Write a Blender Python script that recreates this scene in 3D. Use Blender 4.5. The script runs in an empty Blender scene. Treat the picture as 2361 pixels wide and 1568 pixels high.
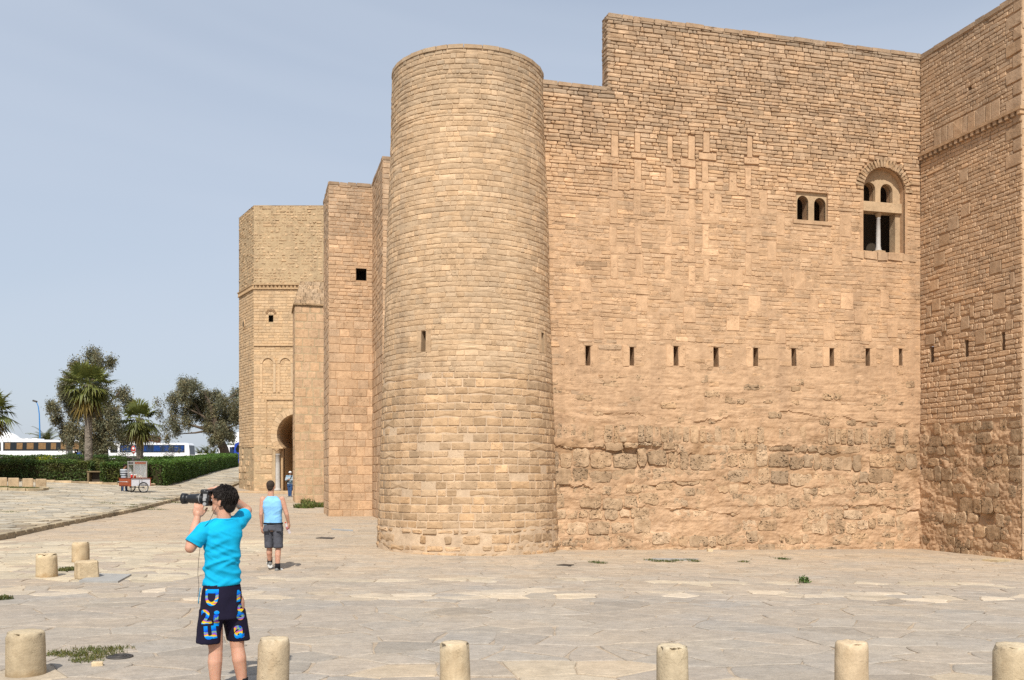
import bpy, bmesh, math, random
import numpy as np
from mathutils import Vector, Matrix, Quaternion
from mathutils.bvhtree import BVHTree

random.seed(7)
RNG = np.random.default_rng(11)
SC = bpy.context.scene
COL = SC.collection

# ------------------------------------------------------------------ camera
EYE = 1.8                       # eye height above the near paving
FOC = 2200.0                    # focal length measured on a 2361 px wide print
CX, HOR = 1180.5, 1090.0        # optical axis column, horizon row on that print
cam = bpy.data.cameras.new('camera')
cam_ob = bpy.data.objects.new('camera', cam)
COL.objects.link(cam_ob)
cam.sensor_fit = 'HORIZONTAL'
cam.sensor_width = 36.0
cam.lens = 36.0 * FOC / 2361.0
cam.shift_x = 0.0
cam.shift_y = (HOR - 784.0) / 2361.0
cam.clip_start = 0.1
cam.clip_end = 6000.0
cam_ob.location = (0, 0, EYE)
cam_ob.rotation_euler = (math.radians(90), 0, 0)
SC.camera = cam_ob

# ------------------------------------------------------------------ light
SUN_EL = math.radians(49)
SUN_DX = -0.035                 # the sun stands behind the viewer
sun = bpy.data.lights.new('sun', 'SUN')
sun.energy = 4.2
sun.angle = math.radians(0.8)
sun.color = (1.0, 0.955, 0.88)
sun_ob = bpy.data.objects.new('sun', sun)
COL.objects.link(sun_ob)
_h = Vector((-SUN_DX, 1.0, 0)).normalized()
_d = Vector((_h.x * math.cos(SUN_EL), _h.y * math.cos(SUN_EL), -math.sin(SUN_EL)))
sun_ob.rotation_euler = _d.to_track_quat('-Z', 'Y').to_euler()

W = bpy.data.worlds.new('World')
SC.world = W
W.use_nodes = True
nt = W.node_tree
nt.nodes.clear()
out = nt.nodes.new('ShaderNodeOutputWorld')
bg = nt.nodes.new('ShaderNodeBackground')
sky = nt.nodes.new('ShaderNodeTexSky')
sky.sky_type = 'NISHITA'
sky.sun_disc = False
sky.sun_elevation = SUN_EL
sky.sun_rotation = math.pi + math.atan2(-SUN_DX, 1.0) * -1.0
sky.air_density = 1.1
sky.dust_density = 1.6
sky.ozone_density = 1.4
tc = nt.nodes.new('ShaderNodeTexCoord')
mp = nt.nodes.new('ShaderNodeMapping')
mp.inputs['Scale'].default_value = (1.0, 1.0, 2.6)
mp.inputs['Rotation'].default_value = (0.25, 0.35, 0.0)
nz = nt.nodes.new('ShaderNodeTexNoise')
nz.inputs['Scale'].default_value = 0.9
nz.inputs['Detail'].default_value = 4.0
nz.inputs['Roughness'].default_value = 0.5
nz.inputs['Distortion'].default_value = 0.6
mr = nt.nodes.new('ShaderNodeMapRange')
mr.inputs['From Min'].default_value = 0.36
mr.inputs['From Max'].default_value = 0.66
mr.inputs['To Min'].default_value = 0.55
mr.inputs['To Max'].default_value = 0.93
mx = nt.nodes.new('ShaderNodeMix')
mx.data_type = 'RGBA'
mx.inputs['B'].default_value = (5.0, 5.6, 6.55, 1)     # thin high cloud
nt.links.new(tc.outputs['Generated'], mp.inputs['Vector'])
nt.links.new(mp.outputs['Vector'], nz.inputs['Vector'])
nt.links.new(nz.outputs['Fac'], mr.inputs['Value'])
nt.links.new(mr.outputs['Result'], mx.inputs['Factor'])
nt.links.new(sky.outputs['Color'], mx.inputs['A'])
nt.links.new(mx.outputs['Result'], bg.inputs['Color'])
bg.inputs['Strength'].default_value = 0.1
nt.links.new(bg.outputs['Background'], out.inputs['Surface'])

SC.view_settings.view_transform = 'Standard'
SC.view_settings.look = 'None'
SC.view_settings.exposure = 0.28
SC.view_settings.gamma = 1.0
SC.view_settings.use_curve_mapping = False
SC.render.engine = 'CYCLES'
SC.cycles.use_denoising = False
SC.cycles.max_bounces = 6
SC.cycles.transparent_max_bounces = 12

# ------------------------------------------------------------------ helpers
def world(px, py, Y):
    """measured print position + distance -> world point"""
    return ((px - CX) / FOC * Y, Y, EYE + (HOR - py) / FOC * Y)

def _hash(ix, iy, iz, seed):
    h = (ix.astype(np.int64) * 374761393 + iy.astype(np.int64) * 668265263 + iz.astype(np.int64) * 2147483647 + seed * 1274126177) & 0xffffffff
    h = ((h ^ (h >> 13)) * 1274126177) & 0xffffffff
    h = h ^ (h >> 16)
    return (h & 0xffff) / 65535.0

def vnoise(x, y, z=0.0, seed=0):
    x, y, z = np.broadcast_arrays(np.asarray(x, float), np.asarray(y, float), np.asarray(z, float))
    ix, iy, iz = np.floor(x), np.floor(y), np.floor(z)
    fx, fy, fz = x - ix, y - iy, z - iz
    fx, fy, fz = (f * f * (3 - 2 * f) for f in (fx, fy, fz))
    r = 0
    for dx in (0, 1):
        for dy in (0, 1):
            for dz in (0, 1):
                w = (fx if dx else 1 - fx) * (fy if dy else 1 - fy) * (fz if dz else 1 - fz)
                r = r + w * _hash(ix + dx, iy + dy, iz + dz, seed)
    return r * 2 - 1

def fbm(x, y, z=0.0, seed=0, oct=4, gain=0.5):
    a, s, t = 1.0, 0.0, 0.0
    f = 1.0
    for o in range(oct):
        s = s + a * vnoise(np.asarray(x) * f, np.asarray(y) * f, np.asarray(z) * f, seed + o * 17)
        t += a
        a *= gain
        f *= 2.03
    return s / t

def mesh_np(name, verts, quads=None, tris=None, smooth=False):
    me = bpy.data.meshes.new(name)
    verts = np.asarray(verts, np.float32).reshape(-1, 3)
    loops, starts, n = [], [], 0
    for arr, k in ((quads, 4), (tris, 3)):
        if arr is not None and len(arr):
            arr = np.asarray(arr, np.int32).reshape(-1, k)
            loops.append(arr.ravel())
            starts.append(n + np.arange(len(arr), dtype=np.int32) * k)
            n += arr.size
    loops = np.concatenate(loops)
    starts = np.concatenate(starts)
    me.vertices.add(len(verts))
    me.vertices.foreach_set('co', verts.ravel())
    me.loops.add(len(loops))
    me.loops.foreach_set('vertex_index', loops)
    me.polygons.add(len(starts))
    me.polygons.foreach_set('loop_start', starts)
    me.update(calc_edges=True)
    me.validate()
    me.polygons.foreach_set('use_smooth', np.full(len(me.polygons), smooth, dtype=bool))
    return me

def tint_attr(me, cols):
    a = me.color_attributes.new('tint', 'FLOAT_COLOR', 'POINT')
    c = np.ones((len(me.vertices), 4), np.float32)
    c[:, :3] = cols
    a.data.foreach_set('color', c.ravel())

def link(name, me, mat=None, parent=None, **props):
    o = bpy.data.objects.new(name, me)
    COL.objects.link(o)
    if parent is not None:
        o.parent = parent
        o.matrix_parent_inverse = PINV.get(parent.name, Matrix())
    if mat is not None and me is not None:
        if len(me.materials) == 0:
            me.materials.append(mat)
    for k, v in props.items():
        o[k] = v
    return o

PINV = {}
def empty(name, loc=(0, 0, 0), rz=0.0, parent=None, **props):
    """an Empty at a thing's base; children are built in world space"""
    o = bpy.data.objects.new(name, None)
    COL.objects.link(o)
    o.location = loc
    o.rotation_euler = (0, 0, rz)
    o.empty_display_size = 0.2
    m = Matrix.Translation(Vector(loc)) @ Matrix.Rotation(rz, 4, 'Z')
    PINV[o.name] = m.inverted()
    if parent is not None:
        o.parent = parent
    for k, v in props.items():
        o[k] = v
    return o

class MB:
    """collects simple solids into one mesh"""
    def __init__(s):
        s.v, s.f, s.sm = [], [], []
    def add(s, vs, fs, smooth=False):
        b = len(s.v)
        s.v += [tuple(v) for v in vs]
        s.f += [tuple(i + b for i in f) for f in fs]
        s.sm += [smooth] * len(fs)
        return s
    def box(s, c, d, rz=0.0, bev=0.0, M=None):
        hx, hy, hz = d[0] / 2, d[1] / 2, d[2] / 2
        if bev <= 0:
            vs = [(x * hx, y * hy, z * hz) for z in (-1, 1) for y in (-1, 1) for x in (-1, 1)]
            fs = [(0, 2, 3, 1), (4, 5, 7, 6), (0, 1, 5, 4), (2, 6, 7, 3), (0, 4, 6, 2), (1, 3, 7, 5)]
        else:
            bm = bmesh.new()
            bmesh.ops.create_cube(bm, size=1.0)
            for v in bm.verts:
                v.co = Vector((v.co.x * d[0], v.co.y * d[1], v.co.z * d[2]))
            bmesh.ops.bevel(bm, geom=bm.edges[:], offset=bev, segments=2, affect='EDGES', profile=0.5)
            bm.verts.index_update()
            vs = [v.co.copy() for v in bm.verts]
            fs = [[v.index for v in f.verts] for f in bm.faces]
            bm.free()
        R = Matrix.Translation(Vector(c)) @ Matrix.Rotation(rz, 4, 'Z')
        if M is not None:
            R = Matrix.Translation(Vector(c)) @ M
        return s.add([R @ Vector(v) for v in vs], fs)
    def tube(s, pts, rad, n=10, cap=True, smooth=True):
        pts = [Vector(p) for p in pts]
        if not hasattr(rad, '__len__'):
            rad = [rad] * len(pts)
        vs, fs = [], []
        up = Vector((0, 0, 1))
        prev = None
        for i, p in enumerate(pts):
            d = (pts[min(i + 1, len(pts) - 1)] - pts[max(i - 1, 0)])
            d = d.normalized() if d.length > 1e-9 else Vector((0, 0, 1))
            if prev is None:
                a = d.cross(up) if abs(d.z) < 0.95 else d.cross(Vector((1, 0, 0)))
            else:
                a = prev - d * prev.dot(d)
            a.normalize()
            prev = a
            b = d.cross(a)
            for k in range(n):
                t = 2 * math.pi * k / n
                vs.append(p + (a * math.cos(t) + b * math.sin(t)) * rad[i])
        for i in range(len(pts) - 1):
            for k in range(n):
                fs.append((i * n + k, i * n + (k + 1) % n, (i + 1) * n + (k + 1) % n, (i + 1) * n + k))
        s.add(vs, fs, smooth)
        if cap:
            b = len(s.v) - len(vs)
            s.f.append(tuple(b + k for k in range(n))[::-1]); s.sm.append(False)
            s.f.append(tuple(b + (len(pts) - 1) * n + k for k in range(n))); s.sm.append(False)
        return s
    def lathe(s, c, prof, n=24, smooth=True, jit=None):
        """prof: list of (r, z)"""
        vs, fs = [], []
        for (r, z) in prof:
            for k in range(n):
                t = 2 * math.pi * k / n
                rr, zz = r, z
                if jit:
                    rr, zz = jit(r, z, t)
                vs.append((c[0] + rr * math.cos(t), c[1] + rr * math.sin(t), c[2] + zz))
        for i in range(len(prof) - 1):
            for k in range(n):
                fs.append((i * n + k, i * n + (k + 1) % n, (i + 1) * n + (k + 1) % n, (i + 1) * n + k))
        s.add(vs, fs, smooth)
        b = len(s.v) - len(vs)
        s.f.append(tuple(b + k for k in range(n))[::-1]); s.sm.append(False)
        s.f.append(tuple(b + (len(prof) - 1) * n + k for k in range(n))); s.sm.append(False)
        return s
    def prism(s, poly, fmap, d0, d1, smooth=False):
        """poly in 2-d (u,v), extruded from depth d0 to d1 through fmap(u,v,d)"""
        n = len(poly)
        vs = [fmap(u, v, d0) for u, v in poly] + [fmap(u, v, d1) for u, v in poly]
        fs = [tuple(range(n))[::-1], tuple(range(n, 2 * n))]
        fs += [(i, (i + 1) % n, n + (i + 1) % n, n + i) for i in range(n)]
        return s.add(vs, fs, smooth)
    def mesh(s, name):
        me = bpy.data.meshes.new(name)
        me.from_pydata([tuple(v) for v in s.v], [], s.f)
        me.polygons.foreach_set('use_smooth', s.sm)
        me.update()
        return me
    def build(s, name, mat, parent=None, **props):
        me = s.mesh(name)
        bm = bmesh.new(); bm.from_mesh(me)
        bmesh.ops.recalc_face_normals(bm, faces=bm.faces)
        bm.to_mesh(me); bm.free()
        return link(name, me, mat, parent, **props)

# ------------------------------------------------------------------ materials
class NT:
    def __init__(s, name):
        s.m = bpy.data.materials.new(name)
        s.m.use_nodes = True
        s.t = s.m.node_tree
        s.b = s.t.nodes['Principled BSDF']
    def n(s, typ, **kw):
        nd = s.t.nodes.new('ShaderNode' + typ)
        for k, v in kw.items():
            if k in nd.inputs:
                nd.inputs[k].default_value = v
            else:
                setattr(nd, k, v)
        return nd
    def l(s, a, b):
        s.t.links.new(a, b)
    def noise(s, scale, detail=4.0, rough=0.55, vec=None, dist=0.0):
        nd = s.n('TexNoise')
        nd.inputs['Scale'].default_value = scale
        nd.inputs['Detail'].default_value = detail
        nd.inputs['Roughness'].default_value = rough
        nd.inputs['Distortion'].default_value = dist
        if vec is not None:
            s.l(vec, nd.inputs['Vector'])
        return nd
    def ramp(s, fac, stops):
        r = s.n('ValToRGB')
        e = r.color_ramp.elements
        while len(e) < len(stops):
            e.new(0.5)
        for i, (p, c) in enumerate(stops):
            e[i].position = p
            e[i].color = (c[0], c[1], c[2], 1) if hasattr(c, '__len__') else (c, c, c, 1)
        s.l(fac, r.inputs['Fac'])
        return r.outputs['Color']
    def mul(s, a, b, fac=1.0, mode='MULTIPLY'):
        m = s.n('Mix')
        m.data_type = 'RGBA'
        m.blend_type = mode
        if hasattr(fac, 'is_linked'):
            s.l(fac, m.inputs['Factor'])
        else:
            m.inputs['Factor'].default_value = fac
        for sock, v in (('A', a), ('B', b)):
            if hasattr(v, '__len__'):
                m.inputs[sock].default_value = (v[0], v[1], v[2], 1)
            else:
                s.l(v, m.inputs[sock])
        return m.outputs['Result']
    def math(s, op, a, b=0.0, clamp=False):
        m = s.n('Math')
        m.operation = op
        m.use_clamp = clamp
        for i, v in enumerate((a, b)):
            if isinstance(v, (int, float)):
                m.inputs[i].default_value = v
            else:
                s.l(v, m.inputs[i])
        return m.outputs['Value']
    def bump(s, h, strength=0.4, dist=0.01, prev=None):
        b = s.n('Bump')
        b.inputs['Strength'].default_value = strength
        b.inputs['Distance'].default_value = dist
        s.l(h, b.inputs['Height'])
        if prev is not None:
            s.l(prev, b.inputs['Normal'])
        return b.outputs['Normal']
    def objco(s, scale=(1, 1, 1)):
        g = s.n('NewGeometry')
        m = s.n('Mapping')
        m.inputs['Scale'].default_value = scale
        s.l(g.outputs['Position'], m.inputs['Vector'])
        return m.outputs['Vector']
    def done(s, col=None, rough=0.85, normal=None, spec=0.25, metal=0.0):
        if col is not None:
            if hasattr(col, '__len__'):
                s.b.inputs['Base Color'].default_value = (col[0], col[1], col[2], 1)
            else:
                s.l(col, s.b.inputs['Base Color'])
        if isinstance(rough, (int, float)):
            s.b.inputs['Roughness'].default_value = rough
        else:
            s.l(rough, s.b.inputs['Roughness'])
        s.b.inputs['Specular IOR Level'].default_value = spec
        s.b.inputs['Metallic'].default_value = metal
        if normal is not None:
            s.l(normal, s.b.inputs['Normal'])
        return s.m

def plain(name, col, rough=0.6, spec=0.3, metal=0.0, var=0.12, vs=8.0, bump=0.0, bs=60.0):
    t = NT(name)
    v = t.objco()
    n = t.noise(vs, 4, 0.6, v)
    c = t.mul(col, t.ramp(n.outputs['Fac'], [(0.25, 1 - var), (0.75, 1 + var * 0.6)]))
    nrm = None
    if bump:
        nrm = t.bump(t.noise(bs, 3, 0.6, v).outputs['Fac'], bump, 0.01)
    return t.done(c, rough, nrm, spec, metal)

def stone_mat(name, base, pit=0.5, stain=0.35, bump=0.55, vary=0.22, pitscale=14.0, use_tint=True, streak=0.14, pitlo=0.50):
    """weathered sandstone: grain, small pits, blotches, faint stains"""
    t = NT(name)
    v = t.objco()
    big = t.noise(0.9, 4, 0.6, v)
    mid = t.noise(6.0, 5, 0.62, v)
    fine = t.noise(55.0, 4, 0.65, v)
    c = t.mul(base, t.ramp(mid.outputs['Fac'], [(0.28, (1 - vary, 1 - vary * 1.08, 1 - vary * 1.2)), (0.72, (1 + vary * 0.55,) * 3)]))
    c = t.mul(c, t.ramp(big.outputs['Fac'], [(0.3, (1 - stain, 1 - stain, 1 - stain * 0.96)), (0.55, (1, 1, 1))]))
    c = t.mul(c, t.ramp(fine.outputs['Fac'], [(0.25, 0.86), (0.75, 1.1)]))
    wv = t.objco((1.0, 1.0, 1.8))
    vo = t.noise(pitscale, 5, 0.68, wv, 0.9)
    pitmask = t.noise(2.6, 3, 0.6, v)
    pm = t.ramp(pitmask.outputs['Fac'], [(pitlo, 0.0), (pitlo + 0.14, 1.0)])
    pd = t.ramp(vo.outputs['Fac'], [(0.33, 1.0), (0.43, 0.0)])
    pits = t.mul(pm, pd)
    pf = t.math('MULTIPLY', pits, pit)
    c = t.mul(c, t.mul(c, (0.52, 0.44, 0.36)), pf, 'MIX')
    sv = t.objco((1.0, 1.0, 0.1))
    st = t.noise(2.2, 4, 0.65, sv)
    c = t.mul(c, t.ramp(st.outputs['Fac'], [(0.30, (1 - streak, 1 - streak, 1 - streak * 0.9)), (0.50, (1, 1, 1)), (0.70, (1 + streak * 0.25,) * 3)]))
    if use_tint:
        a = t.n('Attribute')
        a.attribute_name = 'tint'
        c = t.mul(c, a.outputs['Color'])
    n1 = t.bump(mid.outputs['Fac'], bump, 0.03)
    n2 = t.bump(fine.outputs['Fac'], bump, 0.008, n1)
    inv = t.math('SUBTRACT', 1.0, pits)
    n3 = t.bump(inv, bump * 1.3, 0.03, n2)
    return t.done(c, 0.92, n3, 0.12)
# ================================================================== ground
def kerb_x(y):
    return -13.8 - 0.1523 * (y - 25.7)

_cp = [(-8, -15, 0), (8, -15, 0), (-5, 4, 0), (0, 5, 0), (6, 5, 0), (-3, 8, 0.0), (3, 8, 0), (8, 8, -0.02),
       (-4.6, 18.1, -0.06), (-8, 16.5, 0), (-8.7, 19, 0.01), (-3.4, 24.5, 0.04), (1.3, 23.2, -0.08), (11, 25.8, -0.25),
       (11.95, 22.3, -0.25), (3, 15, -0.08), (9, 14, -0.14), (-6.8, 39.5, 0.0), (-11.1, 52, 0.145), (-13.7, 59, 0.3),
       (-17.4, 66, 0.5), (-13.8, 25.7, 0.0), (-16.3, 39.9, 0.15), (-17.7, 51.3, 0.4), (-21.4, 54, 0.57), (-28.5, 64, 0.98),
       (-34, 64, 1.2), (-27, 52, 0.8), (-26.5, 85, 1.6), (-32.5, 110, 2.43), (-51, 134, 2.78), (-40, 134, 2.78), (-70, 125, 2.7),
       (-30, 140, 2.9), (-70, 70, 1.6), (-20, 30, 0.2), (0, 60, 0.3), (20, 60, 0.2), (20, 120, 1.5), (25, 25, -0.3), (-30, 10, 0.1),
       (-80, 30, 0.8), (-80, 160, 3.1), (-20, 165, 3.1), (20, 165, 2.6), (-35, 35, 0.45)]
_P = np.array(_cp, float)
def _U(r2):
    return 0.5 * r2 * np.log(r2 + 1e-9)
_n = len(_P)
_K = _U(((_P[:, None, :2] - _P[None, :, :2]) ** 2).sum(-1)) + np.eye(_n) * 6.0
_A = np.zeros((_n + 3, _n + 3))
_A[:_n, :_n] = _K
_A[:_n, _n] = 1
_A[:_n, _n + 1:] = _P[:, :2]
_A[_n, :_n] = 1
_A[_n + 1:, :_n] = _P[:, :2].T
_W = np.linalg.solve(_A, np.concatenate([_P[:, 2], np.zeros(3)]))
def gz(x, y):
    """height of the lower paving"""
    x = np.clip(np.asarray(x, float), -85, 28)
    y = np.clip(np.asarray(y, float), -14, 168)
    sh = np.broadcast(x, y).shape
    x, y = (np.broadcast_to(a, sh).ravel() for a in (x, y))
    res = np.empty(len(x))
    for i in range(0, len(x), 60000):
        xs, ys = x[i:i + 60000], y[i:i + 60000]
        r2 = (xs[:, None] - _P[None, :, 0]) ** 2 + (ys[:, None] - _P[None, :, 1]) ** 2
        res[i:i + 60000] = _U(r2) @ _W[:_n] + _W[_n] + _W[_n + 1] * xs + _W[_n + 2] * ys
    return res.reshape(sh)
def gzf(x, y):
    return float(gz(np.array([x]), np.array([y]))[0])
def pz(x, y):
    """height of the upper plaza beyond the kerb"""
    return gz(x, y) + 0.12
def pzf(x, y):
    return gzf(x, y) + 0.12
def top_z(x, y):
    return pzf(x, y) if x < kerb_x(y) else gzf(x, y)

# --- materials
def paving_mat(name, base, vary, joint=False):
    t = NT(name)
    v = t.objco()
    n1 = t.noise(0.55, 5, 0.6, v)
    n2 = t.noise(5.0, 5, 0.65, v)
    n3 = t.noise(42.0, 4, 0.65, v)
    vs = t.objco((1.0, 4.0, 1.0))
    n4 = t.noise(9.0, 4, 0.6, vs, 0.8)
    c = t.mul(base, t.ramp(n1.outputs['Fac'], [(0.3, (0.90, 0.91, 0.94)), (0.7, (1.07, 1.02, 0.95))]))
    c = t.mul(c, t.ramp(n2.outputs['Fac'], [(0.25, 1 - vary), (0.75, 1 + vary * 0.6)]))
    c = t.mul(c, t.ramp(n3.outputs['Fac'], [(0.25, 0.80), (0.78, 1.15)]))
    c = t.mul(c, t.ramp(n4.outputs['Fac'], [(0.3, 0.84), (0.65, 1.08)]))
    if not joint:
        a = t.n('Attribute'); a.attribute_name = 'tint'
        c = t.mul(c, a.outputs['Color'])
    spots = t.n('TexVoronoi'); spots.inputs['Scale'].default_value = 7.0
    t.l(v, spots.inputs['Vector'])
    sp = t.ramp(spots.outputs['Distance'], [(0.03, 0.62), (0.09, 1.0)])
    c = t.mul(c, sp)
    nb = t.bump(n2.outputs['Fac'], 0.35, 0.02)
    nb = t.bump(n4.outputs['Fac'], 0.4, 0.012, nb)
    nb = t.bump(n3.outputs['Fac'], 0.4, 0.006, nb)
    return t.done(c, 0.86, nb, 0.2)

M_FLAG = paving_mat('flagstone', (0.395, 0.342, 0.276), 0.2)
M_JOINT = paving_mat('paving_mortar', (0.43, 0.35, 0.262), 0.25, True)
M_PLAZA = paving_mat('plaza_stone', (0.43, 0.38, 0.295), 0.22)
M_PJOINT = paving_mat('plaza_joint', (0.30, 0.24, 0.17), 0.3, True)
M_KERB = stone_mat('kerb_stone', (0.40, 0.33, 0.23), pit=0.3, use_tint=True)

# --- one sheet to the horizon
def axis(segs):
    a = []
    for s0, s1, st in segs:
        a += list(np.arange(s0, s1, st))
    a.append(segs[-1][1])
    return np.array(a)
gx = axis([(-3000, -400, 650), (-400, -90, 60), (-90, -24, 3.0), (-24, 16, 0.8), (16, 40, 3), (40, 400, 60), (400, 3000, 650)])
gy = axis([(-300, -20, 70), (-20, 4, 3), (4, 30, 0.6), (30, 75, 1.2), (75, 180, 4), (180, 600, 70), (600, 3500, 580)])
GX, GY = np.meshgrid(gx, gy)
GZ = gz(GX, GY) - 0.006
GZ = GZ + 0.006 * fbm(GX * 1.3, GY * 1.3, 0, 5) * (np.abs(GX) < 30) - 0.10 * ((GX < kerb_x(GY) - 0.5) & (GY < 118) & (GX > -80))
ny, nx = GX.shape
idx = np.arange(ny * nx).reshape(ny, nx)
q = np.stack([idx[:-1, :-1], idx[:-1, 1:], idx[1:, 1:], idx[1:, :-1]], -1).reshape(-1, 4)
ground = link('ground', mesh_np('ground', np.stack([GX, GY, GZ], -1).reshape(-1, 3), q, smooth=True), M_JOINT, kind='structure')

# upper plaza sheet (its edge is held by the kerb)
py_ = axis([(6, 24, 1.5), (24, 70, 0.8), (70, 118, 3)])
pt_ = np.concatenate([np.array([0.0, 0.25]), np.arange(0.8, 12, 0.8), np.arange(12, 46, 2.5)])
PT, PY = np.meshgrid(pt_, py_)
PX = kerb_x(PY) - PT
PZ = pz(PX, PY) - 0.012 + 0.008 * fbm(PX * 1.1, PY * 1.1, 0, 8)
ny, nx = PX.shape
idx = np.arange(ny * nx).reshape(ny, nx)
q = np.stack([idx[:-1, :-1], idx[1:, :-1], idx[1:, 1:], idx[:-1, 1:]], -1).reshape(-1, 4)
plaza = link('upper_plaza', mesh_np('upper_plaza', np.stack([PX, PY, PZ], -1).reshape(-1, 3), q, smooth=True), M_PJOINT, kind='structure')

# --- irregular flagstones: cells clipped from jittered seeds
def clip_poly(poly, mx_, my_, nx_, ny_):
    outp = []
    n = len(poly)
    for i in range(n):
        a, b = poly[i], poly[(i + 1) % n]
        da = (a[0] - mx_) * nx_ + (a[1] - my_) * ny_
        db = (b[0] - mx_) * nx_ + (b[1] - my_) * ny_
        if da <= 0:
            outp.append(a)
        if (da < 0 < db) or (db < 0 < da):
            k = da / (da - db)
            outp.append((a[0] + (b[0] - a[0]) * k, a[1] + (b[1] - a[1]) * k))
    return outp

def cells(x0, x1, y0, y1, sx, sy, jit, inside, rnd, joint):
    """stretched Voronoi cells -> list of (polygon, centre)"""
    nx_, ny_ = int((x1 - x0) / sx) + 1, int((y1 - y0) / sy) + 1
    S = {}
    for i in range(-2, nx_ + 2):
        for j in range(-2, ny_ + 2):
            off = 0.5 if j % 2 else 0.0
            S[i, j] = (x0 + (i + off + rnd.uniform(-jit, jit)) * sx, y0 + (j + rnd.uniform(-jit, jit)) * sy)
    res = []
    for i in range(nx_):
        for j in range(ny_):
            p = S[i, j]
            if not inside(*p):
                continue
            poly = [(p[0] - 2.2 * sx, p[1] - 2.2 * sy), (p[0] + 2.2 * sx, p[1] - 2.2 * sy), (p[0] + 2.2 * sx, p[1] + 2.2 * sy), (p[0] - 2.2 * sx, p[1] + 2.2 * sy)]
            nb = sorted((((S[i + a, j + b][0] - p[0]) / sx) ** 2 + ((S[i + a, j + b][1] - p[1]) / sy) ** 2, a, b)
                        for a in (-2, -1, 0, 1, 2) for b in (-2, -1, 0, 1, 2) if (a or b))
            for d2, a, b in nb[:14]:
                o = S[i + a, j + b]
                # clip in stretched space so stones keep their aspect
                mxp, myp = (o[0] + p[0]) / 2, (o[1] + p[1]) / 2
                nxv, nyv = (o[0] - p[0]) / sx ** 2, (o[1] - p[1]) / sy ** 2
                L = math.hypot(nxv, nyv)
                nxv, nyv = nxv / L, nyv / L
                g = joint * rnd.uniform(0.5, 1.6)
                poly = clip_poly(poly, mxp - nxv * g, myp - nyv * g, nxv, nyv)
                if len(poly) < 3:
                    break
            if len(poly) >= 3:
                res.append((poly, p))
    return res

def stone_slab(poly, zf, h, cham, rnd, rough=0.02):
    """one flag: broken outline, chamfered rim, slightly dished top -> verts, faces"""
    pts = []
    n = len(poly)
    for i in range(n):
        a, b = poly[i], poly[(i + 1) % n]
        L = math.hypot(b[0] - a[0], b[1] - a[1])
        if L < 0.03:
            continue
        k = 2 if L > 0.3 else 1
        for s in range(k):
            t = s / k if s == 0 else s / k + rnd.uniform(-0.15, 0.15)
            e = rough * min(1, L * 2)
            pts.append((a[0] + (b[0] - a[0]) * t + rnd.uniform(-e, e), a[1] + (b[1] - a[1]) * t + rnd.uniform(-e, e)))
    n = len(pts)
    if n < 3:
        return None
    cx_, cy_ = sum(p[0] for p in pts) / n, sum(p[1] for p in pts) / n
    tx, ty = rnd.uniform(-1, 1) * 0.006, rnd.uniform(-1, 1) * 0.006
    dz = rnd.uniform(-0.4, 0.6) * h * 0.35
    vs = []
    for ring in range(3):
        for (x, y) in pts:
            dx, dy = cx_ - x, cy_ - y
            L = math.hypot(dx, dy) + 1e-6
            c = 0 if ring < 2 else min(cham * rnd.uniform(0.7, 1.6), L * 0.4)
            x2, y2 = x + dx / L * c, y + dy / L * c
            lift = (-0.05, h - cham * 0.6, h)[ring] + dz + tx * dx + ty * dy
            vs.append([x2, y2, lift])
    vs.append([cx_, cy_, h + dz + rnd.uniform(-0.002, 0.003)])
    fs = []
    for r in range(2):
        for i in range(n):
            fs.append((r * n + i, r * n + (i + 1) % n, (r + 1) * n + (i + 1) % n, (r + 1) * n + i))
    ft = [(2 * n + i, 2 * n + (i + 1) % n, 3 * n) for i in range(n)]
    return vs, fs, ft, (cx_, cy_)

def in_view(x, y, z, pad=40):
    if y < 3:
        return False
    px = CX + x / y * FOC
    py = HOR - (z - EYE) / y * FOC
    return -pad < px < 2361 + pad and -pad < py < 1568 + pad

def lay_stones(cs, zfun, h, cham, rnd, tintf, mat, parent, name, n_single, rough=0.02):
    slabs = []
    for poly, c in cs:
        s = stone_slab(poly, zfun, h, cham, rnd, rough)
        if s:
            slabs.append(s)
    allxy = np.array([v[:2] for s in slabs for v in s[0]])
    zz = zfun(allxy[:, 0], allxy[:, 1])
    k = 0
    data = []
    for vs, fs, ft, c in slabs:
        n = len(vs)
        V = np.array(vs)
        V[:, 2] += zz[k:k + n]
        k += n
        A = (V[:, 0].max() - V[:, 0].min()) * (V[:, 1].max() - V[:, 1].min())
        vis = in_view(c[0], c[1], V[-1, 2], -10)
        data.append((A / max(c[1], 3) ** 3 if vis else 0.0, V, fs, ft, c))
    order = sorted(range(len(data)), key=lambda i: -data[i][0])
    single = set(i for i in order[:n_single] if data[i][0] > 0)
    VV, QQ, TT, CC, b = [], [], [], [], 0
    for i, (sc, V, fs, ft, c) in enumerate(data):
        col = np.array(tintf(c[0], c[1], rnd))
        if i in single:
            me = mesh_np(name, V, fs, ft)
            tint_attr(me, col)
            link(name, me, mat, parent)
        else:
            VV.append(V); QQ.append(np.array(fs) + b); TT.append(np.array(ft) + b)
            CC.append(np.tile(col, (len(V), 1))); b += len(V)
    me = mesh_np(name + '_field', np.concatenate(VV), np.concatenate(QQ), np.concatenate(TT))
    tint_attr(me, np.concatenate(CC))
    link(name + '_field', me, mat, parent, kind='stuff')

def lower_ok(x, y):
    if x < kerb_x(y) + 0.35:
        return False
    if y > 24 and x > -1.5:
        return False
    wall = 22.95 + 0.265 * x
    if x > -1 and y > wall - 0.1:
        return False
    if (x + 0.98) ** 2 + (y - 23.98) ** 2 < 2.2 ** 2:
        return False
    if y > 26 and x > -1.6 - 0.27 * (y - 24):
        return False
    return in_view(x, y, 0.0, 260)

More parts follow.
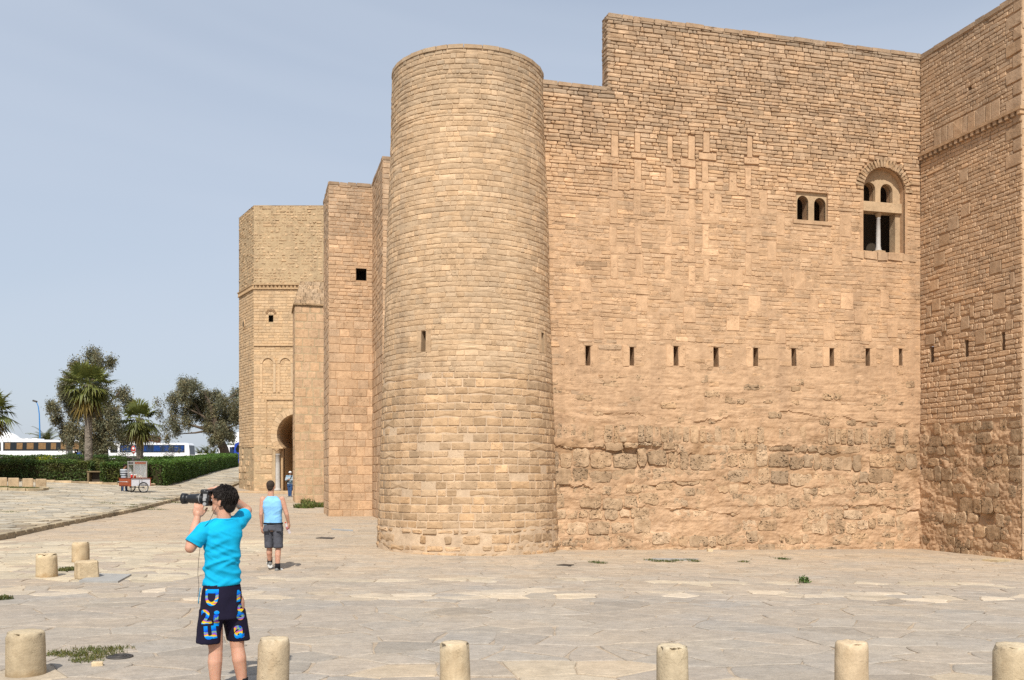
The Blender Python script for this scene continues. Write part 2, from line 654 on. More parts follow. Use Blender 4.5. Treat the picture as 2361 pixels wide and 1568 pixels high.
WHITE_A, WHITE_B = 14.55, 16.6
def flag_tint(x, y, rnd):
    g = rnd.uniform(0.93, 1.06)
    w = rnd.uniform(-0.02, 0.025)
    r = np.array([g * (1 + w), g, g * (1 - w)])
    far = min(max((y - 13.5) / 9, 0), 1)
    r = r * (np.array([0.97, 0.985, 1.015]) * (1 - far) + np.array([1.16, 1.08, 0.98]) * far)   # greyer flags near, sandier ones by the wall
    ya = WHITE_A + 0.03 * x + 0.25 * math.sin(x * 0.6)
    yb = WHITE_B - 0.02 * x + 0.15 * math.sin(x * 0.9 + 1)
    if abs(y - ya) < 0.5 and rnd.random() < 0.62:
        r = np.array([1.4, 1.37, 1.3]) * rnd.uniform(0.78, 1.1)
    elif abs(y - yb) < 0.24 and rnd.random() < 0.65 and x > -4.5:
        r = np.array([1.32, 1.3, 1.22]) * rnd.uniform(0.85, 1.1)
    elif x < -5.5 and 16 < y < 25 and rnd.random() < 0.7:
        r = np.array([1.32, 1.3, 1.18]) * rnd.uniform(0.85, 1.1)
    elif rnd.random() < 0.06:
        r = r * 0.88
    elif y < 9.2 and rnd.random() < 0.25:
        r = r * np.array([1.25, 1.18, 1.05])
    return r

_rnd = random.Random(3)
cs = cells(-14, 13.5, 5.2, 13.6, 0.68, 0.58, 0.48, lower_ok, _rnd, 0.009)
cs += cells(-16, 13.5, 13.75, 26.5, 0.52, 0.44, 0.48, lambda x, y: lower_ok(x, y), _rnd, 0.010)
cs += cells(-22, 0, 26.6, 62, 0.66, 0.58, 0.48, lower_ok, _rnd, 0.012)
lay_stones(cs, gz, 0.007, 0.014, _rnd, flag_tint, M_FLAG, ground, 'flagstone', 300, 0.032)

def plaza_ok(x, y):
    t = kerb_x(y) - x
    if t < 0.45 or t > 34:
        return False
    return in_view(x, y, float(0.12 + 0.03 * max(y - 27, 0)), 60)
def plaza_tint(x, y, rnd):
    g = rnd.uniform(0.72, 1.22)
    if rnd.random() < 0.2:
        g *= 1.12
    w = rnd.uniform(-0.03, 0.05)
    return np.array([g * (1 + w), g, g * (1 - w * 1.4)])
cs = cells(-46, -13, 22, 46, 0.62, 0.52, 0.47, plaza_ok, _rnd, 0.022)
cs += cells(-46, -16, 46.2, 66, 0.72, 0.62, 0.47, plaza_ok, _rnd, 0.026)
cs += cells(-36, -20, 66.3, 112, 0.95, 0.9, 0.47, lambda x, y: plaza_ok(x, y) and x > -26.6 - 0.24 * (y - 60), _rnd, 0.03)
lay_stones(cs, pz, 0.03, 0.014, _rnd, plaza_tint, M_PLAZA, plaza, 'paving_stone', 300, 0.035)

# --- kerb: a row of dressed stones holding the plaza edge
y = 23.0
kd = Vector((-0.1523, 1, 0)).normalized()
ki = 0
while y < 76:
    L = _rnd.uniform(0.5, 0.85)
    x = kerb_x(y + L / 2)
    z = gzf(x, y + L / 2)
    m = MB().box((x - 0.02, y + L / 2, z + 0.022 + _rnd.uniform(-0.012, 0.012)), (0.2, L - 0.03, 0.24), math.atan2(-kd.x, kd.y) + _rnd.uniform(-0.015, 0.015), 0.022)
    me = m.mesh('kerb_stone')
    g = _rnd.uniform(0.75, 1.2)
    tint_attr(me, (g, g * 0.99, g * 0.96))
    link('kerb_stone', me, M_KERB, plaza)
    y += L
# ================================================================== masonry
M_BRICK = stone_mat('wall_stone', (0.54, 0.368, 0.23), pit=0.55, stain=0.12, bump=0.5, vary=0.2)
M_MORT = stone_mat('wall_mortar', (0.535, 0.352, 0.213), pit=0.35, stain=0.16, bump=0.4, vary=0.16)
M_TBRICK = stone_mat('tower_stone', (0.545, 0.385, 0.24), pit=0.45, stain=0.1, bump=0.45, vary=0.18)
M_TMORT = stone_mat('tower_mortar', (0.52, 0.378, 0.242), pit=0.15, stain=0.1, bump=0.35, vary=0.14)
M_RUBBLE = stone_mat('eroded_stone', (0.535, 0.368, 0.225), pit=0.75, stain=0.25, bump=1.0, vary=0.34, pitscale=15.0, pitlo=0.43)
M_GATE = stone_mat('gate_stone', (0.55, 0.39, 0.238), pit=0.3, stain=0.1, bump=0.4, vary=0.16)
M_GMORT = stone_mat('gate_mortar', (0.52, 0.39, 0.24), pit=0.2, stain=0.12, bump=0.35, vary=0.16)
M_DARK = plain('shadowed_room', (0.07, 0.055, 0.04), 0.95, 0.05)  # near-black for rooms and holes: their shade is put into the colour
M_MARBLE = stone_mat('marble_column', (0.48, 0.455, 0.42), pit=0.15, stain=0.2, bump=0.15, vary=0.12, use_tint=False)
M_PLASTER = stone_mat('old_plaster', (0.53, 0.38, 0.235), pit=0.25, stain=0.25, bump=0.35, vary=0.15, use_tint=False)

def flat(ox, oy, ux, uy):
    L = math.hypot(ux, uy); ux, uy = ux / L, uy / L
    nx_, ny_ = uy, -ux
    def f(u, v, d):
        return np.stack(np.broadcast_arrays(ox + u * ux + d * nx_, oy + u * uy + d * ny_, v), -1)
    f.n = (nx_, ny_)
    return f

def round_(cx_, cy_, r0, z0, r1, z1, ref):
    def f(u, v, d):
        a = u / ref
        r = r0 + (r1 - r0) * (v - z0) / (z1 - z0) + d + 0.028 * fbm(u * 0.6, v * 0.5, 0, 55, 3)
        return np.stack(np.broadcast_arrays(cx_ + r * np.sin(a), cy_ - r * np.cos(a), v), -1)
    return f

def sheet(name, fm, us, vs, hfun, holes, mat, parent, tint=(1, 1, 1), top_depth=0.0, **props):
    """the mortared core of a wall: relief grid with openings left out"""
    U, V = np.meshgrid(us, vs)
    D = hfun(U, V)
    P = fm(U, V, D).reshape(-1, 3)
    ny_, nx_ = U.shape
    idx = np.arange(ny_ * nx_).reshape(ny_, nx_)
    q = np.stack([idx[:-1, :-1], idx[:-1, 1:], idx[1:, 1:], idx[1:, :-1]], -1).reshape(-1, 4)
    uc = ((U[:-1, :-1] + U[1:, 1:]) / 2).ravel(); vc = ((V[:-1, :-1] + V[1:, 1:]) / 2).ravel()
    keep = np.ones(len(q), bool)
    for h in holes:
        if len(h) == 4:
            u0, u1, v0, v1 = h
            keep &= ~((uc > u0) & (uc < u1) & (vc > v0) & (vc < v1))
        else:
            keep &= ~h[0](uc, vc)
    me = mesh_np(name, P, q[keep], smooth=False)
    tint_attr(me, tint if not callable(tint) else tint(U.ravel(), V.ravel()))
    return link(name, me, mat, parent, **props)

K = 8
def brick_geo(B, fm, seed):
    """B: dict of arrays u0,u1,v0,v1,d,ch,jit -> verts (N,25,3) + face templates"""
    r = np.random.default_rng(seed)
    N = len(B['u0'])
    a, b = (B['u1'] - B['u0']) / 2, (B['v1'] - B['v0']) / 2
    uc, vc = (B['u0'] + B['u1']) / 2, (B['v0'] + B['v1']) / 2
    c = np.minimum(np.minimum(a, b) * 0.5, B['ch'] * 1.4)
    ox = np.stack([-(a - c), a - c, a, a, a - c, -(a - c), -a, -a], 1)
    oy = np.stack([-b, -b, -(b - c), b - c, b, b, b - c, -(b - c)], 1)
    j = B['jit'][:, None]
    ox = ox + r.uniform(-1, 1, ox.shape) * j
    oy = oy + r.uniform(-1, 1, oy.shape) * j * 0.8
    ch = B['ch'][:, None]
    ins_u = np.clip(1 - ch / a[:, None], 0.3, 1)
    ins_v = np.clip(1 - ch / b[:, None], 0.3, 1)
    back, mid, front = (ox, oy), (ox, oy), (ox * ins_u, oy * ins_v)
    d = B['d'][:, None]
    rj = B['jit'][:, None] * 0.6
    dd = [np.full_like(ox, -0.07), d - ch * 0.9 + r.uniform(-1, 1, ox.shape) * rj * 0.5, d + r.uniform(-1, 1, ox.shape) * rj]
    U = np.concatenate([uc[:, None] + back[0], uc[:, None] + mid[0], uc[:, None] + front[0], uc[:, None]], 1)
    V = np.concatenate([vc[:, None] + back[1], vc[:, None] + mid[1], vc[:, None] + front[1], vc[:, None]], 1)
    D = np.concatenate(dd + [d + r.uniform(-0.3, 1.0, (N, 1)) * rj], 1)
    if 'wob' in B:
        V = V + B['wob'](U, V)
    return fm(U, V, D)
BQ = np.array([(rr * K + i, rr * K + (i + 1) % K, (rr + 1) * K + (i + 1) % K, (rr + 1) * K + i) for rr in range(2) for i in range(K)])
BT = np.array([(2 * K + i, 2 * K + (i + 1) % K, 3 * K) for i in range(K)])

def put_bricks(B, fm, mat, parent, name, n_single, seed, vis=None):
    P = brick_geo(B, fm, seed)
    N = len(P)
    T = np.asarray(B['tint'])
    ctr = P[:, -1]
    y_ = np.maximum(ctr[:, 1], 1)
    px = CX + ctr[:, 0] / y_ * FOC
    py = HOR - (ctr[:, 2] - EYE) / y_ * FOC
    ok = (px > 5) & (px < 2355) & (py > 5) & (py < 1560)
    if vis is not None:
        ok &= vis(ctr, px, py)
    area = (B['u1'] - B['u0']) * (B['v1'] - B['v0']) / y_ ** 2 * ok
    order = np.argsort(-area)
    single = [i for i in order[:n_single] if area[i] > 0]
    mask = np.ones(N, bool); mask[single] = False
    for i in single:
        me = mesh_np(name, P[i], BQ, BT)
        tint_attr(me, T[i])
        link(name, me, mat, parent)
    R = P[mask]
    if len(R):
        n = len(R)
        off = (np.arange(n) * (3 * K + 1))[:, None, None]
        me = mesh_np(name + 'work', R.reshape(-1, 3), (BQ[None] + off).reshape(-1, 4), (BT[None] + off).reshape(-1, 3))
        tint_attr(me, np.repeat(T[mask], 3 * K + 1, 0))
        link(name + 'work', me, mat, parent, kind='stuff')

class Bricks:
    def __init__(s, seed):
        s.r = random.Random(seed); s.L = []
    def add(s, u0, u1, v0, v1, d, ch, jit, tint):
        s.L.append((u0, u1, v0, v1, d, ch, jit, tint))
    def zone(s, u0, u1, v0, v1, h, ln, blocks, d=(0.01, 0.03), joint=0.012, ch=0.012, jit=0.006, tintf=None, hvar=0.2, lnvar=0.4, clip=None, drop=0.0):
        r = s.r
        v = v0
        while v < v1 - 0.02:
            hh = h * r.uniform(1 - hvar, 1 + hvar)
            if v + hh > v1 - h * 0.35:
                hh = v1 - v
            vm = v + hh / 2
            a0, a1 = (u0, u1) if clip is None else clip(vm)
            iv = [(a0, a1)]
            for (b0, b1, c0, c1) in blocks:
                if c0 < v + hh * 0.75 and c1 > v + hh * 0.25:
                    new = []
                    for (p, q_) in iv:
                        if b1 <= p or b0 >= q_:
                            new.append((p, q_))
                        else:
                            if b0 > p: new.append((p, b0))
                            if b1 < q_: new.append((b1, q_))
                    iv = new
            for (p, q_) in iv:
                u = p
                while u < q_ - 0.03:
                    L = ln * max(0.35, r.lognormvariate(0, lnvar) * 0.93)
                    if u + L > q_ - ln * 0.35:
                        L = q_ - u
                    if r.random() >= drop and L > 0.04:
                        jj = joint * r.uniform(0.6, 1.5)
                        s.add(u + jj / 2, u + L - jj / 2, v + jj / 2, v + hh - jj / 2, r.uniform(*d), ch * r.uniform(0.7, 1.4), jit, tintf((u + L / 2), vm, r))
                    u += L
            v += hh
    def arrays(s, wob=None):
        A = np.array([l[:7] for l in s.L], float)
        B = dict(zip(('u0', 'u1', 'v0', 'v1', 'd', 'ch', 'jit'), A.T))
        B['tint'] = np.array([l[7] for l in s.L])
        if wob: B['wob'] = wob
        return B

def tone(r, lo, hi, warm=0.0, wv=0.03):
    g = r.uniform(lo, hi)
    w = warm + r.uniform(-wv, wv)
    return (g * (1 + w), g, g * (1 - 1.3 * w))

def arch_pts(uc, v_spring, rad, n=14, a0=0.0, a1=math.pi, rv=None):
    rv = rv or rad
    return [(uc + rad * math.cos(a0 + (a1 - a0) * i / n), v_spring + rv * math.sin(a0 + (a1 - a0) * i / n)) for i in range(n + 1)]

def fm1(fm):
    return lambda u, v, d: tuple(float(t) for t in fm(np.float64(u), np.float64(v), np.float64(d)))

def recess(m, fm, outline, d0, d1, back=True, flare=0.0):
    """tunnel of an opening: side walls from d0 to d1 (d1 deeper), optional back wall"""
    g = fm1(fm)
    n = len(outline)
    uc = sum(p[0] for p in outline) / n; vc = sum(p[1] for p in outline) / n
    o2 = [(uc + (u - uc) * (1 + flare), vc + (v - vc) * (1 + flare)) for u, v in outline]
    vs = [g(u, v, d0) for u, v in outline] + [g(u, v, d1) for u, v in o2]
    fs = [(i, (i + 1) % n, n + (i + 1) % n, n + i) for i in range(n)]
    m.add(vs, fs)
    if back:
        m.add([g(u, v, d1) for u, v in o2], [tuple(range(n))])

# ================================================================== curtain wall (facing the viewer)
WX, WY = 0.0, 22.86
UX, UY = 0.9667, 0.2564
FM = flat(WX, WY, UX, UY)
def mw(px, py):
    t = (px - CX) / FOC
    u = WY * t / (UX - UY * t)
    return u, EYE + (HOR - py) / FOC * (WY + UY * u)
MAIN_U1 = 11.42
TOPZ = 13.1
LOWZ = 11.28
STEP_U = mw(1401, 100)[0]

def mwd(px, py, d):
    """print position on a plane set d behind (negative) the wall face -> (u, z)"""
    t = (px - CX) / FOC
    u = (t * (WY - UX * d) - UY * d) / (UX - UY * t)
    return u, EYE + (HOR - py) / FOC * (WY + UY * u - UX * d)
curtain = empty('curtain_wall', (5.5, 24.3, -0.2), label='tall sandy stone curtain wall with stepped top and row of slits', category='wall', kind='thing')

# openings on the curtain wall (u0,u1,z0,z1)
def rect_px(x0, x1, y0, y1):
    u0, za = mw(x0, y1); u1, zb = mw(x1, y0)
    return (u0, u1, (za + mw(x1, y1)[1]) / 2, (zb + mw(x0, y0)[1]) / 2)
slit_px = [(1350, 1361, 797, 843), (1452, 1462, 800, 843), (1553, 1564, 798, 843), (1645, 1657, 799, 846), (1737, 1748, 802, 845), (1825, 1835, 803, 844), (1913, 1923, 803, 844), (1996, 2006, 803, 844), (2073, 2081, 804, 843)]
slits = [rect_px(*p) for p in slit_px]
win2 = rect_px(1836, 1909, 443, 509)
winb = rect_px(1990, 2086, 385, 583)

_rb = random.Random(5)
blocks = []      # large dressed blocks let into the small masonry
def colblocks():
    for k, cxp in enumerate((1416, 1472, 1543, 1594, 1627, 1728)):
        py = 300 + _rb.uniform(0, 18)
        while py < 640:
            hh = _rb.uniform(40, 56)
            u, z0 = mw(cxp + _rb.uniform(-3, 3), py + hh)
            z1 = mw(cxp, py)[1]
            w = _rb.uniform(0.15, 0.2)
            blocks.append((u - w / 2, u + w / 2, z0, z1, 'v'))
            if _rb.random() < 0.8:
                w2 = _rb.uniform(0.36, 0.5); o = _rb.uniform(-0.14, 0.14)
                h2 = _rb.uniform(0.15, 0.2)
                blocks.append((u - w2 / 2 + o, u + w2 / 2 + o, z0 - h2, z0, 'h'))
            py += hh + _rb.uniform(19, 26)
colblocks()
for (x, y, w, h) in [(1420, 633, 36, 40), (1476, 633, 22, 38), (1549, 636, 24, 36), (1562, 675, 32, 42), (1625, 640, 36, 34), (1844, 647, 28, 40), (1953, 695, 30, 36), (1985, 730, 30, 34), (1912, 765, 26, 40), (1997, 768, 26, 38),
                     (1380, 760, 26, 42), (1452, 753, 32, 36), (1540, 765, 36, 36), (1590, 727, 28, 34), (1800, 775, 24, 34), (2058, 760, 24, 36), (1740, 700, 28, 36), (1690, 745, 30, 34), (1875, 705, 24, 32), (2040, 690, 20, 40), (1330, 700, 24, 34), (1660, 590, 24, 40), (1780, 580, 20, 44), (1720, 545, 18, 40), (1930, 590, 22, 44), (1760, 470, 18, 50), (1800, 520, 18, 46), (1700, 640, 26, 36), (1350, 660, 26, 30), (1480, 700, 26, 34), (1690, 420, 18, 44), (1655, 470, 18, 44), (1950, 520, 26, 50), (1815, 640, 20, 40)]:
    u0, za = mw(x - w / 2, y + h / 2); u1, zb = mw(x + w / 2, y - h / 2)
    blocks.append((u0, u1, za, zb, 'b'))
# slabs standing beside the slits
for i, s in enumerate(slits):
    if i in (0, 2, 6, 7):
        blocks.append((s[1] + 0.01, s[1] + 0.2, s[2] - 0.02, s[3] + 0.03, 'v'))
    if i in (0, 1, 2, 4, 6, 8):
        blocks.append((s[0] - 0.2, s[0] - 0.01, s[2] - 0.02, s[3] + 0.03, 'v'))
avoid = slits + [win2, winb]
def hit(a, b):
    return a[0] < b[1] and a[1] > b[0] and a[2] < b[3] and a[3] > b[2]
bl2 = []
for b in blocks:
    if any(hit(b, h) for h in avoid) or any(hit(b, o) for o in bl2) or b[1] > MAIN_U1 - 0.1:
        continue
    bl2.append(b)
blocks = bl2

# voussoir ring of the big window
wb_uc = (winb[0] + winb[1]) / 2
wb_r = (winb[1] - winb[0]) / 2
wb_spring = winb[3] - wb_r * 1.02
bigarch = (wb_uc - wb_r - 0.16, wb_uc + wb_r + 0.16, winb[2], winb[3] + 0.14)
w2_uc = (win2[0] + win2[1]) / 2

BK = Bricks(21)
rectblk = [b[:4] for b in blocks] + slits + [win2]
def arch_blocks(v):
    return None
# rectangles that follow the arch, so bricks stop at the ring
archrects = []
ro = wb_r + 0.2
for k in range(10):
    z0 = wb_spring + ro * k / 10; z1 = wb_spring + ro * (k + 1) / 10
    hw = math.sqrt(max(ro ** 2 - (z0 - wb_spring) ** 2, 0))
    archrects.append((wb_uc - hw, wb_uc + hw, z0, z1))
archrects.append((winb[0] - 0.02, winb[1] + 0.05, winb[2], wb_spring))
ALLB = rectblk + archrects

def t_top(u, v, r):
    k = min(max((v - 9.6) / 2.8, 0), 1)
    g = r.uniform(0.78, 1.1)
    if r.random() < 0.06: g *= 1.22
    w = 0.015 + r.uniform(-0.035, 0.035) - 0.03 * k
    m = 1 - 0.06 * k
    if v > TOPZ - 0.28 or (u < STEP_U and v > LOWZ - 0.25):
        m *= 0.84; w -= 0.05
    g *= m
    return (g * (1 + w), g, g * (1 - 1.3 * w))
def t_mid(u, v, r):
    g = r.uniform(0.9, 1.07)
    if r.random() < 0.05: g *= 1.22
    elif r.random() < 0.04: g *= 0.82
    w = 0.03 + r.uniform(-0.03, 0.03)
    return (g * (1 + w), g, g * (1 - 1.3 * w))
def t_low(u, v, r):
    g = r.uniform(0.78, 1.1)
    w = 0.025 + r.uniform(-0.04, 0.04)
    return (g * (1 + w), g, g * (1 - 1.3 * w))

# upper zone: thin stones, raked joints
BK.zone(STEP_U, MAIN_U1, LOWZ, TOPZ, 0.099, 0.24, ALLB, (0.0, 0.02), 0.011, 0.011, 0.009, t_top)
BK.zone(-0.2, MAIN_U1, 9.75, LOWZ, 0.099, 0.24, ALLB, (0.0, 0.02), 0.011, 0.011, 0.009, t_top)
# middle zone: flush small stones round larger blocks
BK.zone(-0.2, MAIN_U1, 8.6, 9.75, 0.1, 0.25, ALLB, (0.0, 0.016), 0.009, 0.010, 0.008, t_mid, drop=0.03)
BK.zone(-0.2, MAIN_U1, 5.1, 8.6, 0.104, 0.26, ALLB, (-0.002, 0.012), 0.007, 0.009, 0.008, t_mid, drop=0.04)
# belt of the slits and below: worn, mostly mortared over
BK.zone(-0.2, MAIN_U1, 3.2, 5.1, 0.135, 0.3, ALLB, (-0.022, 0.010), 0.02, 0.016, 0.014, t_low, drop=0.22)
for b in blocks:
    g = _rb.uniform(1.0, 1.1)
    if _rb.random() < 0.15: g *= 1.14
    col = (g * 1.03, g * 0.99, g * 0.95)
    dd = 0.008 + _rb.uniform(-0.004, 0.008)
    BK.add(b[0] + 0.006, b[1] - 0.006, b[2] + 0.006, b[3] - 0.006, dd, 0.01, 0.006, col)
def wobm(U, V):
    return 0.02 * fbm(U * 0.9, V * 1.2, 0, 31, 3) + 0.008 * fbm(U * 4, V * 4, 0, 32, 2)

def ero(U, V):
    """relief of the mortared core"""
    low = np.clip((5.1 - V) / 1.2, 0, 1)
    deep = np.clip((3.2 - V) / 0.5, 0, 1)
    h = -0.02 + 0.010 * fbm(U * 3, V * 5, 0, 3) + 0.006 * fbm(U * 11, V * 14, 0, 4)
    up = np.clip((V - 9.2) / 0.8, 0, 1)
    h = h - 0.016 * up + 0.017 * np.clip((9.3 - V) / 1.0, 0, 1)
    strata = fbm(U * 1.6, V * 9, 0, 6, 4)
    h = h + low * (0.010 + 0.022 * strata + 0.012 * fbm(U * 6, V * 8, 0, 7))
    h = h + deep * (-0.012 + 0.02 * fbm(U * 1.3, V * 2.2, 0, 8) + 0.012 * fbm(U * 6, V * 9, 0, 9) + 0.010 * fbm(U * 14, V * 17, 0, 10))
    # ledge undercuts of the eroded courses
    for zc, amp, ph in ((2.35, 0.028, 0.0), (1.5, 0.032, 2.0), (0.86, 0.028, 4.0), (3.25, 0.02, 6.0)):
        zz = zc + 0.1 * np.sin(U * 1.1 + ph) + 0.10 * fbm(U * 2.2, 0 * V, ph, 12, 3) + 0.05 * fbm(U * 9, V * 3, ph, 14, 3)
        g = (V - zz) / 0.16
        on = np.clip(fbm(U * 1.6, 0 * V, ph + 9, 13, 3) * 3 + 0.2, 0, 1)
        h = h + on * amp * (np.exp(-np.clip(g, 0, 9) ** 2 * 0.6) * (g > 0) - 0.7 * np.exp(-(np.clip(g, -9, 0)) ** 2 * 2.0) * (g <= 0))
    h = h - 0.14 * np.exp(-((U - 3.2) / 0.8) ** 2 - ((V - 2.25) / 0.24) ** 2)
    return h
def archhole(uc_, vc_):
    r2 = (uc_ - wb_uc) ** 2 + (vc_ - wb_spring) ** 2
    return ((r2 < (wb_r + 0.03) ** 2) & (vc_ > wb_spring)) | ((np.abs(uc_ - wb_uc) < wb_r + 0.03) & (vc_ <= wb_spring) & (vc_ > winb[2] - 0.02))
holes = [(s[0], s[1], s[2], s[3]) for s in slits] + [(win2[0], win2[1], win2[2], win2[3]), (archhole,)]
def snap(a, marks):
    a = a.copy()
    for mk_ in marks:
        i = int(np.argmin(np.abs(a - mk_)))
        a[i] = mk_
    return np.unique(a)
us = snap(np.arange(-0.3, MAIN_U1 + 0.031, 0.03), [v for s in slits + [win2] for v in s[:2]] + [STEP_U])
vs_ = snap(np.concatenate([np.arange(-0.6, 5.3, 0.028), np.arange(5.3, TOPZ + 0.03, 0.035)]), [v for s in slits + [win2] for v in s[2:]] + [LOWZ])
vs_ = vs_[vs_ <= TOPZ + 1e-6]
core_holes = holes + [(lambda u, v: (u < STEP_U) & (v > LOWZ),)]
def core_tint(U, V):
    g = np.ones((len(U), 3))
    k = np.clip((V - 9.3) / 1.2, 0, 1)[:, None]
    g = g * (1 - k * np.array([0.22, 0.25, 0.28]))           # upper mortar toned darker between the stones
    deep = np.clip((2.9 - V) / 0.4, 0, 1) * np.clip((V - 1.35) / 0.4, 0, 1)
    sp = np.clip(fbm(U * 1.4, V * 2.4, 0, 44, 4) * 2.4 + 0.3, 0, 1)
    g = g * (1 - (deep * sp)[:, None] * np.array([0.26, 0.29, 0.34]))
    sp2 = np.clip(fbm(U * 3.1, V * 5, 0, 47, 4) * 2.2 - 0.1, 0, 1) * np.clip((5 - V) / 2, 0, 1)
    g = g * (1 - sp2[:, None] * np.array([0.14, 0.17, 0.2]))
    pale = np.clip(fbm(U * 2.2, V * 2.6, 0, 51, 3) * 2.5 - 0.5, 0, 1) * np.clip((1.4 - V) / 0.5, 0, 1)
    g = g * (1 + pale[:, None] * np.array([0.16, 0.2, 0.26]))
    return g
core = sheet('wall_core', FM, us, vs_, ero, core_holes, M_MORT, curtain, core_tint)

# lower zone: soldier course, large eroded blocks, rubble
def rub(L, u0, u1, v0, v1, d, jit, tint):
    L.append((u0, u1, v0, v1, d, jit, tint))
RB = []
r = random.Random(77)
u = 0.9
while u < MAIN_U1 - 0.1:                    # course of upright stones
    w = r.uniform(0.12, 0.24)
    if r.random() < 0.88:
        rub(RB, u, u + w - 0.02, 2.56 + r.uniform(-.03, .03), 2.98 + r.uniform(-.03, .03), r.uniform(-0.004, 0.022), 0.012, tone(r, 0.86, 1.06, 0.0))
    u += w + r.uniform(0.0, 0.03)
def patch(u, v, sd):
    return float(fbm(np.array(u * 0.55), np.array(v * 1.1), 0.0, sd, 3))
v = -0.45
courses = [0.42, 0.30, 0.38, 0.26, 0.36, 0.24, 0.40, 0.46, 0.2]
for hh in courses + [0.2] * 0:
    if v > 2.5: break
    u = 0.9
    while u < MAIN_U1 - 0.1:
        w = r.uniform(0.16, 0.62) * (1.3 if v > 1.4 else 1.0)
        vv = v + 0.16 * patch(u * 1.6, 3.0, 9)
        z0_ = vv + r.uniform(-0.035, 0.035)
        z1_ = min(vv + hh * r.uniform(0.7, 1.0), 2.55)
        uc_, vc_ = u + w / 2, v + hh / 2
        if r.random() < 0.8:
            dark = 1.4 < vc_ < 2.5 and patch(uc_, vc_, 5) > -0.08
            pale = vc_ < 1.4 and r.random() < 0.24
            tn = tone(r, 0.68, 0.88, -0.02) if dark and r.random() < 0.7 else tone(r, 1.1, 1.3, -0.03) if pale else tone(r, 0.88, 1.1, -0.01)
            rub(RB, u, u + w - r.uniform(0.02, 0.05), z0_, z1_, r.uniform(-0.008, 0.018) + (0.014 if dark else 0.0), 0.024 if not dark else 0.03, tn)
        u += w
    v += hh
# worn courses round the slits, mostly flush
v = 3.05
while v < 4.5:
    hh = r.uniform(0.13, 0.2)
    u = 0.9
    while u < MAIN_U1 - 0.1:
        w = r.uniform(0.18, 0.5)
        if r.random() < 0.3 and not (v + hh > 4.35):
            rub(RB, u, u + w - 0.03, v, v + hh * r.uniform(0.7, 0.95), r.uniform(-0.01, 0.022), 0.018, tone(r, 0.76, 1.05, 0.015))
        u += w
    v += hh

def rubble_mesh(fm, b, rnd):
    """one eroded block: rough weathered face seated in the mortar"""
    u0, u1, v0, v1, d, jit, t = b
    a, c = (u1 - u0) / 2, (v1 - v0) / 2
    uc, vc = (u0 + u1) / 2, (v0 + v1) / 2
    n = 16
    th = 2 * math.pi * np.arange(n) / n
    cs_, sn = np.cos(th), np.sin(th)
    m = (np.abs(cs_) ** 8 + np.abs(sn) ** 8) ** (-1 / 8)
    wob = np.array([rnd.uniform(-1, 1) for _ in range(n)]) * jit
    wob2 = np.array([rnd.uniform(-1, 1) for _ in range(n)]) * jit
    Us, Vs, Ds = [], [], []
    for ring, (k, dep) in enumerate(((1.0, -0.1), (1.0, d - 0.012), (0.985, d - 0.002), (0.93, d), (0.5, d))):
        f_ = 1.0 if ring else 0.0
        Us.append(uc + a * cs_ * m * k + wob * f_ * k); Vs.append(vc + c * sn * m * k + wob2 * f_ * k); Ds.append(np.full(n, dep))
    U = np.concatenate(Us + [[uc]]); V = np.concatenate(Vs + [[vc]]); D = np.concatenate(Ds + [[d]])
    nz_ = fbm(U * 9 + uc * 3, V * 11, uc, 23, 3)
    D[2 * n:] += nz_[2 * n:] * jit * 1.1
    P = fm(U, V, D)
    q = [(rr * n + i, rr * n + (i + 1) % n, (rr + 1) * n + (i + 1) % n, (rr + 1) * n + i) for rr in range(4) for i in range(n)]
    t3 = [(4 * n + i, 4 * n + (i + 1) % n, 5 * n) for i in range(n)]
    return P, q, t3
def put_rubble(fm, L, mat, parent, name, seed, limit=300):
    rnd = random.Random(seed)
    order = sorted(range(len(L)), key=lambda i: -(L[i][1] - L[i][0]) * (L[i][3] - L[i][2]))
    VV, QQ, TT, CC, b = [], [], [], [], 0
    for k, i in enumerate(order):
        P, q_, t_ = rubble_mesh(fm, L[i], rnd)
        if k < limit:
            me = mesh_np(name, P, q_, t_, True)
            tint_attr(me, L[i][6])
            link(name, me, mat, parent)
        else:
            VV.append(P); QQ.append(np.array(q_) + b); TT.append(np.array(t_) + b); CC.append(np.tile(L[i][6], (len(P), 1))); b += len(P)
    if VV:
        me = mesh_np(name + '_fill', np.concatenate(VV), np.concatenate(QQ), np.concatenate(TT), True)
        tint_attr(me, np.concatenate(CC))
        link(name + '_fill', me, mat, parent, kind='stuff')
RB = [b for b in RB if b[1] < MAIN_U1 - 0.02]
put_rubble(FM, RB, M_RUBBLE, core, 'rubble_block', 4, 230)
put_bricks(BK.arrays(wobm), FM, M_BRICK, core, 'brick', 300, 8, lambda c, px, py: px > 1300)

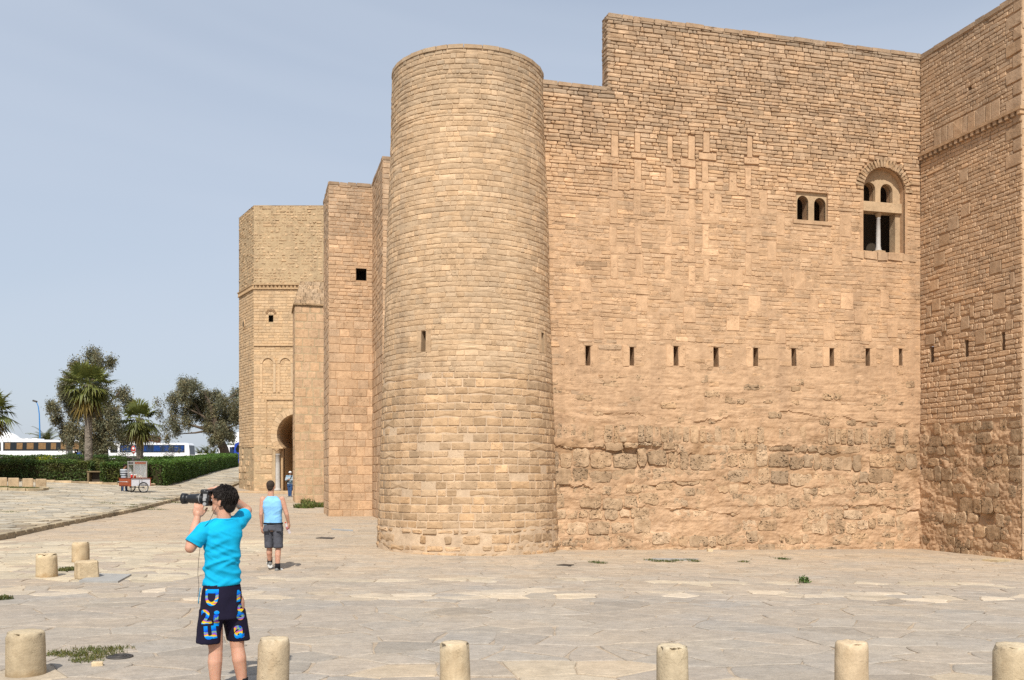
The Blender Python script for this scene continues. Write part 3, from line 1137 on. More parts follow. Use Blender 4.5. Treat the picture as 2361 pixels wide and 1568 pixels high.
# wall body behind the core: top, thickness and left end of the raised part
m = MB()
g = fm1(FM)
m.add([g(STEP_U, LOWZ - 0.3, -0.015), g(STEP_U, TOPZ - 0.03, -0.015), g(STEP_U, TOPZ - 0.03, -0.38), g(STEP_U, LOWZ - 0.3, -0.38)], [(0, 1, 2, 3)])
m.add([g(STEP_U, TOPZ - 0.03, -0.02), g(MAIN_U1, TOPZ - 0.03, -0.02), g(MAIN_U1, TOPZ - 0.03, -0.38), g(STEP_U, TOPZ - 0.03, -0.38)], [(0, 1, 2, 3)])
m.add([g(-0.3, LOWZ - 0.03, -0.02), g(STEP_U, LOWZ - 0.03, -0.02), g(STEP_U, LOWZ - 0.03, -1.4), g(-0.3, LOWZ - 0.03, -1.4)], [(0, 1, 2, 3)])
m.add([g(STEP_U, LOWZ - 0.3, -0.38), g(STEP_U, TOPZ - 0.03, -0.38), g(MAIN_U1, TOPZ - 0.03, -0.38), g(MAIN_U1, LOWZ - 0.3, -0.38)], [(0, 1, 2, 3)])
m.add([g(-0.3, -0.6, -1.4), g(-0.3, LOWZ - 0.03, -1.4), g(MAIN_U1, LOWZ - 0.03, -1.4), g(MAIN_U1, -0.6, -1.4)], [(0, 1, 2, 3)])
o = m.build('wall_body', M_MORT, curtain); tint_attr(o.data, (0.8, 0.78, 0.75))
# stones of the parapet's left end and coping stones along the top
FE = flat(*[float(t) for t in FM(np.float64(STEP_U), 0.0, -0.38)[:2]], -g(0, 0, -1)[0] + g(0, 0, 0)[0], -g(0, 0, -1)[1] + g(0, 0, 0)[1])
BE = Bricks(5)
BE.zone(0.0, 0.4, LOWZ - 0.05, TOPZ, 0.099, 0.24, [], (0.0, 0.03), 0.018, 0.014, 0.008, t_top)
put_bricks(BE.arrays(), FE, M_BRICK, core, 'brick', 0, 3)
def coping(fm, u0, u1, z, depth, parent, seed, mat, hh=0.05, d0=0.025):
    rr = random.Random(seed)
    u = u0; gg = fm1(fm)
    while u < u1:
        L = rr.uniform(0.3, 0.6)
        e = min(u + L, u1)
        h2 = hh * rr.uniform(0.75, 1.15)
        mm = MB()
        mm.prism([(u + 0.006, z - 0.05), (e - 0.006, z - 0.05), (e - 0.008, z + h2 * rr.uniform(0.75, 1)), (u + 0.02, z + h2)], gg, -depth, d0 + rr.uniform(-0.012, 0.012))
        o_ = mm.build('coping_stone', mat, parent)
        tint_attr(o_.data, tone(rr, 0.62, 0.86, -0.04))
        u = e
coping(FM, STEP_U, MAIN_U1, TOPZ - 0.03, 0.36, core, 3, M_BRICK)
coping(FM, 0.2, STEP_U - 0.02, LOWZ - 0.03, 0.5, core, 4, M_BRICK)

# slits
for i, s in enumerate(slits):
    m = MB()
    k = _rb.uniform(0.0, 0.02)
    recess(m, FM, [(s[0], s[2]), (s[1], s[2]), (s[1], s[3]), (s[0], s[3])], -0.005, -0.75, True)
    o = m.build('loophole', M_MORT, curtain); tint_attr(o.data, (0.8, 0.78, 0.76))
for s in slits:
    m = MB()
    m.prism([(s[0] - 0.06, s[3] + 0.004), (s[1] + 0.06, s[3] + 0.004), (s[1] + 0.06, s[3] + 0.075), (s[0] - 0.06, s[3] + 0.075)], g, -0.2, 0.012)
    o = m.build('loophole_lintel', M_BRICK, curtain); tint_attr(o.data, tone(_rb, 0.85, 1.05, 0.02))

# --- twin arched window
def plate_with_holes(fm, rect, hs, d0, d1):
    """rectangular stone slab (u0,u1,v0,v1) pierced by outlines hs; filled by triangulation"""
    from mathutils.geometry import tessellate_polygon
    outer = [(rect[0], rect[2]), (rect[1], rect[2]), (rect[1], rect[3]), (rect[0], rect[3])] if not isinstance(rect, list) else rect
    loops = [outer] + hs
    flatp = [p for l in loops for p in l]
    tri = tessellate_polygon([[Vector((u, v, 0)) for u, v in l] for l in loops])
    gg = fm1(fm)
    n = len(flatp)
    m = MB()
    vs = [gg(u, v, d1) for u, v in flatp] + [gg(u, v, d0) for u, v in flatp]
    fs = [tuple(t) for t in tri]
    b = 0
    for l in loops:
        k = len(l)
        fs += [(b + i, b + (i + 1) % k, n + b + (i + 1) % k, n + b + i) for i in range(k)]
        b += k
    m.add(vs, fs)
    return m
tw = empty('twin_window_anchor', parent=None) if False else None
def arch_outline(u0, u1, v0, v1, n=10):
    rr = (u1 - u0) / 2
    return [(u0, v0), (u1, v0)] + arch_pts((u0 + u1) / 2, v1 - rr, rr, n)
u0, u1, z0, z1 = win2
wA = (mwd(1838, 480, -.07)[0], mwd(1864, 480, -.07)[0]); wB = (mwd(1877, 480, -.07)[0], mwd(1904, 480, -.07)[0])
zt = z1 - 0.09
hA = arch_outline(wA[0], wA[1], z0 + 0.015, zt); hB = arch_outline(wB[0], wB[1], z0 + 0.015, zt - 0.02)
twin = plate_with_holes(FM, (u0 - 0.03, u1 + 0.05, z0 - 0.02, z1), [hA, hB], -0.16, -0.07).build('twin_arched_window', M_PLASTER, curtain)
m = MB()
recess(m, FM, hA, -0.1, -0.36, False); recess(m, FM, hB, -0.1, -0.36, False)
o = m.build('window_reveal', M_MORT, twin); tint_attr(o.data, (0.78, 0.76, 0.74))
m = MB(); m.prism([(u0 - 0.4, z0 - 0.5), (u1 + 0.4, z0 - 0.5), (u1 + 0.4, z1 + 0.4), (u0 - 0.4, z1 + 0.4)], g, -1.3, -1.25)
m.build('dark_room_plate', M_DARK, twin)  # dark plate, the unlit room is painted by its colour
m = MB()
recess(m, FM, [(u0, z0), (u1, z0), (u1, z1), (u0, z1)], 0.0, -0.08, False)
o = m.build('window_recess', M_MORT, twin); tint_attr(o.data, (0.95, 0.95, 0.95))
m = MB(); m.prism([(u0 - 0.1, z0 - 0.1), (u1 + 0.12, z0 - 0.1), (u1 + 0.12, z0 - 0.003), (u0 - 0.1, z0 - 0.003)], g, -0.1, 0.03)
o = m.build('window_sill', M_BRICK, twin); tint_attr(o.data, (0.95, 0.93, 0.9))

# --- large arched window: rubble arch, inner slab with two small arches, lintel, marble column
bigw = empty('arched_window', g(wb_uc, winb[2], 0), parent=curtain)
bigw.matrix_parent_inverse = PINV[curtain.name]
PINV[bigw.name] = Matrix.Translation(Vector(g(wb_uc, winb[2], 0))).inverted()
outl = [(winb[0], winb[2]), (winb[1], winb[2])] + arch_pts(wb_uc, wb_spring, wb_r, 20)
m = MB(); recess(m, FM, outl, 0.012, -0.32, False)
o = m.build('window_reveal', M_MORT, bigw); tint_attr(o.data, (0.98, 0.97, 0.96))
# ring of the wall face round the arch (hides the cut edge)
ring = plate_with_holes(FM, [(winb[0] - 0.09, winb[2] - 0.05), (winb[1] + 0.09, winb[2] - 0.05)] + arch_pts(wb_uc, wb_spring, wb_r + 0.09, 20), [outl[:]], -0.05, 0.006)
o = ring.build('arch_face', M_MORT, bigw); tint_attr(o.data, (0.94, 0.92, 0.9))
rr = random.Random(12)
nv = 25
for k in range(nv):
    a0 = math.pi * k / nv + 0.012; a1 = math.pi * (k + 1) / nv - 0.012
    ri, rop = wb_r + 0.01, wb_r + 0.01 + rr.uniform(0.17, 0.26)
    pts = [(wb_uc + ri * math.cos(a0), wb_spring + ri * math.sin(a0)), (wb_uc + rop * math.cos(a0 + .012), wb_spring + rop * math.sin(a0 + .012)), (wb_uc + rop * math.cos(a1 - .012), wb_spring + rop * math.sin(a1 - .012)), (wb_uc + ri * math.cos(a1), wb_spring + ri * math.sin(a1))]
    m = MB().prism(pts, g, -0.06, 0.02 + rr.uniform(-0.012, 0.028))
    o = m.build('voussoir', M_RUBBLE, bigw); tint_attr(o.data, tone(rr, 0.76, 1.04, 0.0))
lint0, lint1 = mwd(2040, 489, -.12)[1], mwd(2040, 467, -.12)[1]
sA = (mwd(1991, 440, -.2)[0], mwd(2018, 440, -.2)[0]); sB = (mwd(2030, 440, -.2)[0], mwd(2058, 440, -.2)[0])
zA = mwd(2005, 420, -.2)[1]; zB = mwd(2043, 424, -.2)[1]
hA = arch_outline(sA[0] + 0.005, sA[1], lint1 + 0.01, zA); hB = arch_outline(sB[0], sB[1], lint1 + 0.01, zB)
rI = wb_r + 0.02
slabo = [(wb_uc - rI, lint1 - 0.002), (wb_uc + rI, lint1 - 0.002)] + arch_pts(wb_uc, wb_spring, rI, 20)
o = plate_with_holes(FM, slabo, [hA, hB], -0.34, -0.2).build('tympanum', M_PLASTER, bigw)
m = MB(); recess(m, FM, hA, -0.3, -0.46, False); recess(m, FM, hB, -0.3, -0.46, False)
o = m.build('small_arch_reveal', M_MORT, bigw); tint_attr(o.data, (0.85, 0.83, 0.8))
m = MB().prism([(winb[0] - 0.01, lint0), (wb_uc + rI, lint0), (wb_uc + rI, lint1), (winb[0] - 0.01, lint1)], g, -0.42, -0.12)
m.build('lintel', M_PLASTER, bigw)
jx = mwd(2064, 520, -.2)[0]
m = MB().prism([(jx, winb[2]), (wb_uc + rI, winb[2]), (wb_uc + rI, lint0 - 0.003), (jx, lint0 - 0.003)], g, -0.44, -0.2)
m.build('jamb', M_PLASTER, bigw)
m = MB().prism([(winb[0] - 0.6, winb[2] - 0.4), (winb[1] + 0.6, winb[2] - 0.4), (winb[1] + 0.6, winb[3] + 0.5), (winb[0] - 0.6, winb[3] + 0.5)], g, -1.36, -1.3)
m.build('dark_room_plate', M_DARK, bigw)  # plate behind the arch, room shade painted as near-black
cu = mwd(2025, 520, -.27)[0]
c0 = g(cu, winb[2] + 0.1, -0.27)
hcol = lint0 - winb[2] - 0.1
m = MB().lathe(c0, [(0.085, 0.0), (0.088, 0.03), (0.07, 0.06), (0.072, 0.09), (0.06, 0.13), (0.058, hcol * 0.5), (0.052, hcol - 0.16), (0.06, hcol - 0.15), (0.06, hcol - 0.13)], 20)
colm = m.build('column', M_MARBLE, bigw)
m = MB().lathe(c0, [(0.055, hcol - 0.13), (0.06, hcol - 0.1), (0.085, hcol - 0.035), (0.095, hcol - 0.03), (0.095, hcol)], 16)
m.build('capital', M_PLASTER, colm)
cb = g(cu, winb[2] + 0.045, -0.27)
m = MB().box(cb, (0.27, 0.27, 0.12), math.atan2(UY, UX) + 0.3, 0.012)
m.build('column_base', M_PLASTER, colm)
# sill stones
uu = winb[0] - 0.35
while uu < winb[1] + 0.3:
    L = rr.uniform(0.25, 0.5)
    m = MB().prism([(uu, winb[2] - 0.2 * rr.uniform(0.8, 1.1)), (uu + L - 0.02, winb[2] - 0.2), (uu + L - 0.02, winb[2] - 0.004), (uu, winb[2] - 0.004)], g, -0.4, 0.024 + rr.uniform(-0.01, 0.014))
    o = m.build('sill_stone', M_BRICK, bigw); tint_attr(o.data, tone(rr, 0.88, 1.08, 0.0))
    uu += L

# ================================================================== round tower
TC = (-1.07, 23.37)
TR0, TR1, TZ1 = 2.2, 1.845, 11.39
REF = 2.2
FT = round_(TC[0], TC[1], TR0, 0.0, TR1, TZ1, REF)
tower = empty('round_tower', (TC[0], TC[1], 0), label='round tapering tower of pale sandstone courses beside the curtain wall', category='tower')
def twp(px, py, yy=22.3):
    """print position on the tower's near side -> (u, z)"""
    t = (px - CX) / FOC
    for _ in range(12):
        X = t * yy
        z = EYE + (HOR - py) / FOC * yy
        rad = TR0 + (TR1 - TR0) * z / TZ1
        sx = max(-0.99, min(0.99, (X - TC[0]) / rad))
        yy = TC[1] - rad * math.sqrt(1 - sx * sx)
    return REF * math.asin(sx), z
TS = []
for (x0, x1, y0, y1) in ((972, 983, 763, 812), (1249, 1255, 768, 812)):
    a, zb = twp(x0, y1); b, zt = twp(x1, y0)
    TS.append((a, b, zb, zt))
AMAX = 1.62 * REF
BT_ = Bricks(31)
def t_tow(u, v, r):
    g_ = r.uniform(0.86, 1.08)
    if r.random() < 0.1: g_ *= 1.18
    w = r.uniform(-0.03, 0.03) + (0.03 if v < 4.05 else 0.0)
    if v < 4.05: g_ *= 0.95
    k = min(max((v - 9.7) / 1.4, 0), 1)
    g_ *= 1 - 0.13 * k
    w -= 0.035 * k
    lowk = 1 if v < 4.0 else 0
    if lowk and r.random() < 0.25:
        g_ *= 0.86
    if v < 4 and r.random() < 0.1: w += 0.03
    return (g_ * (1 + w), g_, g_ * (1 - 1.3 * w))
BT_.zone(-AMAX, AMAX, 9.9, TZ1, 0.115, 0.26, [], (0.002, 0.016), 0.010, 0.010, 0.006, t_tow, hvar=0.12)
BT_.zone(-AMAX, AMAX, 4.05, 9.9, 0.12, 0.27, TS, (0.001, 0.010), 0.008, 0.008, 0.005, t_tow, hvar=0.12)
BT_.zone(-AMAX, AMAX, 0.55, 4.05, 0.18, 0.36, TS, (0.006, 0.014), 0.024, 0.009, 0.007, t_tow, hvar=0.14, lnvar=0.3, drop=0.03)
BT_.zone(-AMAX, AMAX, -0.35, 0.55, 0.19, 0.32, TS, (0.0, 0.03), 0.04, 0.016, 0.02, t_tow, hvar=0.2, drop=0.2)
def wobt(U, V):
    return 0.012 * fbm(U * 1.1, V * 1.5, 0, 61, 3)
us = snap(np.arange(-AMAX, AMAX + 0.02, 0.045), [v for s in TS for v in s[:2]])
vs_ = snap(np.arange(-0.5, TZ1 + 0.001, 0.05), [v for s in TS for v in s[2:]])
def tero(U, V):
    low = np.clip((1.0 - V) / 0.7, 0, 1)
    return -0.007 + 0.005 * fbm(U * 4, V * 6, 0, 71) + low * (0.022 * fbm(U * 3, V * 4, 0, 72) + 0.008)
def ttint(U, V):
    k = np.clip((V - 4.0) / 0.4, 0, 1)[:, None]
    return np.ones((len(U), 3)) * (1.13 - 0.1 * k) * (1 - (1 - k) * np.array([0.02, 0.0, -0.05]))
tcore = sheet('tower_core', FT, us, vs_, tero, TS, M_TMORT, tower, ttint)
put_bricks(BT_.arrays(wobt), FT, M_TBRICK, tcore, 'brick', 300, 9, lambda c, px, py: (c[:, 1] < TC[1] - 0.9))
m = MB().lathe((TC[0], TC[1], 0), [(TR1 - 0.05, TZ1 - 0.4), (TR1 - 0.02, TZ1 - 0.02), (0.3, TZ1 - 0.01)], 48)
o = m.build('tower_roof', M_TMORT, tower); tint_attr(o.data, (0.8, 0.78, 0.75))
rr = random.Random(8)
a = -1.6
gt = fm1(FT)
while a < 1.6:                               # coping ring
    da = rr.uniform(0.14, 0.24)
    m = MB().prism([(REF * a + 0.008, TZ1 - 0.02), (REF * (a + da) - 0.008, TZ1 - 0.02), (REF * (a + da) - 0.012, TZ1 + 0.07 * rr.uniform(0.85, 1.1)), (REF * a + 0.012, TZ1 + 0.07)], gt, -0.35, 0.03 + rr.uniform(-0.008, 0.008))
    o = m.build('coping_stone', M_TBRICK, tcore); tint_attr(o.data, tone(rr, 0.76, 0.9, -0.03))
    a += da
for s in TS:
    m = MB(); recess(m, FT, [(s[0], s[2]), (s[1], s[2]), (s[1], s[3]), (s[0], s[3])], 0.0, -0.7, True)
    o = m.build('loophole', M_TMORT, tower); tint_attr(o.data, (0.8, 0.78, 0.76))
    m = MB()
    m.prism([(s[0] - 0.13, s[2] - 0.01), (s[0] - 0.004, s[2] - 0.01), (s[0] - 0.004, s[3] + 0.01), (s[0] - 0.13, s[3] + 0.01)], gt, -0.1, 0.012)
    o = m.build('loophole_jamb', M_TBRICK, tower); tint_attr(o.data, (0.98, 0.97, 0.95))
    m = MB()
    m.prism([(s[1] + 0.004, s[2] - 0.01), (s[1] + 0.14, s[2] - 0.01), (s[1] + 0.14, s[3] + 0.01), (s[1] + 0.004, s[3] + 0.01)], gt, -0.1, 0.013)
    o = m.build('loophole_jamb', M_TBRICK, tower); tint_attr(o.data, (0.9, 0.88, 0.86))

# ================================================================== projecting wall at the right
CRN = FM(np.float64(MAIN_U1), 0.0, 0.0)
RX, RY = float(CRN[0]), float(CRN[1])
FR = flat(RX, RY, UY, -UX)
def rwp(px, py):
    t = (px - CX) / FOC
    s = (RY * t - RX) / (UY + UX * t)
    return s, EYE + (HOR - py) / FOC * (RY - UX * s)
SIDE_L = 3.56
sidew = empty('side_wall', (RX + 0.5, RY - 1.7, -0.25), label='darker projecting fortress wall at the right edge with dentil ledge', category='wall', kind='thing')
rs = []
for (x0, x1, y0, y1) in ((2144, 2153, 799, 838), (2224, 2233, 783, 825), (2309, 2317, 765, 808), (2232, 2240, 196, 212)):
    a, zb = rwp(x0, (y1 + y0) / 2 + (y1 - y0) / 2); b, zt = rwp(x1, y0)
    rs.append((a, b, zb, zt))
LEDGE = 10.3
RT = 13.0
BR = Bricks(41)
def t_side(u, v, r):
    g_ = r.uniform(0.9, 1.1)
    if r.random() < 0.04: g_ *= 1.2
    w = r.uniform(-0.03, 0.03)
    if v > 10.4: g_ *= 0.92; w -= 0.02
    if v > RT - 0.2: g_ *= 0.85
    return (g_ * (1 + w), g_, g_ * (1 - 1.3 * w))
rblk = []
r2 = random.Random(9)
uu = 0.55
while uu < 2.6:                               # upright dressed slabs over the ledge
    w = r2.uniform(0.18, 0.36)
    rblk.append((uu, uu + w, LEDGE + 0.1, LEDGE + 0.55)); uu += w
for k in range(12):
    rblk.append((SIDE_L - (0.5 if k % 2 else 0.28), SIDE_L, RT - 0.33 * (k + 1) + 0.02, RT - 0.33 * k - 0.02))
for k in range(14):
    a, b = r2.uniform(0.2, 3.2), r2.uniform(4.8, 9.6)
    nb = (a, a + r2.uniform(0.3, 0.42), b, b + r2.uniform(0.28, 0.4))
    if not any(hit(nb, o_) for o_ in rblk + rs): rblk.append(nb)
for k in range(16):
    a, b = r2.uniform(0.2, 3.2), r2.uniform(4.9, 6.2)
    nb = (a, a + r2.uniform(0.12, 0.3), b, b + r2.uniform(0.24, 0.4))
    if not any(hit(nb, o_) for o_ in rblk + rs): rblk.append(nb)
RALL = rblk + rs
BR.zone(0, SIDE_L, LEDGE + 0.1, RT, 0.105, 0.22, RALL, (0.0, 0.016), 0.011, 0.010, 0.006, t_side)
BR.zone(0, SIDE_L, 6.3, LEDGE - 0.08, 0.106, 0.21, RALL, (0.0, 0.016), 0.011, 0.010, 0.006, t_side)
BR.zone(0, SIDE_L, 3.1, 6.3, 0.135, 0.24, RALL, (0.0, 0.022), 0.014, 0.014, 0.010, t_side, drop=0.03)
for b in rblk:
    BR.add(b[0] + 0.006, b[1] - 0.006, b[2] + 0.006, b[3] - 0.006, r2.uniform(0.01, 0.024), 0.01, 0.006, tone(r2, 0.82, 1.0, 0.0))
def rero(U, V):
    deep = np.clip((3.2 - V) / 0.5, 0, 1)
    h = -0.016 + 0.008 * fbm(U * 4, V * 6, 0, 81)
    h = h + deep * (0.02 + 0.06 * fbm(U * 1.8, V * 2.6, 0, 82) + 0.04 * fbm(U * 6, V * 8, 0, 83) + 0.02 * fbm(U * 16, V * 18, 0, 84))
    h = h - 0.12 * np.exp(-((U - 1.6) / 0.35) ** 2 - ((V - 0.9) / 0.25) ** 2) - 0.1 * np.exp(-((U - 2.4) / 0.3) ** 2 - ((V - 0.7) / 0.3) ** 2)
    return h
def rtint(U, V):
    k = np.clip((V - 3.2) / 0.5, 0, 1)[:, None]
    sp = np.clip(fbm(U * 2, V * 3, 0, 87, 4) * 2, 0, 1)[:, None]
    return np.ones((len(U), 3)) * (1 - 0.16 * k) * (1 - 0.25 * sp * (1 - k))
us = snap(np.arange(-0.06, SIDE_L + 0.001, 0.035), [v for s in rs for v in s[:2]])
vs_ = snap(np.arange(-0.7, RT + 0.001, 0.035), [v for s in rs for v in s[2:]])
rcore = sheet('wall_core', FR, us, vs_, rero, rs, M_MORT, sidew, rtint)
put_bricks(BR.arrays(wobm), FR, M_BRICK, rcore, 'brick', 300, 10)
RB2 = []
v = -0.5
while v < 3.05:
    hh = r2.uniform(0.24, 0.42)
    u = 0.03
    while u < SIDE_L - 0.1:
        w = r2.uniform(0.18, 0.55)
        if r2.random() < 0.88:
            rub(RB2, u, min(u + w - 0.03, SIDE_L), v + r2.uniform(-.05, .05), v + hh * r2.uniform(0.75, 1.02), r2.uniform(-0.005, 0.03), 0.022, tone(r2, 0.68, 1.02, 0.0))
        u += w
    v += hh
put_rubble(FR, RB2, M_RUBBLE, rcore, 'rubble_block', 6)
gr = fm1(FR)
m = MB().prism([(-0.02, LEDGE + 0.01), (SIDE_L + 0.05, LEDGE + 0.01), (SIDE_L + 0.05, LEDGE + 0.085), (-0.02, LEDGE + 0.085)], gr, -0.05, 0.10)
ledge = m.build('ledge', M_BRICK, sidew); tint_attr(ledge.data, (0.88, 0.85, 0.8))
uu = 0.06
while uu < SIDE_L:
    m = MB().prism([(uu, LEDGE - 0.09), (uu + 0.1, LEDGE - 0.09), (uu + 0.1, LEDGE + 0.008), (uu, LEDGE + 0.008)], gr, -0.05, 0.085)
    o = m.build('dentil', M_BRICK, ledge); tint_attr(o.data, tone(r2, 0.75, 0.98, 0.02))
    uu += 0.19
coping(FR, 0, SIDE_L, RT, 0.4, rcore, 6, M_BRICK, 0.08)
for s in rs:
    m = MB(); recess(m, FR, [(s[0], s[2]), (s[1], s[2]), (s[1], s[3]), (s[0], s[3])], 0.0, -0.6, True)
    o = m.build('loophole', M_MORT, sidew); tint_attr(o.data, (0.8, 0.78, 0.76))
# front face of that projection, just round the corner, and its top
e0 = FR(np.float64(SIDE_L), 0.0, 0.0)
FF = flat(float(e0[0]), float(e0[1]), UX, UY)
BF = Bricks(43)
BF.zone(0.0, 3.0, -0.6, RT, 0.33, 0.5, [], (0.0, 0.012), 0.012, 0.01, 0.004, lambda u, v, r: tone(r, 0.95, 1.1, 0.0))
fcore = sheet('wall_core', FF, np.arange(0, 3.01, 0.25), np.arange(-0.7, RT + 0.01, 0.25), lambda U, V: 0 * U - 0.01, [], M_MORT, sidew)
put_bricks(BF.arrays(), FF, M_BRICK, fcore, 'brick', 0, 14)
gf = fm1(FF)
m = MB().add([gf(0, RT - 0.01, 0), gf(3, RT - 0.01, 0), gf(3, RT - 0.01, -4), gf(0, RT - 0.01, -4)], [(0, 1, 2, 3)])
m.add([gf(3, -0.7, 0), gf(3, RT - 0.01, 0), gf(3, RT - 0.01, -4), gf(3, -0.7, -4)], [(0, 1, 2, 3)])
o = m.build('wall_top', M_MORT, sidew); tint_attr(o.data, (0.8, 0.78, 0.75))

# ================================================================== blocks beyond the round tower
def box_tower(name, label, p0, w_front, w_left, z0, z1, cat, seed, h, ln, n_single, holes=(), mats=(M_BRICK, M_MORT), tf=None, w_right=0.0, zones=None, cop=True):
    """square block: p0 = front-left corner, faces built along the fortress axes"""
    o = empty(name, (p0[0], p0[1], z0), label=label, category=cat, kind='thing')
    Fa = flat(p0[0], p0[1], UX, UY)                      # front
    bl = (p0[0] - UY * w_left, p0[1] + UX * w_left)
    Fb = flat(bl[0], bl[1], UY, -UX)                     # left side, runs back to front
    rc = random.Random(seed)
    for F_, w, n, sd, hs in ((Fa, w_front, n_single, 0, list(holes)), (Fb, w_left, n_single // 2, 1, [])):
        core_ = sheet('wall_core', F_, snap(np.arange(0, w + 0.001, min(0.12, w / 8)), [v for q_ in hs for v in q_[:2]] + [w]), snap(np.arange(z0 - 0.3, z1 + 0.001, 0.12), [v for q_ in hs for v in q_[2:]] + [z1]), lambda U, V: -0.006 + 0.008 * fbm(U * 3, V * 4, 0, 90), hs, mats[1], o, (0.9, 0.88, 0.86))
        B_ = Bricks(seed + sd)
        for (za, zb, hh, ll, jj, dd) in (zones or [(z0 - 0.3, z1, h, ln, 0.014, (0.0, 0.02))]):
            B_.zone(0, w, za, zb, hh, ll, hs, dd, jj, 0.012, 0.008, tf or t_mid, hvar=0.15, lnvar=0.3)
        put_bricks(B_.arrays(), F_, mats[0], core_, 'brick', n, seed + sd + 50)
    ga = fm1(Fa)
    m_ = MB().add([ga(0, z1 - 0.02, 0), ga(w_front, z1 - 0.02, 0), ga(w_front, z1 - 0.02, -w_left), ga(0, z1 - 0.02, -w_left)], [(0, 1, 2, 3)])
    m_.add([ga(w_front, z0 - 0.3, 0), ga(w_front, z1 - 0.02, 0), ga(w_front, z1 - 0.02, -w_left), ga(w_front, z0 - 0.3, -w_left)], [(0, 1, 2, 3)])
    m_.add([ga(0, z0 - 0.3, -w_left), ga(0, z1 - 0.02, -w_left), ga(w_front, z1 - 0.02, -w_left), ga(w_front, z0 - 0.3, -w_left)], [(0, 1, 2, 3)])
    tp = m_.build('wall_body', mats[1], o); tint_attr(tp.data, (0.85, 0.83, 0.8))
    if cop:
        coping(Fa, 0, w_front, z1, 0.4, tp, seed, mats[0], 0.08)
        coping(Fb, 0, w_left, z1, 0.4, tp, seed + 1, mats[0], 0.08)
    return o, Fa, Fb

def t_blk(u, v, r):
    g_ = r.uniform(0.88, 1.12)
    if r.random() < 0.05: g_ *= 1.18
    w = 0.0 + r.uniform(-0.03, 0.03)
    if v > 11.5: g_ *= 0.9; w -= 0.03
    return (g_ * (1 + w), g_, g_ * (1 - 1.3 * w))
box_tower('rear_wall', 'narrow strip of stone wall between the round tower and square pier', (-4.9, 36.2), 5.0, 3.6, 0.0, 13.73, 'wall', 61, 0.3, 0.6, 90, tf=t_blk,
          zones=[(-0.4, 7, 0.36, 0.7, 0.02, (0.0, 0.02)), (7, 13.73, 0.2, 0.45, 0.016, (0, 0.02))])
def on_plane(px, py, p0):
    t = (px - CX) / FOC
    u = (p0[1] * t - p0[0]) / (UX - UY * t)
    return u, EYE + (HOR - py) / FOC * (p0[1] + UY * u)
B0 = (-7.5, 39.05)
ha, hb = on_plane(821, 646, B0), on_plane(845, 620, B0)
sqh = (ha[0], hb[0], ha[1], hb[1])
pier, FP, _ = box_tower('square_pier', 'tall square stone pier with small square opening left of round tower', B0, 2.2, 3.1, 0.0, 13.66, 'tower', 63, 0.16, 0.36, 300, holes=[sqh], tf=t_blk,
          zones=[(-0.4, 8.05, 0.36, 0.5, 0.022, (0.0, 0.016)), (8.05, 13.66, 0.16, 0.34, 0.014, (0.0, 0.02))])
m = MB(); recess(m, FP, [(sqh[0], sqh[2]), (sqh[1], sqh[2]), (sqh[1], sqh[3]), (sqh[0], sqh[3])], 0.0, -0.9, True)
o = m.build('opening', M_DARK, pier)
gp = fm1(FP)
m = MB().prism([(sqh[0] - 0.06, sqh[3] + 0.003), (sqh[1] + 0.06, sqh[3] + 0.003), (sqh[1] + 0.06, sqh[3] + 0.09), (sqh[0] - 0.06, sqh[3] + 0.09)], gp, -0.3, 0.02)
o = m.build('opening_lintel', M_BRICK, pier); tint_attr(o.data, (0.9, 0.88, 0.86))

# sloped-cap buttress
Q0 = ((679.5 - CX) / FOC * 51.6, 51.6)
qz = EYE + (HOR - 704) / FOC * 51.7
def t_but(u, v, r):
    g_ = r.uniform(0.9, 1.1); w = 0.03 + r.uniform(-0.03, 0.03)
    return (g_ * (1 + w), g_, g_ * (1 - 1.3 * w))
buttress, FQ, _ = box_tower('gate_buttress', 'smooth reddish ashlar buttress with sloping cap beside the gate', Q0, 2.2, 3.0, 0.1, qz, 'buttress', 67, 0.5, 0.62, 200, mats=(M_BRICK, M_GMORT), tf=t_but, cop=False,
          zones=[(-0.3, qz - 0.03, 0.46, 0.55, 0.05, (-0.004, 0.006))])
gq = fm1(FQ)
cz = EYE + (HOR - 655) / FOC * 53.0
m = MB()
m.add([gq(-0.08, qz + 0.01, 0.1), gq(2.2, qz + 0.01, 0.1), gq(2.2, qz + 0.01, -3.0), gq(-0.08, qz + 0.01, -3.0), gq(-0.08, qz + 0.1, 0.1), gq(2.2, qz + 0.1, 0.1), gq(2.2, qz + 0.1, -3.0), gq(-0.08, qz + 0.1, -3.0)],
      [(0, 1, 5, 4), (4, 5, 6, 7), (0, 4, 7, 3), (0, 3, 2, 1)])
slab = m.build('cap_slab', M_RUBBLE, buttress); tint_attr(slab.data, (0.75, 0.74, 0.7))
zs = np.linspace(qz + 0.1, cz, 7)
rr = random.Random(4)
for k in range(6):
    f0, f1 = k / 6, (k + 1) / 6
    u = 0.0 + 0.36 * f0
    while u < 2.2:
        L = rr.uniform(0.25, 0.5); e = min(u + L, 2.2)
        m = MB()
        d_0, d_1 = -0.5 * f0, -0.5 * f1
        vsx = [gq(u + 0.01, zs[k], d_0), gq(e - 0.01, zs[k], d_0), gq(e - 0.01, zs[k + 1], d_1), gq(u + 0.01, zs[k + 1], d_1)] + [gq(u + 0.01, zs[k], -2.9), gq(e - 0.01, zs[k], -2.9), gq(e - 0.01, zs[k + 1] - 0.01, -2.9), gq(u + 0.01, zs[k + 1] - 0.01, -2.9)]
        m.add(vsx, [(0, 1, 2, 3), (1, 5, 6, 2), (4, 0, 3, 7), (3, 2, 6, 7)])
        o = m.build('cap_stone', M_RUBBLE, slab); tint_attr(o.data, tone(rr, 0.72, 1.0, -0.02))
        u = e

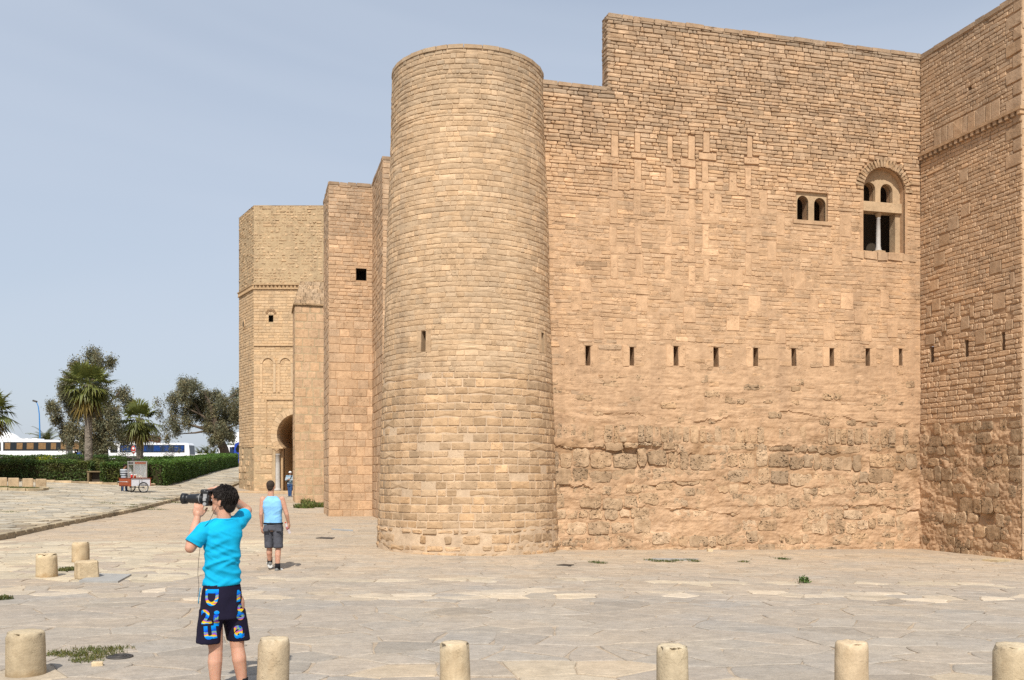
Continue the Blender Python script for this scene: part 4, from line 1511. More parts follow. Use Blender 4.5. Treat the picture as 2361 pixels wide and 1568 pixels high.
# ================================================================== gate tower
GY0 = 66.0
GX0 = (585 - CX) / FOC * GY0
gate = empty('gate_tower', (GX0, GY0, 0.5), label='canted stone gate tower with horseshoe arch doorway and blind arches', category='tower')
GZ1 = EYE + (HOR - 473) / FOC * GY0
GW = 6.6
FG = flat(GX0, GY0, 1, 0.0)
def gp_(px, py):
    return (px - CX) / FOC * GY0 - GX0, EYE + (HOR - py) / FOC * GY0
CANT = (-1.95, 3.25)
FGL = flat(GX0 + CANT[0], GY0 + CANT[1], -CANT[0], -CANT[1])
CL = math.hypot(*CANT)
GCORN = gp_(600, 662)[1]
arch_uc, arch_v = gp_(685.5, 1001)
arch_r = abs(gp_(638.5, 1000)[0] - arch_uc)
impost = gp_(640, 1031)[1]
door0 = gp_(640, 1132)[1]
a_imp = math.asin((impost - arch_v) / arch_r)
hs_out = arch_pts(arch_uc, arch_v, arch_r, 28, a_imp, math.pi - a_imp)       # horseshoe
dw = abs(hs_out[0][0] - arch_uc)
door_out = [(arch_uc - dw, door0), (arch_uc + dw, door0)] + hs_out
wg = (gp_(619.5, 0)[0], gp_(630, 0)[0], gp_(0, 742)[1], gp_(0, 727)[1])
def t_gate(u, v, r):
    g_ = r.uniform(0.9, 1.14); w = 0.015 + r.uniform(-0.02, 0.03)
    if v > GCORN: g_ *= r.uniform(0.8, 0.98); w -= 0.01
    if v < 3.8 and r.random() < 0.3: g_ *= 0.8
    return (g_ * (1 + w), g_, g_ * (1 - 1.3 * w))
adz = []
for k in range(16):
    z0_ = impost + (arch_v + arch_r + 0.4 - impost) * k / 16; z1_ = impost + (arch_v + arch_r + 0.4 - impost) * (k + 1) / 16
    R_ = arch_r + 0.42
    zc = min(max(arch_v, z0_), z1_)
    hw = math.sqrt(max(R_ ** 2 - (zc - arch_v) ** 2, 0.0))
    if hw > 0: adz.append((arch_uc - hw, arch_uc + hw, z0_, z1_))
adz.append((arch_uc - dw - 0.62, arch_uc + dw + 0.6, 0.0, impost))
def doorhole(u, v):
    r2_ = (u - arch_uc) ** 2 + (v - arch_v) ** 2
    return ((r2_ < (arch_r + 0.2) ** 2) & (v > impost)) | ((np.abs(u - arch_uc) < dw + 0.5) & (v <= impost))
us = snap(np.arange(0, GW + 0.01, 0.1), list(wg[:2])); vs_ = snap(np.arange(-0.1, GZ1 + 0.01, 0.1), list(wg[2:]))
gcore = sheet('wall_core', FG, us, vs_, lambda U, V: -0.01 + 0.012 * fbm(U * 2, V * 3, 0, 95) * (1 + (V > GCORN)), [wg, (doorhole,)], M_GMORT, gate, (0.9, 0.88, 0.86))
BG = Bricks(71)
BG.zone(0, GW, GCORN + 0.15, GZ1, 0.19, 0.27, adz, (-0.012, 0.022), 0.055, 0.03, 0.035, t_gate, drop=0.2)
BG.zone(0, GW, 3.7, GCORN - 0.15, 0.2, 0.42, adz + [wg], (0.0, 0.016), 0.018, 0.012, 0.007, t_gate, hvar=0.12)
BG.zone(0, GW, 0.0, 3.7, 0.42, 0.7, adz, (-0.02, 0.03), 0.05, 0.03, 0.03, t_gate, drop=0.1)
put_bricks(BG.arrays(), FG, M_GATE, gcore, 'brick', 300, 16)
glc = sheet('wall_core', FGL, np.arange(0, CL + 0.01, CL / 30), np.arange(-0.1, GZ1 + 0.01, 0.12), lambda U, V: -0.01 + 0.012 * fbm(U * 2, V * 3, 0, 96), [], M_GMORT, gate, (0.9, 0.88, 0.86))
BL = Bricks(73)
BL.zone(0, CL, GCORN + 0.15, GZ1, 0.19, 0.27, [], (-0.012, 0.03), 0.055, 0.03, 0.035, t_gate, drop=0.15)
BL.zone(0, CL, 3.7, GCORN - 0.15, 0.2, 0.45, [], (0.0, 0.02), 0.024, 0.014, 0.008, t_gate)
BL.zone(0, CL, 0.0, 3.7, 0.42, 0.6, [], (-0.03, 0.04), 0.06, 0.04, 0.04, t_gate, drop=0.1)
put_bricks(BL.arrays(), FGL, M_GATE, glc, 'brick', 120, 17)
gg = fm1(FG); gl = fm1(FGL)
m = MB()
bx, by = GX0 + CANT[0], GY0 + CANT[1]
roofp = [gg(0, GZ1 - 0.02, 0), gg(GW, GZ1 - 0.02, 0), gg(GW, GZ1 - 0.02, -9), (bx, GY0 + 9, GZ1 - 0.02), (bx, by, GZ1 - 0.02)]
lo = [(p[0], p[1], -0.2) for p in roofp]
m.add(roofp + lo, [(0, 1, 2, 3, 4), (1, 6, 7, 2), (2, 7, 8, 3), (3, 8, 9, 4)])
o = m.build('wall_body', M_GMORT, gate); tint_attr(o.data, (0.85, 0.83, 0.8))
# cornice: two fillets with a zigzag of corner-set bricks between
for F_, w, nm in ((gg, GW, 0), (gl, CL, 1)):
    m = MB().prism([(0, GCORN + 0.13), (w, GCORN + 0.13), (w, GCORN + 0.2), (0, GCORN + 0.2)], F_, -0.05, 0.14)
    cor = m.build('cornice', M_GATE, gate); tint_attr(cor.data, (0.85, 0.82, 0.78))
    m = MB().prism([(0, GCORN - 0.15), (w, GCORN - 0.15), (w, GCORN - 0.09), (0, GCORN - 0.09)], F_, -0.05, 0.1)
    o = m.build('cornice_fillet', M_GATE, cor); tint_attr(o.data, (0.95, 0.92, 0.88))
    u = 0.05
    while u < w - 0.2:
        m = MB()
        m.add([F_(u, GCORN - 0.09, 0), F_(u + 0.24, GCORN - 0.09, 0), F_(u + 0.12, GCORN - 0.09, 0.12), F_(u, GCORN + 0.13, 0), F_(u + 0.24, GCORN + 0.13, 0), F_(u + 0.12, GCORN + 0.13, 0.12)], [(0, 2, 5, 3), (2, 1, 4, 5)])
        o = m.build('cornice_tooth', M_GATE, cor); tint_attr(o.data, (1, 0.97, 0.92))
        u += 0.27
# small window with fan top
m = MB(); recess(m, FG, [(wg[0], wg[2]), (wg[1], wg[2]), (wg[1], wg[3]), (wg[0], wg[3])], 0.0, -0.5, True)
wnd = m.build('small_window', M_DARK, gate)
uc_ = (wg[0] + wg[1]) / 2
for k in range(5):
    a_ = math.pi * (k + 0.5) / 5
    m = MB()
    cpt = (uc_ + 0.3 * math.cos(a_), wg[3] + 0.1 + 0.26 * math.sin(a_))
    pts = [(cpt[0] + 0.1 * math.cos(t), cpt[1] + 0.1 * math.sin(t)) for t in np.linspace(0, 2 * math.pi, 9)[:-1]]
    m.prism(pts, gg, -0.05, 0.035)
    o = m.build('fan_lobe', M_RUBBLE, wnd); tint_attr(o.data, (0.6, 0.55, 0.5))
ru, rz_ = 1.35, EYE + (HOR - 746) / FOC * 67.7
m = MB().prism([(ru + 0.28 * math.cos(t), rz_ + 0.36 * math.sin(t)) for t in np.linspace(0, 2 * math.pi, 15)[:-1]], gl, -0.05, 0.06)
o = m.build('round_vent', M_GATE, gate); tint_attr(o.data, (1.05, 1.03, 1.0))
m = MB().prism([(ru + 0.15 * math.cos(t), rz_ + 0.22 * math.sin(t)) for t in np.linspace(0, 2 * math.pi, 15)[:-1]], gl, -0.05, 0.064)
m.build('vent_dark_disc', M_DARK, o)  # flat dark disc, the shade of a hole is only its colour
# string course, blind arches
zst = gp_(0, 798)[1]
m = MB().prism([(0, zst), (4.0, zst), (4.0, zst + 0.1), (0, zst + 0.1)], gg, -0.05, 0.09)
o = m.build('string_course', M_GATE, gate); tint_attr(o.data, (1, 0.97, 0.93))
for (xa, xb) in ((600, 636), (640, 676)):
    ua, ub = gp_(xa, 0)[0], gp_(xb, 0)[0]
    ztop = gp_(0, 820)[1]; rad = (ub - ua) / 2
    pts = arch_pts((ua + ub) / 2, ztop - rad, rad, 14)
    pin = arch_pts((ua + ub) / 2, ztop - rad, rad - 0.17, 14)
    bl_ = empty('blind_arch', gg((ua + ub) / 2, ztop - 2.4, 0), parent=gate)
    bl_.matrix_parent_inverse = PINV[gate.name]; PINV[bl_.name] = Matrix.Translation(Vector(gg((ua + ub) / 2, ztop - 2.4, 0))).inverted()
    for k in range(14):
        m = MB().prism([pin[k], pts[k], pts[k + 1], pin[k + 1]], gg, -0.05, 0.08 + 0.006 * (k % 2))
        o = m.build('arch_block', M_GATE, bl_); tint_attr(o.data, tone(rr, 0.95, 1.12, 0.0))
    zb = gp_(0, 905)[1]
    for uu in (ua + 0.0, ub - 0.17):
        m = MB().prism([(uu, zb), (uu + 0.17, zb), (uu + 0.17, ztop - rad - 0.01), (uu, ztop - rad - 0.01)], gg, -0.05, 0.06)
        o = m.build('arch_pilaster', M_GATE, bl_); tint_attr(o.data, tone(rr, 1.0, 1.1, 0.0))
# frame over the door
zf_ = gp_(0, 922)[1]; uf = gp_(613, 0)[0]
m = MB().prism([(uf, zf_), (arch_uc + 2.0, zf_), (arch_uc + 2.0, zf_ + 0.1), (uf, zf_ + 0.1)], gg, -0.05, 0.08)
frm = m.build('door_frame', M_GATE, gate); tint_attr(frm.data, (0.98, 0.95, 0.9))
m = MB().prism([(uf, impost), (uf + 0.07, impost), (uf + 0.07, zf_ - 0.004), (uf, zf_ - 0.004)], gg, -0.05, 0.075)
o = m.build('frame_side', M_GATE, frm); tint_attr(o.data, (0.98, 0.95, 0.9))
nv = 26
A0, A1 = a_imp, math.pi - a_imp
for k in range(nv):
    t0, t1 = A0 + (A1 - A0) * k / nv + 0.004, A0 + (A1 - A0) * (k + 1) / nv - 0.004
    pts = [(arch_uc + R_ * math.cos(t), arch_v + R_ * math.sin(t)) for R_, t in ((arch_r, t0), (arch_r + 0.44, t0), (arch_r + 0.44, t1), (arch_r, t1))]
    m = MB().prism(pts, gg, -0.9, 0.03 + 0.006 * (k % 3))
    o = m.build('voussoir', M_GATE, frm); tint_attr(o.data, tone(rr, 0.98, 1.14, 0.01))
# porch: jambs, vault, back wall with inner door, floor step
m = MB(); recess(m, FG, door_out, -0.9, -4.2, True)
porch = m.build('porch', M_GATE, gate); tint_attr(porch.data, (0.82, 0.78, 0.72))
for sx in (-1, 1):
    uj = arch_uc + sx * (dw + 0.34)
    m = MB().prism([(uj - 0.3, door0), (uj + 0.3, door0), (uj + 0.3, impost - 0.1), (uj - 0.3, impost - 0.1)], gg, -0.9, -0.5)
    o = m.build('jamb', M_GATE, gate); tint_attr(o.data, (0.95, 0.92, 0.87))
    cpos = gg(arch_uc + sx * (dw + 0.36), door0, -0.22)
    H_ = impost - 0.12 - door0
    m = MB().lathe(cpos, [(0.27, 0), (0.27, 0.1), (0.22, 0.16), (0.2, 0.24), (0.19, H_ * 0.6), (0.175, H_ - 0.42), (0.2, H_ - 0.4), (0.2, H_ - 0.34)], 18)
    cl_ = m.build('column', M_MARBLE, gate)
    m = MB().lathe(cpos, [(0.18, H_ - 0.34), (0.2, H_ - 0.25), (0.26, H_ - 0.08), (0.29, H_ - 0.05), (0.29, H_)], 14)
    m.build('capital', M_PLASTER, cl_)
    m = MB().box(gg(arch_uc + sx * (dw + 0.3), impost - 0.055, -0.4), (0.78, 0.9, 0.1), 0.0, 0.01)
    o = m.build('impost', M_GATE, cl_); tint_attr(o.data, (1.1, 1.08, 1.02))
id0, id1 = gp_(664, 0)[0], gp_(690, 0)[0]
zd = EYE + (HOR - 1056) / FOC * 70
m = MB().prism([(id0 - 0.75, door0), (id1 - 0.4, door0), (id1 - 0.4, zd - 0.05), (id0 - 0.75, zd - 0.05)], gg, -4.19, -4.14)
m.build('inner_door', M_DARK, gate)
m = MB().box((GX0 + arch_uc - 1.2, GY0 - 1.1, door0 - 0.09), (9.5, 3.2, 0.2), 0.0, 0.02)
o = m.build('threshold_step', M_GATE, gate); tint_attr(o.data, (0.95, 0.95, 0.95))
# ================================================================== vegetation
def leaf_mat(name, base, trans=0.25, rough=0.55):
    t = NT(name)
    a = t.n('Attribute'); a.attribute_name = 'tint'
    c = t.mul(base, a.outputs['Color'])
    t.done(c, rough, None, 0.3)
    d = t.n('BsdfTranslucent')
    t.l(c, d.inputs['Color'])
    mx_ = t.n('MixShader'); mx_.inputs['Fac'].default_value = trans
    t.l(t.b.outputs['BSDF'], mx_.inputs[1]); t.l(d.outputs['BSDF'], mx_.inputs[2])
    t.l(mx_.outputs['Shader'], t.t.nodes['Material Output'].inputs['Surface'])
    return t.m
M_HEDGE = leaf_mat('hedge_leaf', (0.075, 0.115, 0.028))
M_EUCA = leaf_mat('eucalyptus_leaf', (0.165, 0.168, 0.105))
M_PALM = leaf_mat('palm_frond', (0.12, 0.14, 0.04), 0.2, 0.45)
M_BARK = plain('bark', (0.12, 0.09, 0.065), 0.9, 0.1, 0, 0.3, 6, 0.8, 20)
M_PTRUNK = plain('palm_trunk', (0.30, 0.255, 0.205), 0.95, 0.05, 0, 0.35, 9, 0.9, 14)
M_GRASS = leaf_mat('grass_blade', (0.10, 0.125, 0.042), 0.2)
M_SHADED_TWIG = plain('shaded_hedge_twigs', (0.045, 0.04, 0.02), 0.95, 0.05, 0, 0.3, 4)  # twig brown darkened: the hedge's inner shade is put into the colour
M_SOIL = plain('soil', (0.16, 0.12, 0.075), 0.95, 0.05, 0, 0.3, 2, 0.6, 9)

def leaf_quads(C, L, Wd, rng, down=0.0, tint=(1, 1, 1), tv=0.3, bend=True):
    """random leaf blades (two-quad folded) at points C"""
    n = len(C)
    d = rng.normal(size=(n, 3)); d[:, 2] = d[:, 2] * (1 - down) - down * 1.4
    d /= np.linalg.norm(d, axis=1)[:, None]
    s = np.cross(d, rng.normal(size=(n, 3))); s /= np.linalg.norm(s, axis=1)[:, None]
    l = (L * rng.uniform(0.6, 1.4, n))[:, None]; w = (Wd * rng.uniform(0.6, 1.4, n))[:, None]
    a = C - d * l / 2; b = C + d * l / 2
    P = np.stack([a, C + s * w / 2, b, C - s * w / 2], 1)
    g = rng.uniform(1 - tv, 1 + tv, n)[:, None]
    hue = rng.normal(0, 0.07, n)[:, None]
    T = np.asarray(tint) * g * np.concatenate([1 + hue, np.ones((n, 1)), 1 - hue], 1)
    return P, np.repeat(T, 4, 0)

def leaves_mesh(name, Ps, Ts):
    P = np.concatenate(Ps); T = np.concatenate(Ts)
    q = np.arange(len(P) * 4).reshape(-1, 4)
    me = mesh_np(name, P.reshape(-1, 3), q)
    tint_attr(me, T)
    return me

HR = np.random.default_rng(5)
def hedge(name, label, path, width, zbase, ztop, dens=170, base_t=(1, 1, 1), brown=0.0, leaf=0.13, group=None, round_end=True):
    """clipped hedge along path [(x,y)...]; zbase/ztop functions of (x,y)"""
    root = empty(name, (path[0][0], path[0][1], zbase(*path[0])), label=label, category='hedge')
    if group: root['group'] = group
    pts = []; nor = []
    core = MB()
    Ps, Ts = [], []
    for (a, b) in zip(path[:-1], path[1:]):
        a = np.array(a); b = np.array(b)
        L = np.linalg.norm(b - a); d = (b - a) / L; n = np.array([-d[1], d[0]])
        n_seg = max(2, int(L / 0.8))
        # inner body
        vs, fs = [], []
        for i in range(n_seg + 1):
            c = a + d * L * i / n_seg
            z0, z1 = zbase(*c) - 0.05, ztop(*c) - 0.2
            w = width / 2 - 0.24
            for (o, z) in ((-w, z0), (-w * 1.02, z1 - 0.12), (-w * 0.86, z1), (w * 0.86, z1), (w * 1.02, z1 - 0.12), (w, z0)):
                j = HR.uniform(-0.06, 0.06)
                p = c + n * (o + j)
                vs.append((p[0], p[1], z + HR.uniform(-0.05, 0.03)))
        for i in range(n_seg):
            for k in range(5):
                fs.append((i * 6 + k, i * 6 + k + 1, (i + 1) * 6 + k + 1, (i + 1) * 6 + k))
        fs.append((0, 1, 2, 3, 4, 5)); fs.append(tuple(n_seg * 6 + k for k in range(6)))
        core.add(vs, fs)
        H = ztop(*a) - zbase(*a)
        N = int(L * (2 * H + width) * dens * 1.7)
        t = HR.uniform(0, 1, N); s = HR.uniform(0, 2 * H + width, N)
        C = a[None] + d[None] * (t * L)[:, None]
        zb = np.array([zbase(*p) for p in (a, (a + b) / 2, b)]); zt = np.array([ztop(*p) for p in (a, (a + b) / 2, b)])
        zb = np.interp(t, [0, .5, 1], zb); zt = np.interp(t, [0, .5, 1], zt)
        hh = zt - zb
        side = np.where(s < H, -1, np.where(s < H + width, 0, 1))
        off = np.where(side == 0, (s - H) - width / 2, side * width / 2)
        fz = np.where(side == -1, s / H, np.where(side == 1, (s - H - width) / H, 1.0))
        lump = 0.26 * fbm(C[:, 0] * 0.7, C[:, 1] * 0.7, fz * 2, 7, 3) - 0.03
        depth = HR.uniform(-0.2, 0.06, N) + lump * 0.8
        P3 = np.empty((N, 3))
        P3[:, :2] = C + n[None] * (off + np.where(side == 0, 0, side * depth))[:, None]
        P3[:, 2] = zb + fz * hh + np.where(side == 0, depth * 0.8, 0) 
        P3[:, 2] += HR.uniform(-0.04, 0.04, N)
        # woody lower part is thinner and browner
        P, T = leaf_quads(P3, leaf, leaf * 0.55, HR, 0.0, base_t, 0.4)
        br = np.clip(fbm(C[:, 0] * 0.5, C[:, 1] * 0.5, fz * 1.5, 19, 3) * 2.2 + brown * 2 - 0.9, 0, 1) + np.clip(0.14 - fz, 0, 1) * 2.0
        br = np.clip(br, 0, 1)
        col = (1 - br)[:, None] * np.ones(3) + br[:, None] * np.array([1.35, 0.82, 0.75])
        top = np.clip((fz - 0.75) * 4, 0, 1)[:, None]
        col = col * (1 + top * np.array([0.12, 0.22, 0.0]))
        Ps.append(P); Ts.append(T * np.repeat(col, 4, 0))
    for (e, w_) in ((path[0], path[1]), (path[-1], path[-2])):
        e = np.array(e); d = e - np.array(w_); d = d / np.linalg.norm(d); n = np.array([-d[1], d[0]])
        H = ztop(*e) - zbase(*e); N = int(H * width * dens * 1.7)
        P3 = np.empty((N, 3)); o_ = HR.uniform(-width / 2, width / 2, N)
        P3[:, :2] = e + n * o_[:, None] + d * HR.uniform(-0.1, 0.12, N)[:, None]; P3[:, 2] = zbase(*e) + HR.uniform(0, 1, N) * H
        P, T = leaf_quads(P3, leaf, leaf * 0.55, HR, 0.0, base_t, 0.4); Ps.append(P); Ts.append(T)
    inner = core.build('stems', M_SHADED_TWIG, root)  # solid inner body, shade between the leaves painted by its dark material
    me = leaves_mesh('foliage', Ps, Ts)
    link('foliage', me, M_HEDGE, root)
    return root

pbase = lambda x, y: pzf(x, y)
def ztop_from(py0, Y0, py1, Y1):
    za = EYE + (HOR - py0) / FOC * Y0; zb = EYE + (HOR - py1) / FOC * Y1
    return lambda x, y: za + (zb - za) * (y - Y0) / (Y1 - Y0 + 1e-6)
def X(px, Y): return (px - CX) / FOC * Y

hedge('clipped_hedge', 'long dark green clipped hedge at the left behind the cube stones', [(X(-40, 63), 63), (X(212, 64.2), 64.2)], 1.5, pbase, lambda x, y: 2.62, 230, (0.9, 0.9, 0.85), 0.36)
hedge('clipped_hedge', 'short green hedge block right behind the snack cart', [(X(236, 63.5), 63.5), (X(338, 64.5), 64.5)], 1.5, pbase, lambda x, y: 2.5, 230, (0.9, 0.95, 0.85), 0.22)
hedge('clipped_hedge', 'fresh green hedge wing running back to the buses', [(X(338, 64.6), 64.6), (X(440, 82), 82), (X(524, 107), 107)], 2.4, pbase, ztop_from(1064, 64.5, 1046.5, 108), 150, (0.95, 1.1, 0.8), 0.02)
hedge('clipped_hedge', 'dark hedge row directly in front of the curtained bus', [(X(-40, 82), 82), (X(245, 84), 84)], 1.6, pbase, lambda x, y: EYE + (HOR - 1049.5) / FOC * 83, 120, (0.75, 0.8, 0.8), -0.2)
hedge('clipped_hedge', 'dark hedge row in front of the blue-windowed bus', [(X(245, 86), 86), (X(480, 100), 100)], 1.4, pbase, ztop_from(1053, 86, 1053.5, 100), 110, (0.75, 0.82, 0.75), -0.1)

def bush(name, label, px, Y, w, ztop, tint, dens=900, leaf=0.11, flowers=0.0, cat='bush', ball=1.0):
    x = X(px, Y); z0 = pzf(x, Y)
    root = empty(name, (x, Y, z0), label=label, category=cat)
    h = ztop - z0
    N = int(dens * w)
    d = HR.normal(size=(N, 3)); d /= np.linalg.norm(d, axis=1)[:, None]
    d[:, 2] = np.abs(d[:, 2])
    rad = HR.uniform(0.55, 1.03, N) ** 0.6
    lump = 1 + 0.18 * fbm(d[:, 0] * 2 + px, d[:, 1] * 2, d[:, 2] * 2, 3, 3)
    C = np.array([x, Y, z0]) + d * (rad * lump)[:, None] * np.array([w / 2, w / 2 * 0.9, h])
    P, T = leaf_quads(C, leaf, leaf * 0.5, HR, 0.0, tint, 0.4)
    if flowers:
        f = (HR.uniform(0, 1, N) < flowers) & (d[:, 2] > 0.35)
        T[np.repeat(f, 4)] = np.array([5.5, 3.6, 0.4])
    m = MB()
    for k in range(7):
        a = k * 0.9
        m.tube([(x, Y, z0 - 0.05), (x + 0.3 * w * math.cos(a) * 0.6, Y + 0.3 * w * math.sin(a) * 0.6, z0 + h * 0.5), (x + 0.42 * w * math.cos(a) * 0.8, Y + 0.42 * w * math.sin(a) * 0.8, z0 + h * 0.8)], [0.03, 0.02, 0.008], 5)
    m.build('stems', M_BARK, root)
    link('foliage', leaves_mesh('foliage', [P], [T]), M_HEDGE, root)
def ZT(py, Y): return EYE + (HOR - py) / FOC * Y
bush('round_bush', 'grey-green rounded bush in front of the curtained bus', 162, 74, 1.7, ZT(1040, 74), (0.95, 0.9, 1.2), 2600, 0.08)
bush('flowering_bush', 'bush with yellow flowers between the two hedge rows', 104, 73, 2.1, ZT(1049.5, 73), (0.9, 0.9, 0.6), 1400, 0.09, 0.45)
bush('dry_bush', 'brownish dry bush beside the yellow flowers', 128, 72.5, 1.3, ZT(1054, 72.5), (1.3, 0.85, 0.9), 1500, 0.08)
bush('flowering_bush', 'low yellow-tinged bush left of the tall palm trunk', 160, 69, 2.2, ZT(1057, 69), (1.1, 0.95, 0.6), 1500, 0.09, 0.25)
bush('dry_bush', 'olive-brown dry bush at the foot of the tall palm', 222, 68.5, 2.2, ZT(1055, 68.5), (1.35, 0.95, 0.8), 1800, 0.09)
bush('dry_bush', 'tall dry bush filling the gap between the hedges', 214, 64.8, 1.5, ZT(1062, 64.8), (1.55, 1.1, 0.8), 2200, 0.09)
bush('round_bush', 'low olive bush behind the snack cart', 282, 72, 2.4, ZT(1055, 72), (0.95, 0.95, 0.9), 1500, 0.09)
bush('leafy_bush', 'bush beside the white dome near the gate tower', 536, 150, 3.4, ZT(1014, 150), (1.1, 1.0, 1.0), 500, 0.22)

# culvert in the gap of the hedges
m = MB()
cx0, cy0 = X(221, 63.2), 63.2
cz0 = pzf(cx0, cy0)
m.box((cx0 - 0.5, cy0 + 0.2, cz0 + 0.35), (0.14, 0.5, 0.8), 0, 0.03); m.box((cx0 + 0.5, cy0 + 0.2, cz0 + 0.35), (0.16, 0.5, 0.8), 0, 0.03); m.box((cx0, cy0 + 0.2, cz0 + 0.82), (1.2, 0.5, 0.1), 0, 0.03)
culv = empty('culvert', (cx0, cy0, cz0), label='dark square culvert opening in the gap between the hedges', category='culvert')
o = m.build('surround', M_KERB, culv); tint_attr(o.data, (0.5, 0.45, 0.36))
MB().box((cx0, cy0 + 0.4, cz0 + 0.4), (0.86, 0.06, 0.88)).build('opening', M_DARK, culv)  # dark panel, shade of the culvert's depth painted on

# --- palms
def fan_palm(label, px, Y, crown_py, crad, base_z=None, seed=1, n_fr=34, skirt=12, trunk_r=0.26):
    rnd = random.Random(seed)
    x = X(px, Y)
    z0 = (pzf(x, Y) if base_z is None else base_z)
    zc = ZT(crown_py, Y)
    root = empty('fan_palm', (x, Y, z0), label=label, category='palm')
    # trunk with leaf-base scars
    m = MB()
    H = zc - z0
    n = int(H / 0.11)
    for i in range(n):
        t = i / n
        r0 = trunk_r * (1.12 - 0.25 * t) * (1 + 0.25 * max(0, t - 0.8) * 3)
        zz = z0 - 0.1 + (H + 0.1) * i / n
        nn = 9
        vs, fs = [], []
        for k in range(nn):
            a = 2 * math.pi * (k + 0.5 * (i % 2)) / nn
            rr_ = r0 * rnd.uniform(0.9, 1.02)
            vs.append((x + rr_ * math.cos(a), Y + rr_ * math.sin(a), zz))
        for k in range(nn):
            a = 2 * math.pi * (k + 0.5 * (i % 2)) / nn
            rr_ = r0 * rnd.uniform(1.02, 1.22)
            vs.append((x + rr_ * math.cos(a), Y + rr_ * math.sin(a), zz + 0.15 * rnd.uniform(0.8, 1.2)))
        fs = [(k, (k + 1) % nn, nn + (k + 1) % nn, nn + k) for k in range(nn)]
        m.add(vs, fs)
    m.build('trunk', M_PTRUNK, root)
    def frond(el, az, dead):
        """petiole + folded fan of blades"""
        V, Q, T = [], [], []
        pl = crad * rnd.uniform(0.3, 0.6)
        fl = crad * rnd.uniform(0.55, 0.75)
        d = Vector((math.cos(az) * math.cos(el), math.sin(az) * math.cos(el), math.sin(el)))
        side = Vector((-math.sin(az), math.cos(az), 0))
        up = side.cross(d)
        o = Vector((x, Y, zc)) + Vector((math.cos(az), math.sin(az), 0)) * 0.1
        e = o + d * pl + Vector((0, 0, -0.12 * pl))
        w = 0.025
        b = len(V)
        V += [o - side * w, o + side * w, e + side * w * 0.6, e - side * w * 0.6]; Q.append((b, b + 1, b + 2, b + 3)); T += [(1.3, 1.2, 0.6)] * 4
        nb = 21
        g0 = rnd.uniform(0.75, 1.3)
        col = np.array([1.0, 1.0, 1.0]) * g0 if not dead else np.array([1.5, 0.88, 0.62]) * rnd.uniform(0.6, 1.1)
        for k in range(nb):
            ph = math.radians(-105 + 210 * k / (nb - 1)) + rnd.uniform(-0.05, 0.05)
            bd = (d * math.cos(ph) + side * math.sin(ph)).normalized()
            bl = fl * (1 - 0.3 * abs(ph) / 1.9) * rnd.uniform(0.85, 1.1)
            pd = (-d * math.sin(ph) + side * math.cos(ph)).normalized()
            p1 = e + bd * bl * 0.55 + up * 0.05 * bl * math.cos(ph)
            p2 = e + bd * bl * 0.95 + Vector((0, 0, -bl * (0.06 + 0.3 * rnd.random()) * (1.0 + (el < 0.2) * 0.8)))
            bw = 0.03 * crad
            b = len(V)
            V += [e, p1 - pd * bw, p2, p1 + pd * bw]
            Q.append((b, b + 1, b + 2, b + 3))
            tipc = col * np.array([1.35, 1.12, 0.8]) if not dead else col
            T += [tuple(col), tuple(col), tuple(tipc), tuple(col)]
        return V, Q, T
    for k in range(n_fr):
        t = k / n_fr
        el = math.radians(82 - 128 * t + rnd.uniform(-14, 14))
        V, Q, T = frond(el, k * 2.4 + rnd.uniform(-0.3, 0.3), False)
        me = mesh_np('frond', np.array([tuple(v) for v in V]), Q); tint_attr(me, np.array(T))
        link('frond', me, M_PALM, root)
    for k in range(skirt):
        V, Q, T = frond(math.radians(-70 + rnd.uniform(-14, 14)), k * 2.4 + rnd.uniform(-0.3, 0.3), True)
        me = mesh_np('dead_frond', np.array([tuple(v) for v in V]), Q); tint_attr(me, np.array(T))
        link('dead_frond', me, M_PALM, root)
fan_palm('tall fan palm with grey trunk in front of the eucalyptus', 204, 70, 888, 2.05, seed=2, n_fr=40, skirt=12, trunk_r=0.25)
fan_palm('smaller fan palm with dead skirt behind the snack cart', 322, 74, 966, 1.75, seed=5, n_fr=32, skirt=14, trunk_r=0.25)
fan_palm('fan palm cut by the left edge of the photo', -24, 60, 945, 1.7, seed=9, n_fr=34, skirt=10)

def feather_palm(label, px, Y, py, rad, seed):
    rnd = random.Random(seed)
    x = X(px, Y); z0 = gzf(x, Y); zc = ZT(py, Y)
    root = empty('date_palm', (x, Y, z0), label=label, category='palm')
    MB().tube([(x, Y, z0 - 0.1), (x, Y, zc)], [0.3, 0.26], 8).build('trunk', M_PTRUNK, root)
    for k in range(26):
        el = math.radians(rnd.uniform(-5, 80)); az = k * 2.4
        V, Q, T = [], [], []
        hd = Vector((math.cos(az), math.sin(az), 0)); sd = Vector((-math.sin(az), math.cos(az), 0))
        prev = Vector((x, Y, zc)); g = rnd.uniform(0.7, 1.2)
        for s in range(8):
            e2 = el - 1.1 * (s / 7) ** 1.3
            nxt = prev + (hd * math.cos(e2) + Vector((0, 0, math.sin(e2)))) * rad / 7
            for sg in (-1, 1):
                for h in range(2):
                    p = prev.lerp(nxt, h / 2)
                    l = rad * 0.28 * (1 - 0.6 * s / 8)
                    tip = p + sd * sg * l * 0.8 + (nxt - prev).normalized() * l * 0.6 + Vector((0, 0, -l * 0.25))
                    wv = (nxt - prev).normalized() * 0.05 * rad / 2
                    b = len(V); V += [p - wv, p + wv, tip, tip - wv * 0.2]; Q.append((b, b + 1, b + 2, b + 3)); T += [(g, g * 0.95, g)] * 4
            prev = nxt
        me = mesh_np('frond', np.array([tuple(v) for v in V]), Q); tint_attr(me, np.array(T)); link('frond', me, M_PALM, root)
feather_palm('low date palm behind the bus next to the left dome', 107, 160, 1021, 3.4, 3)
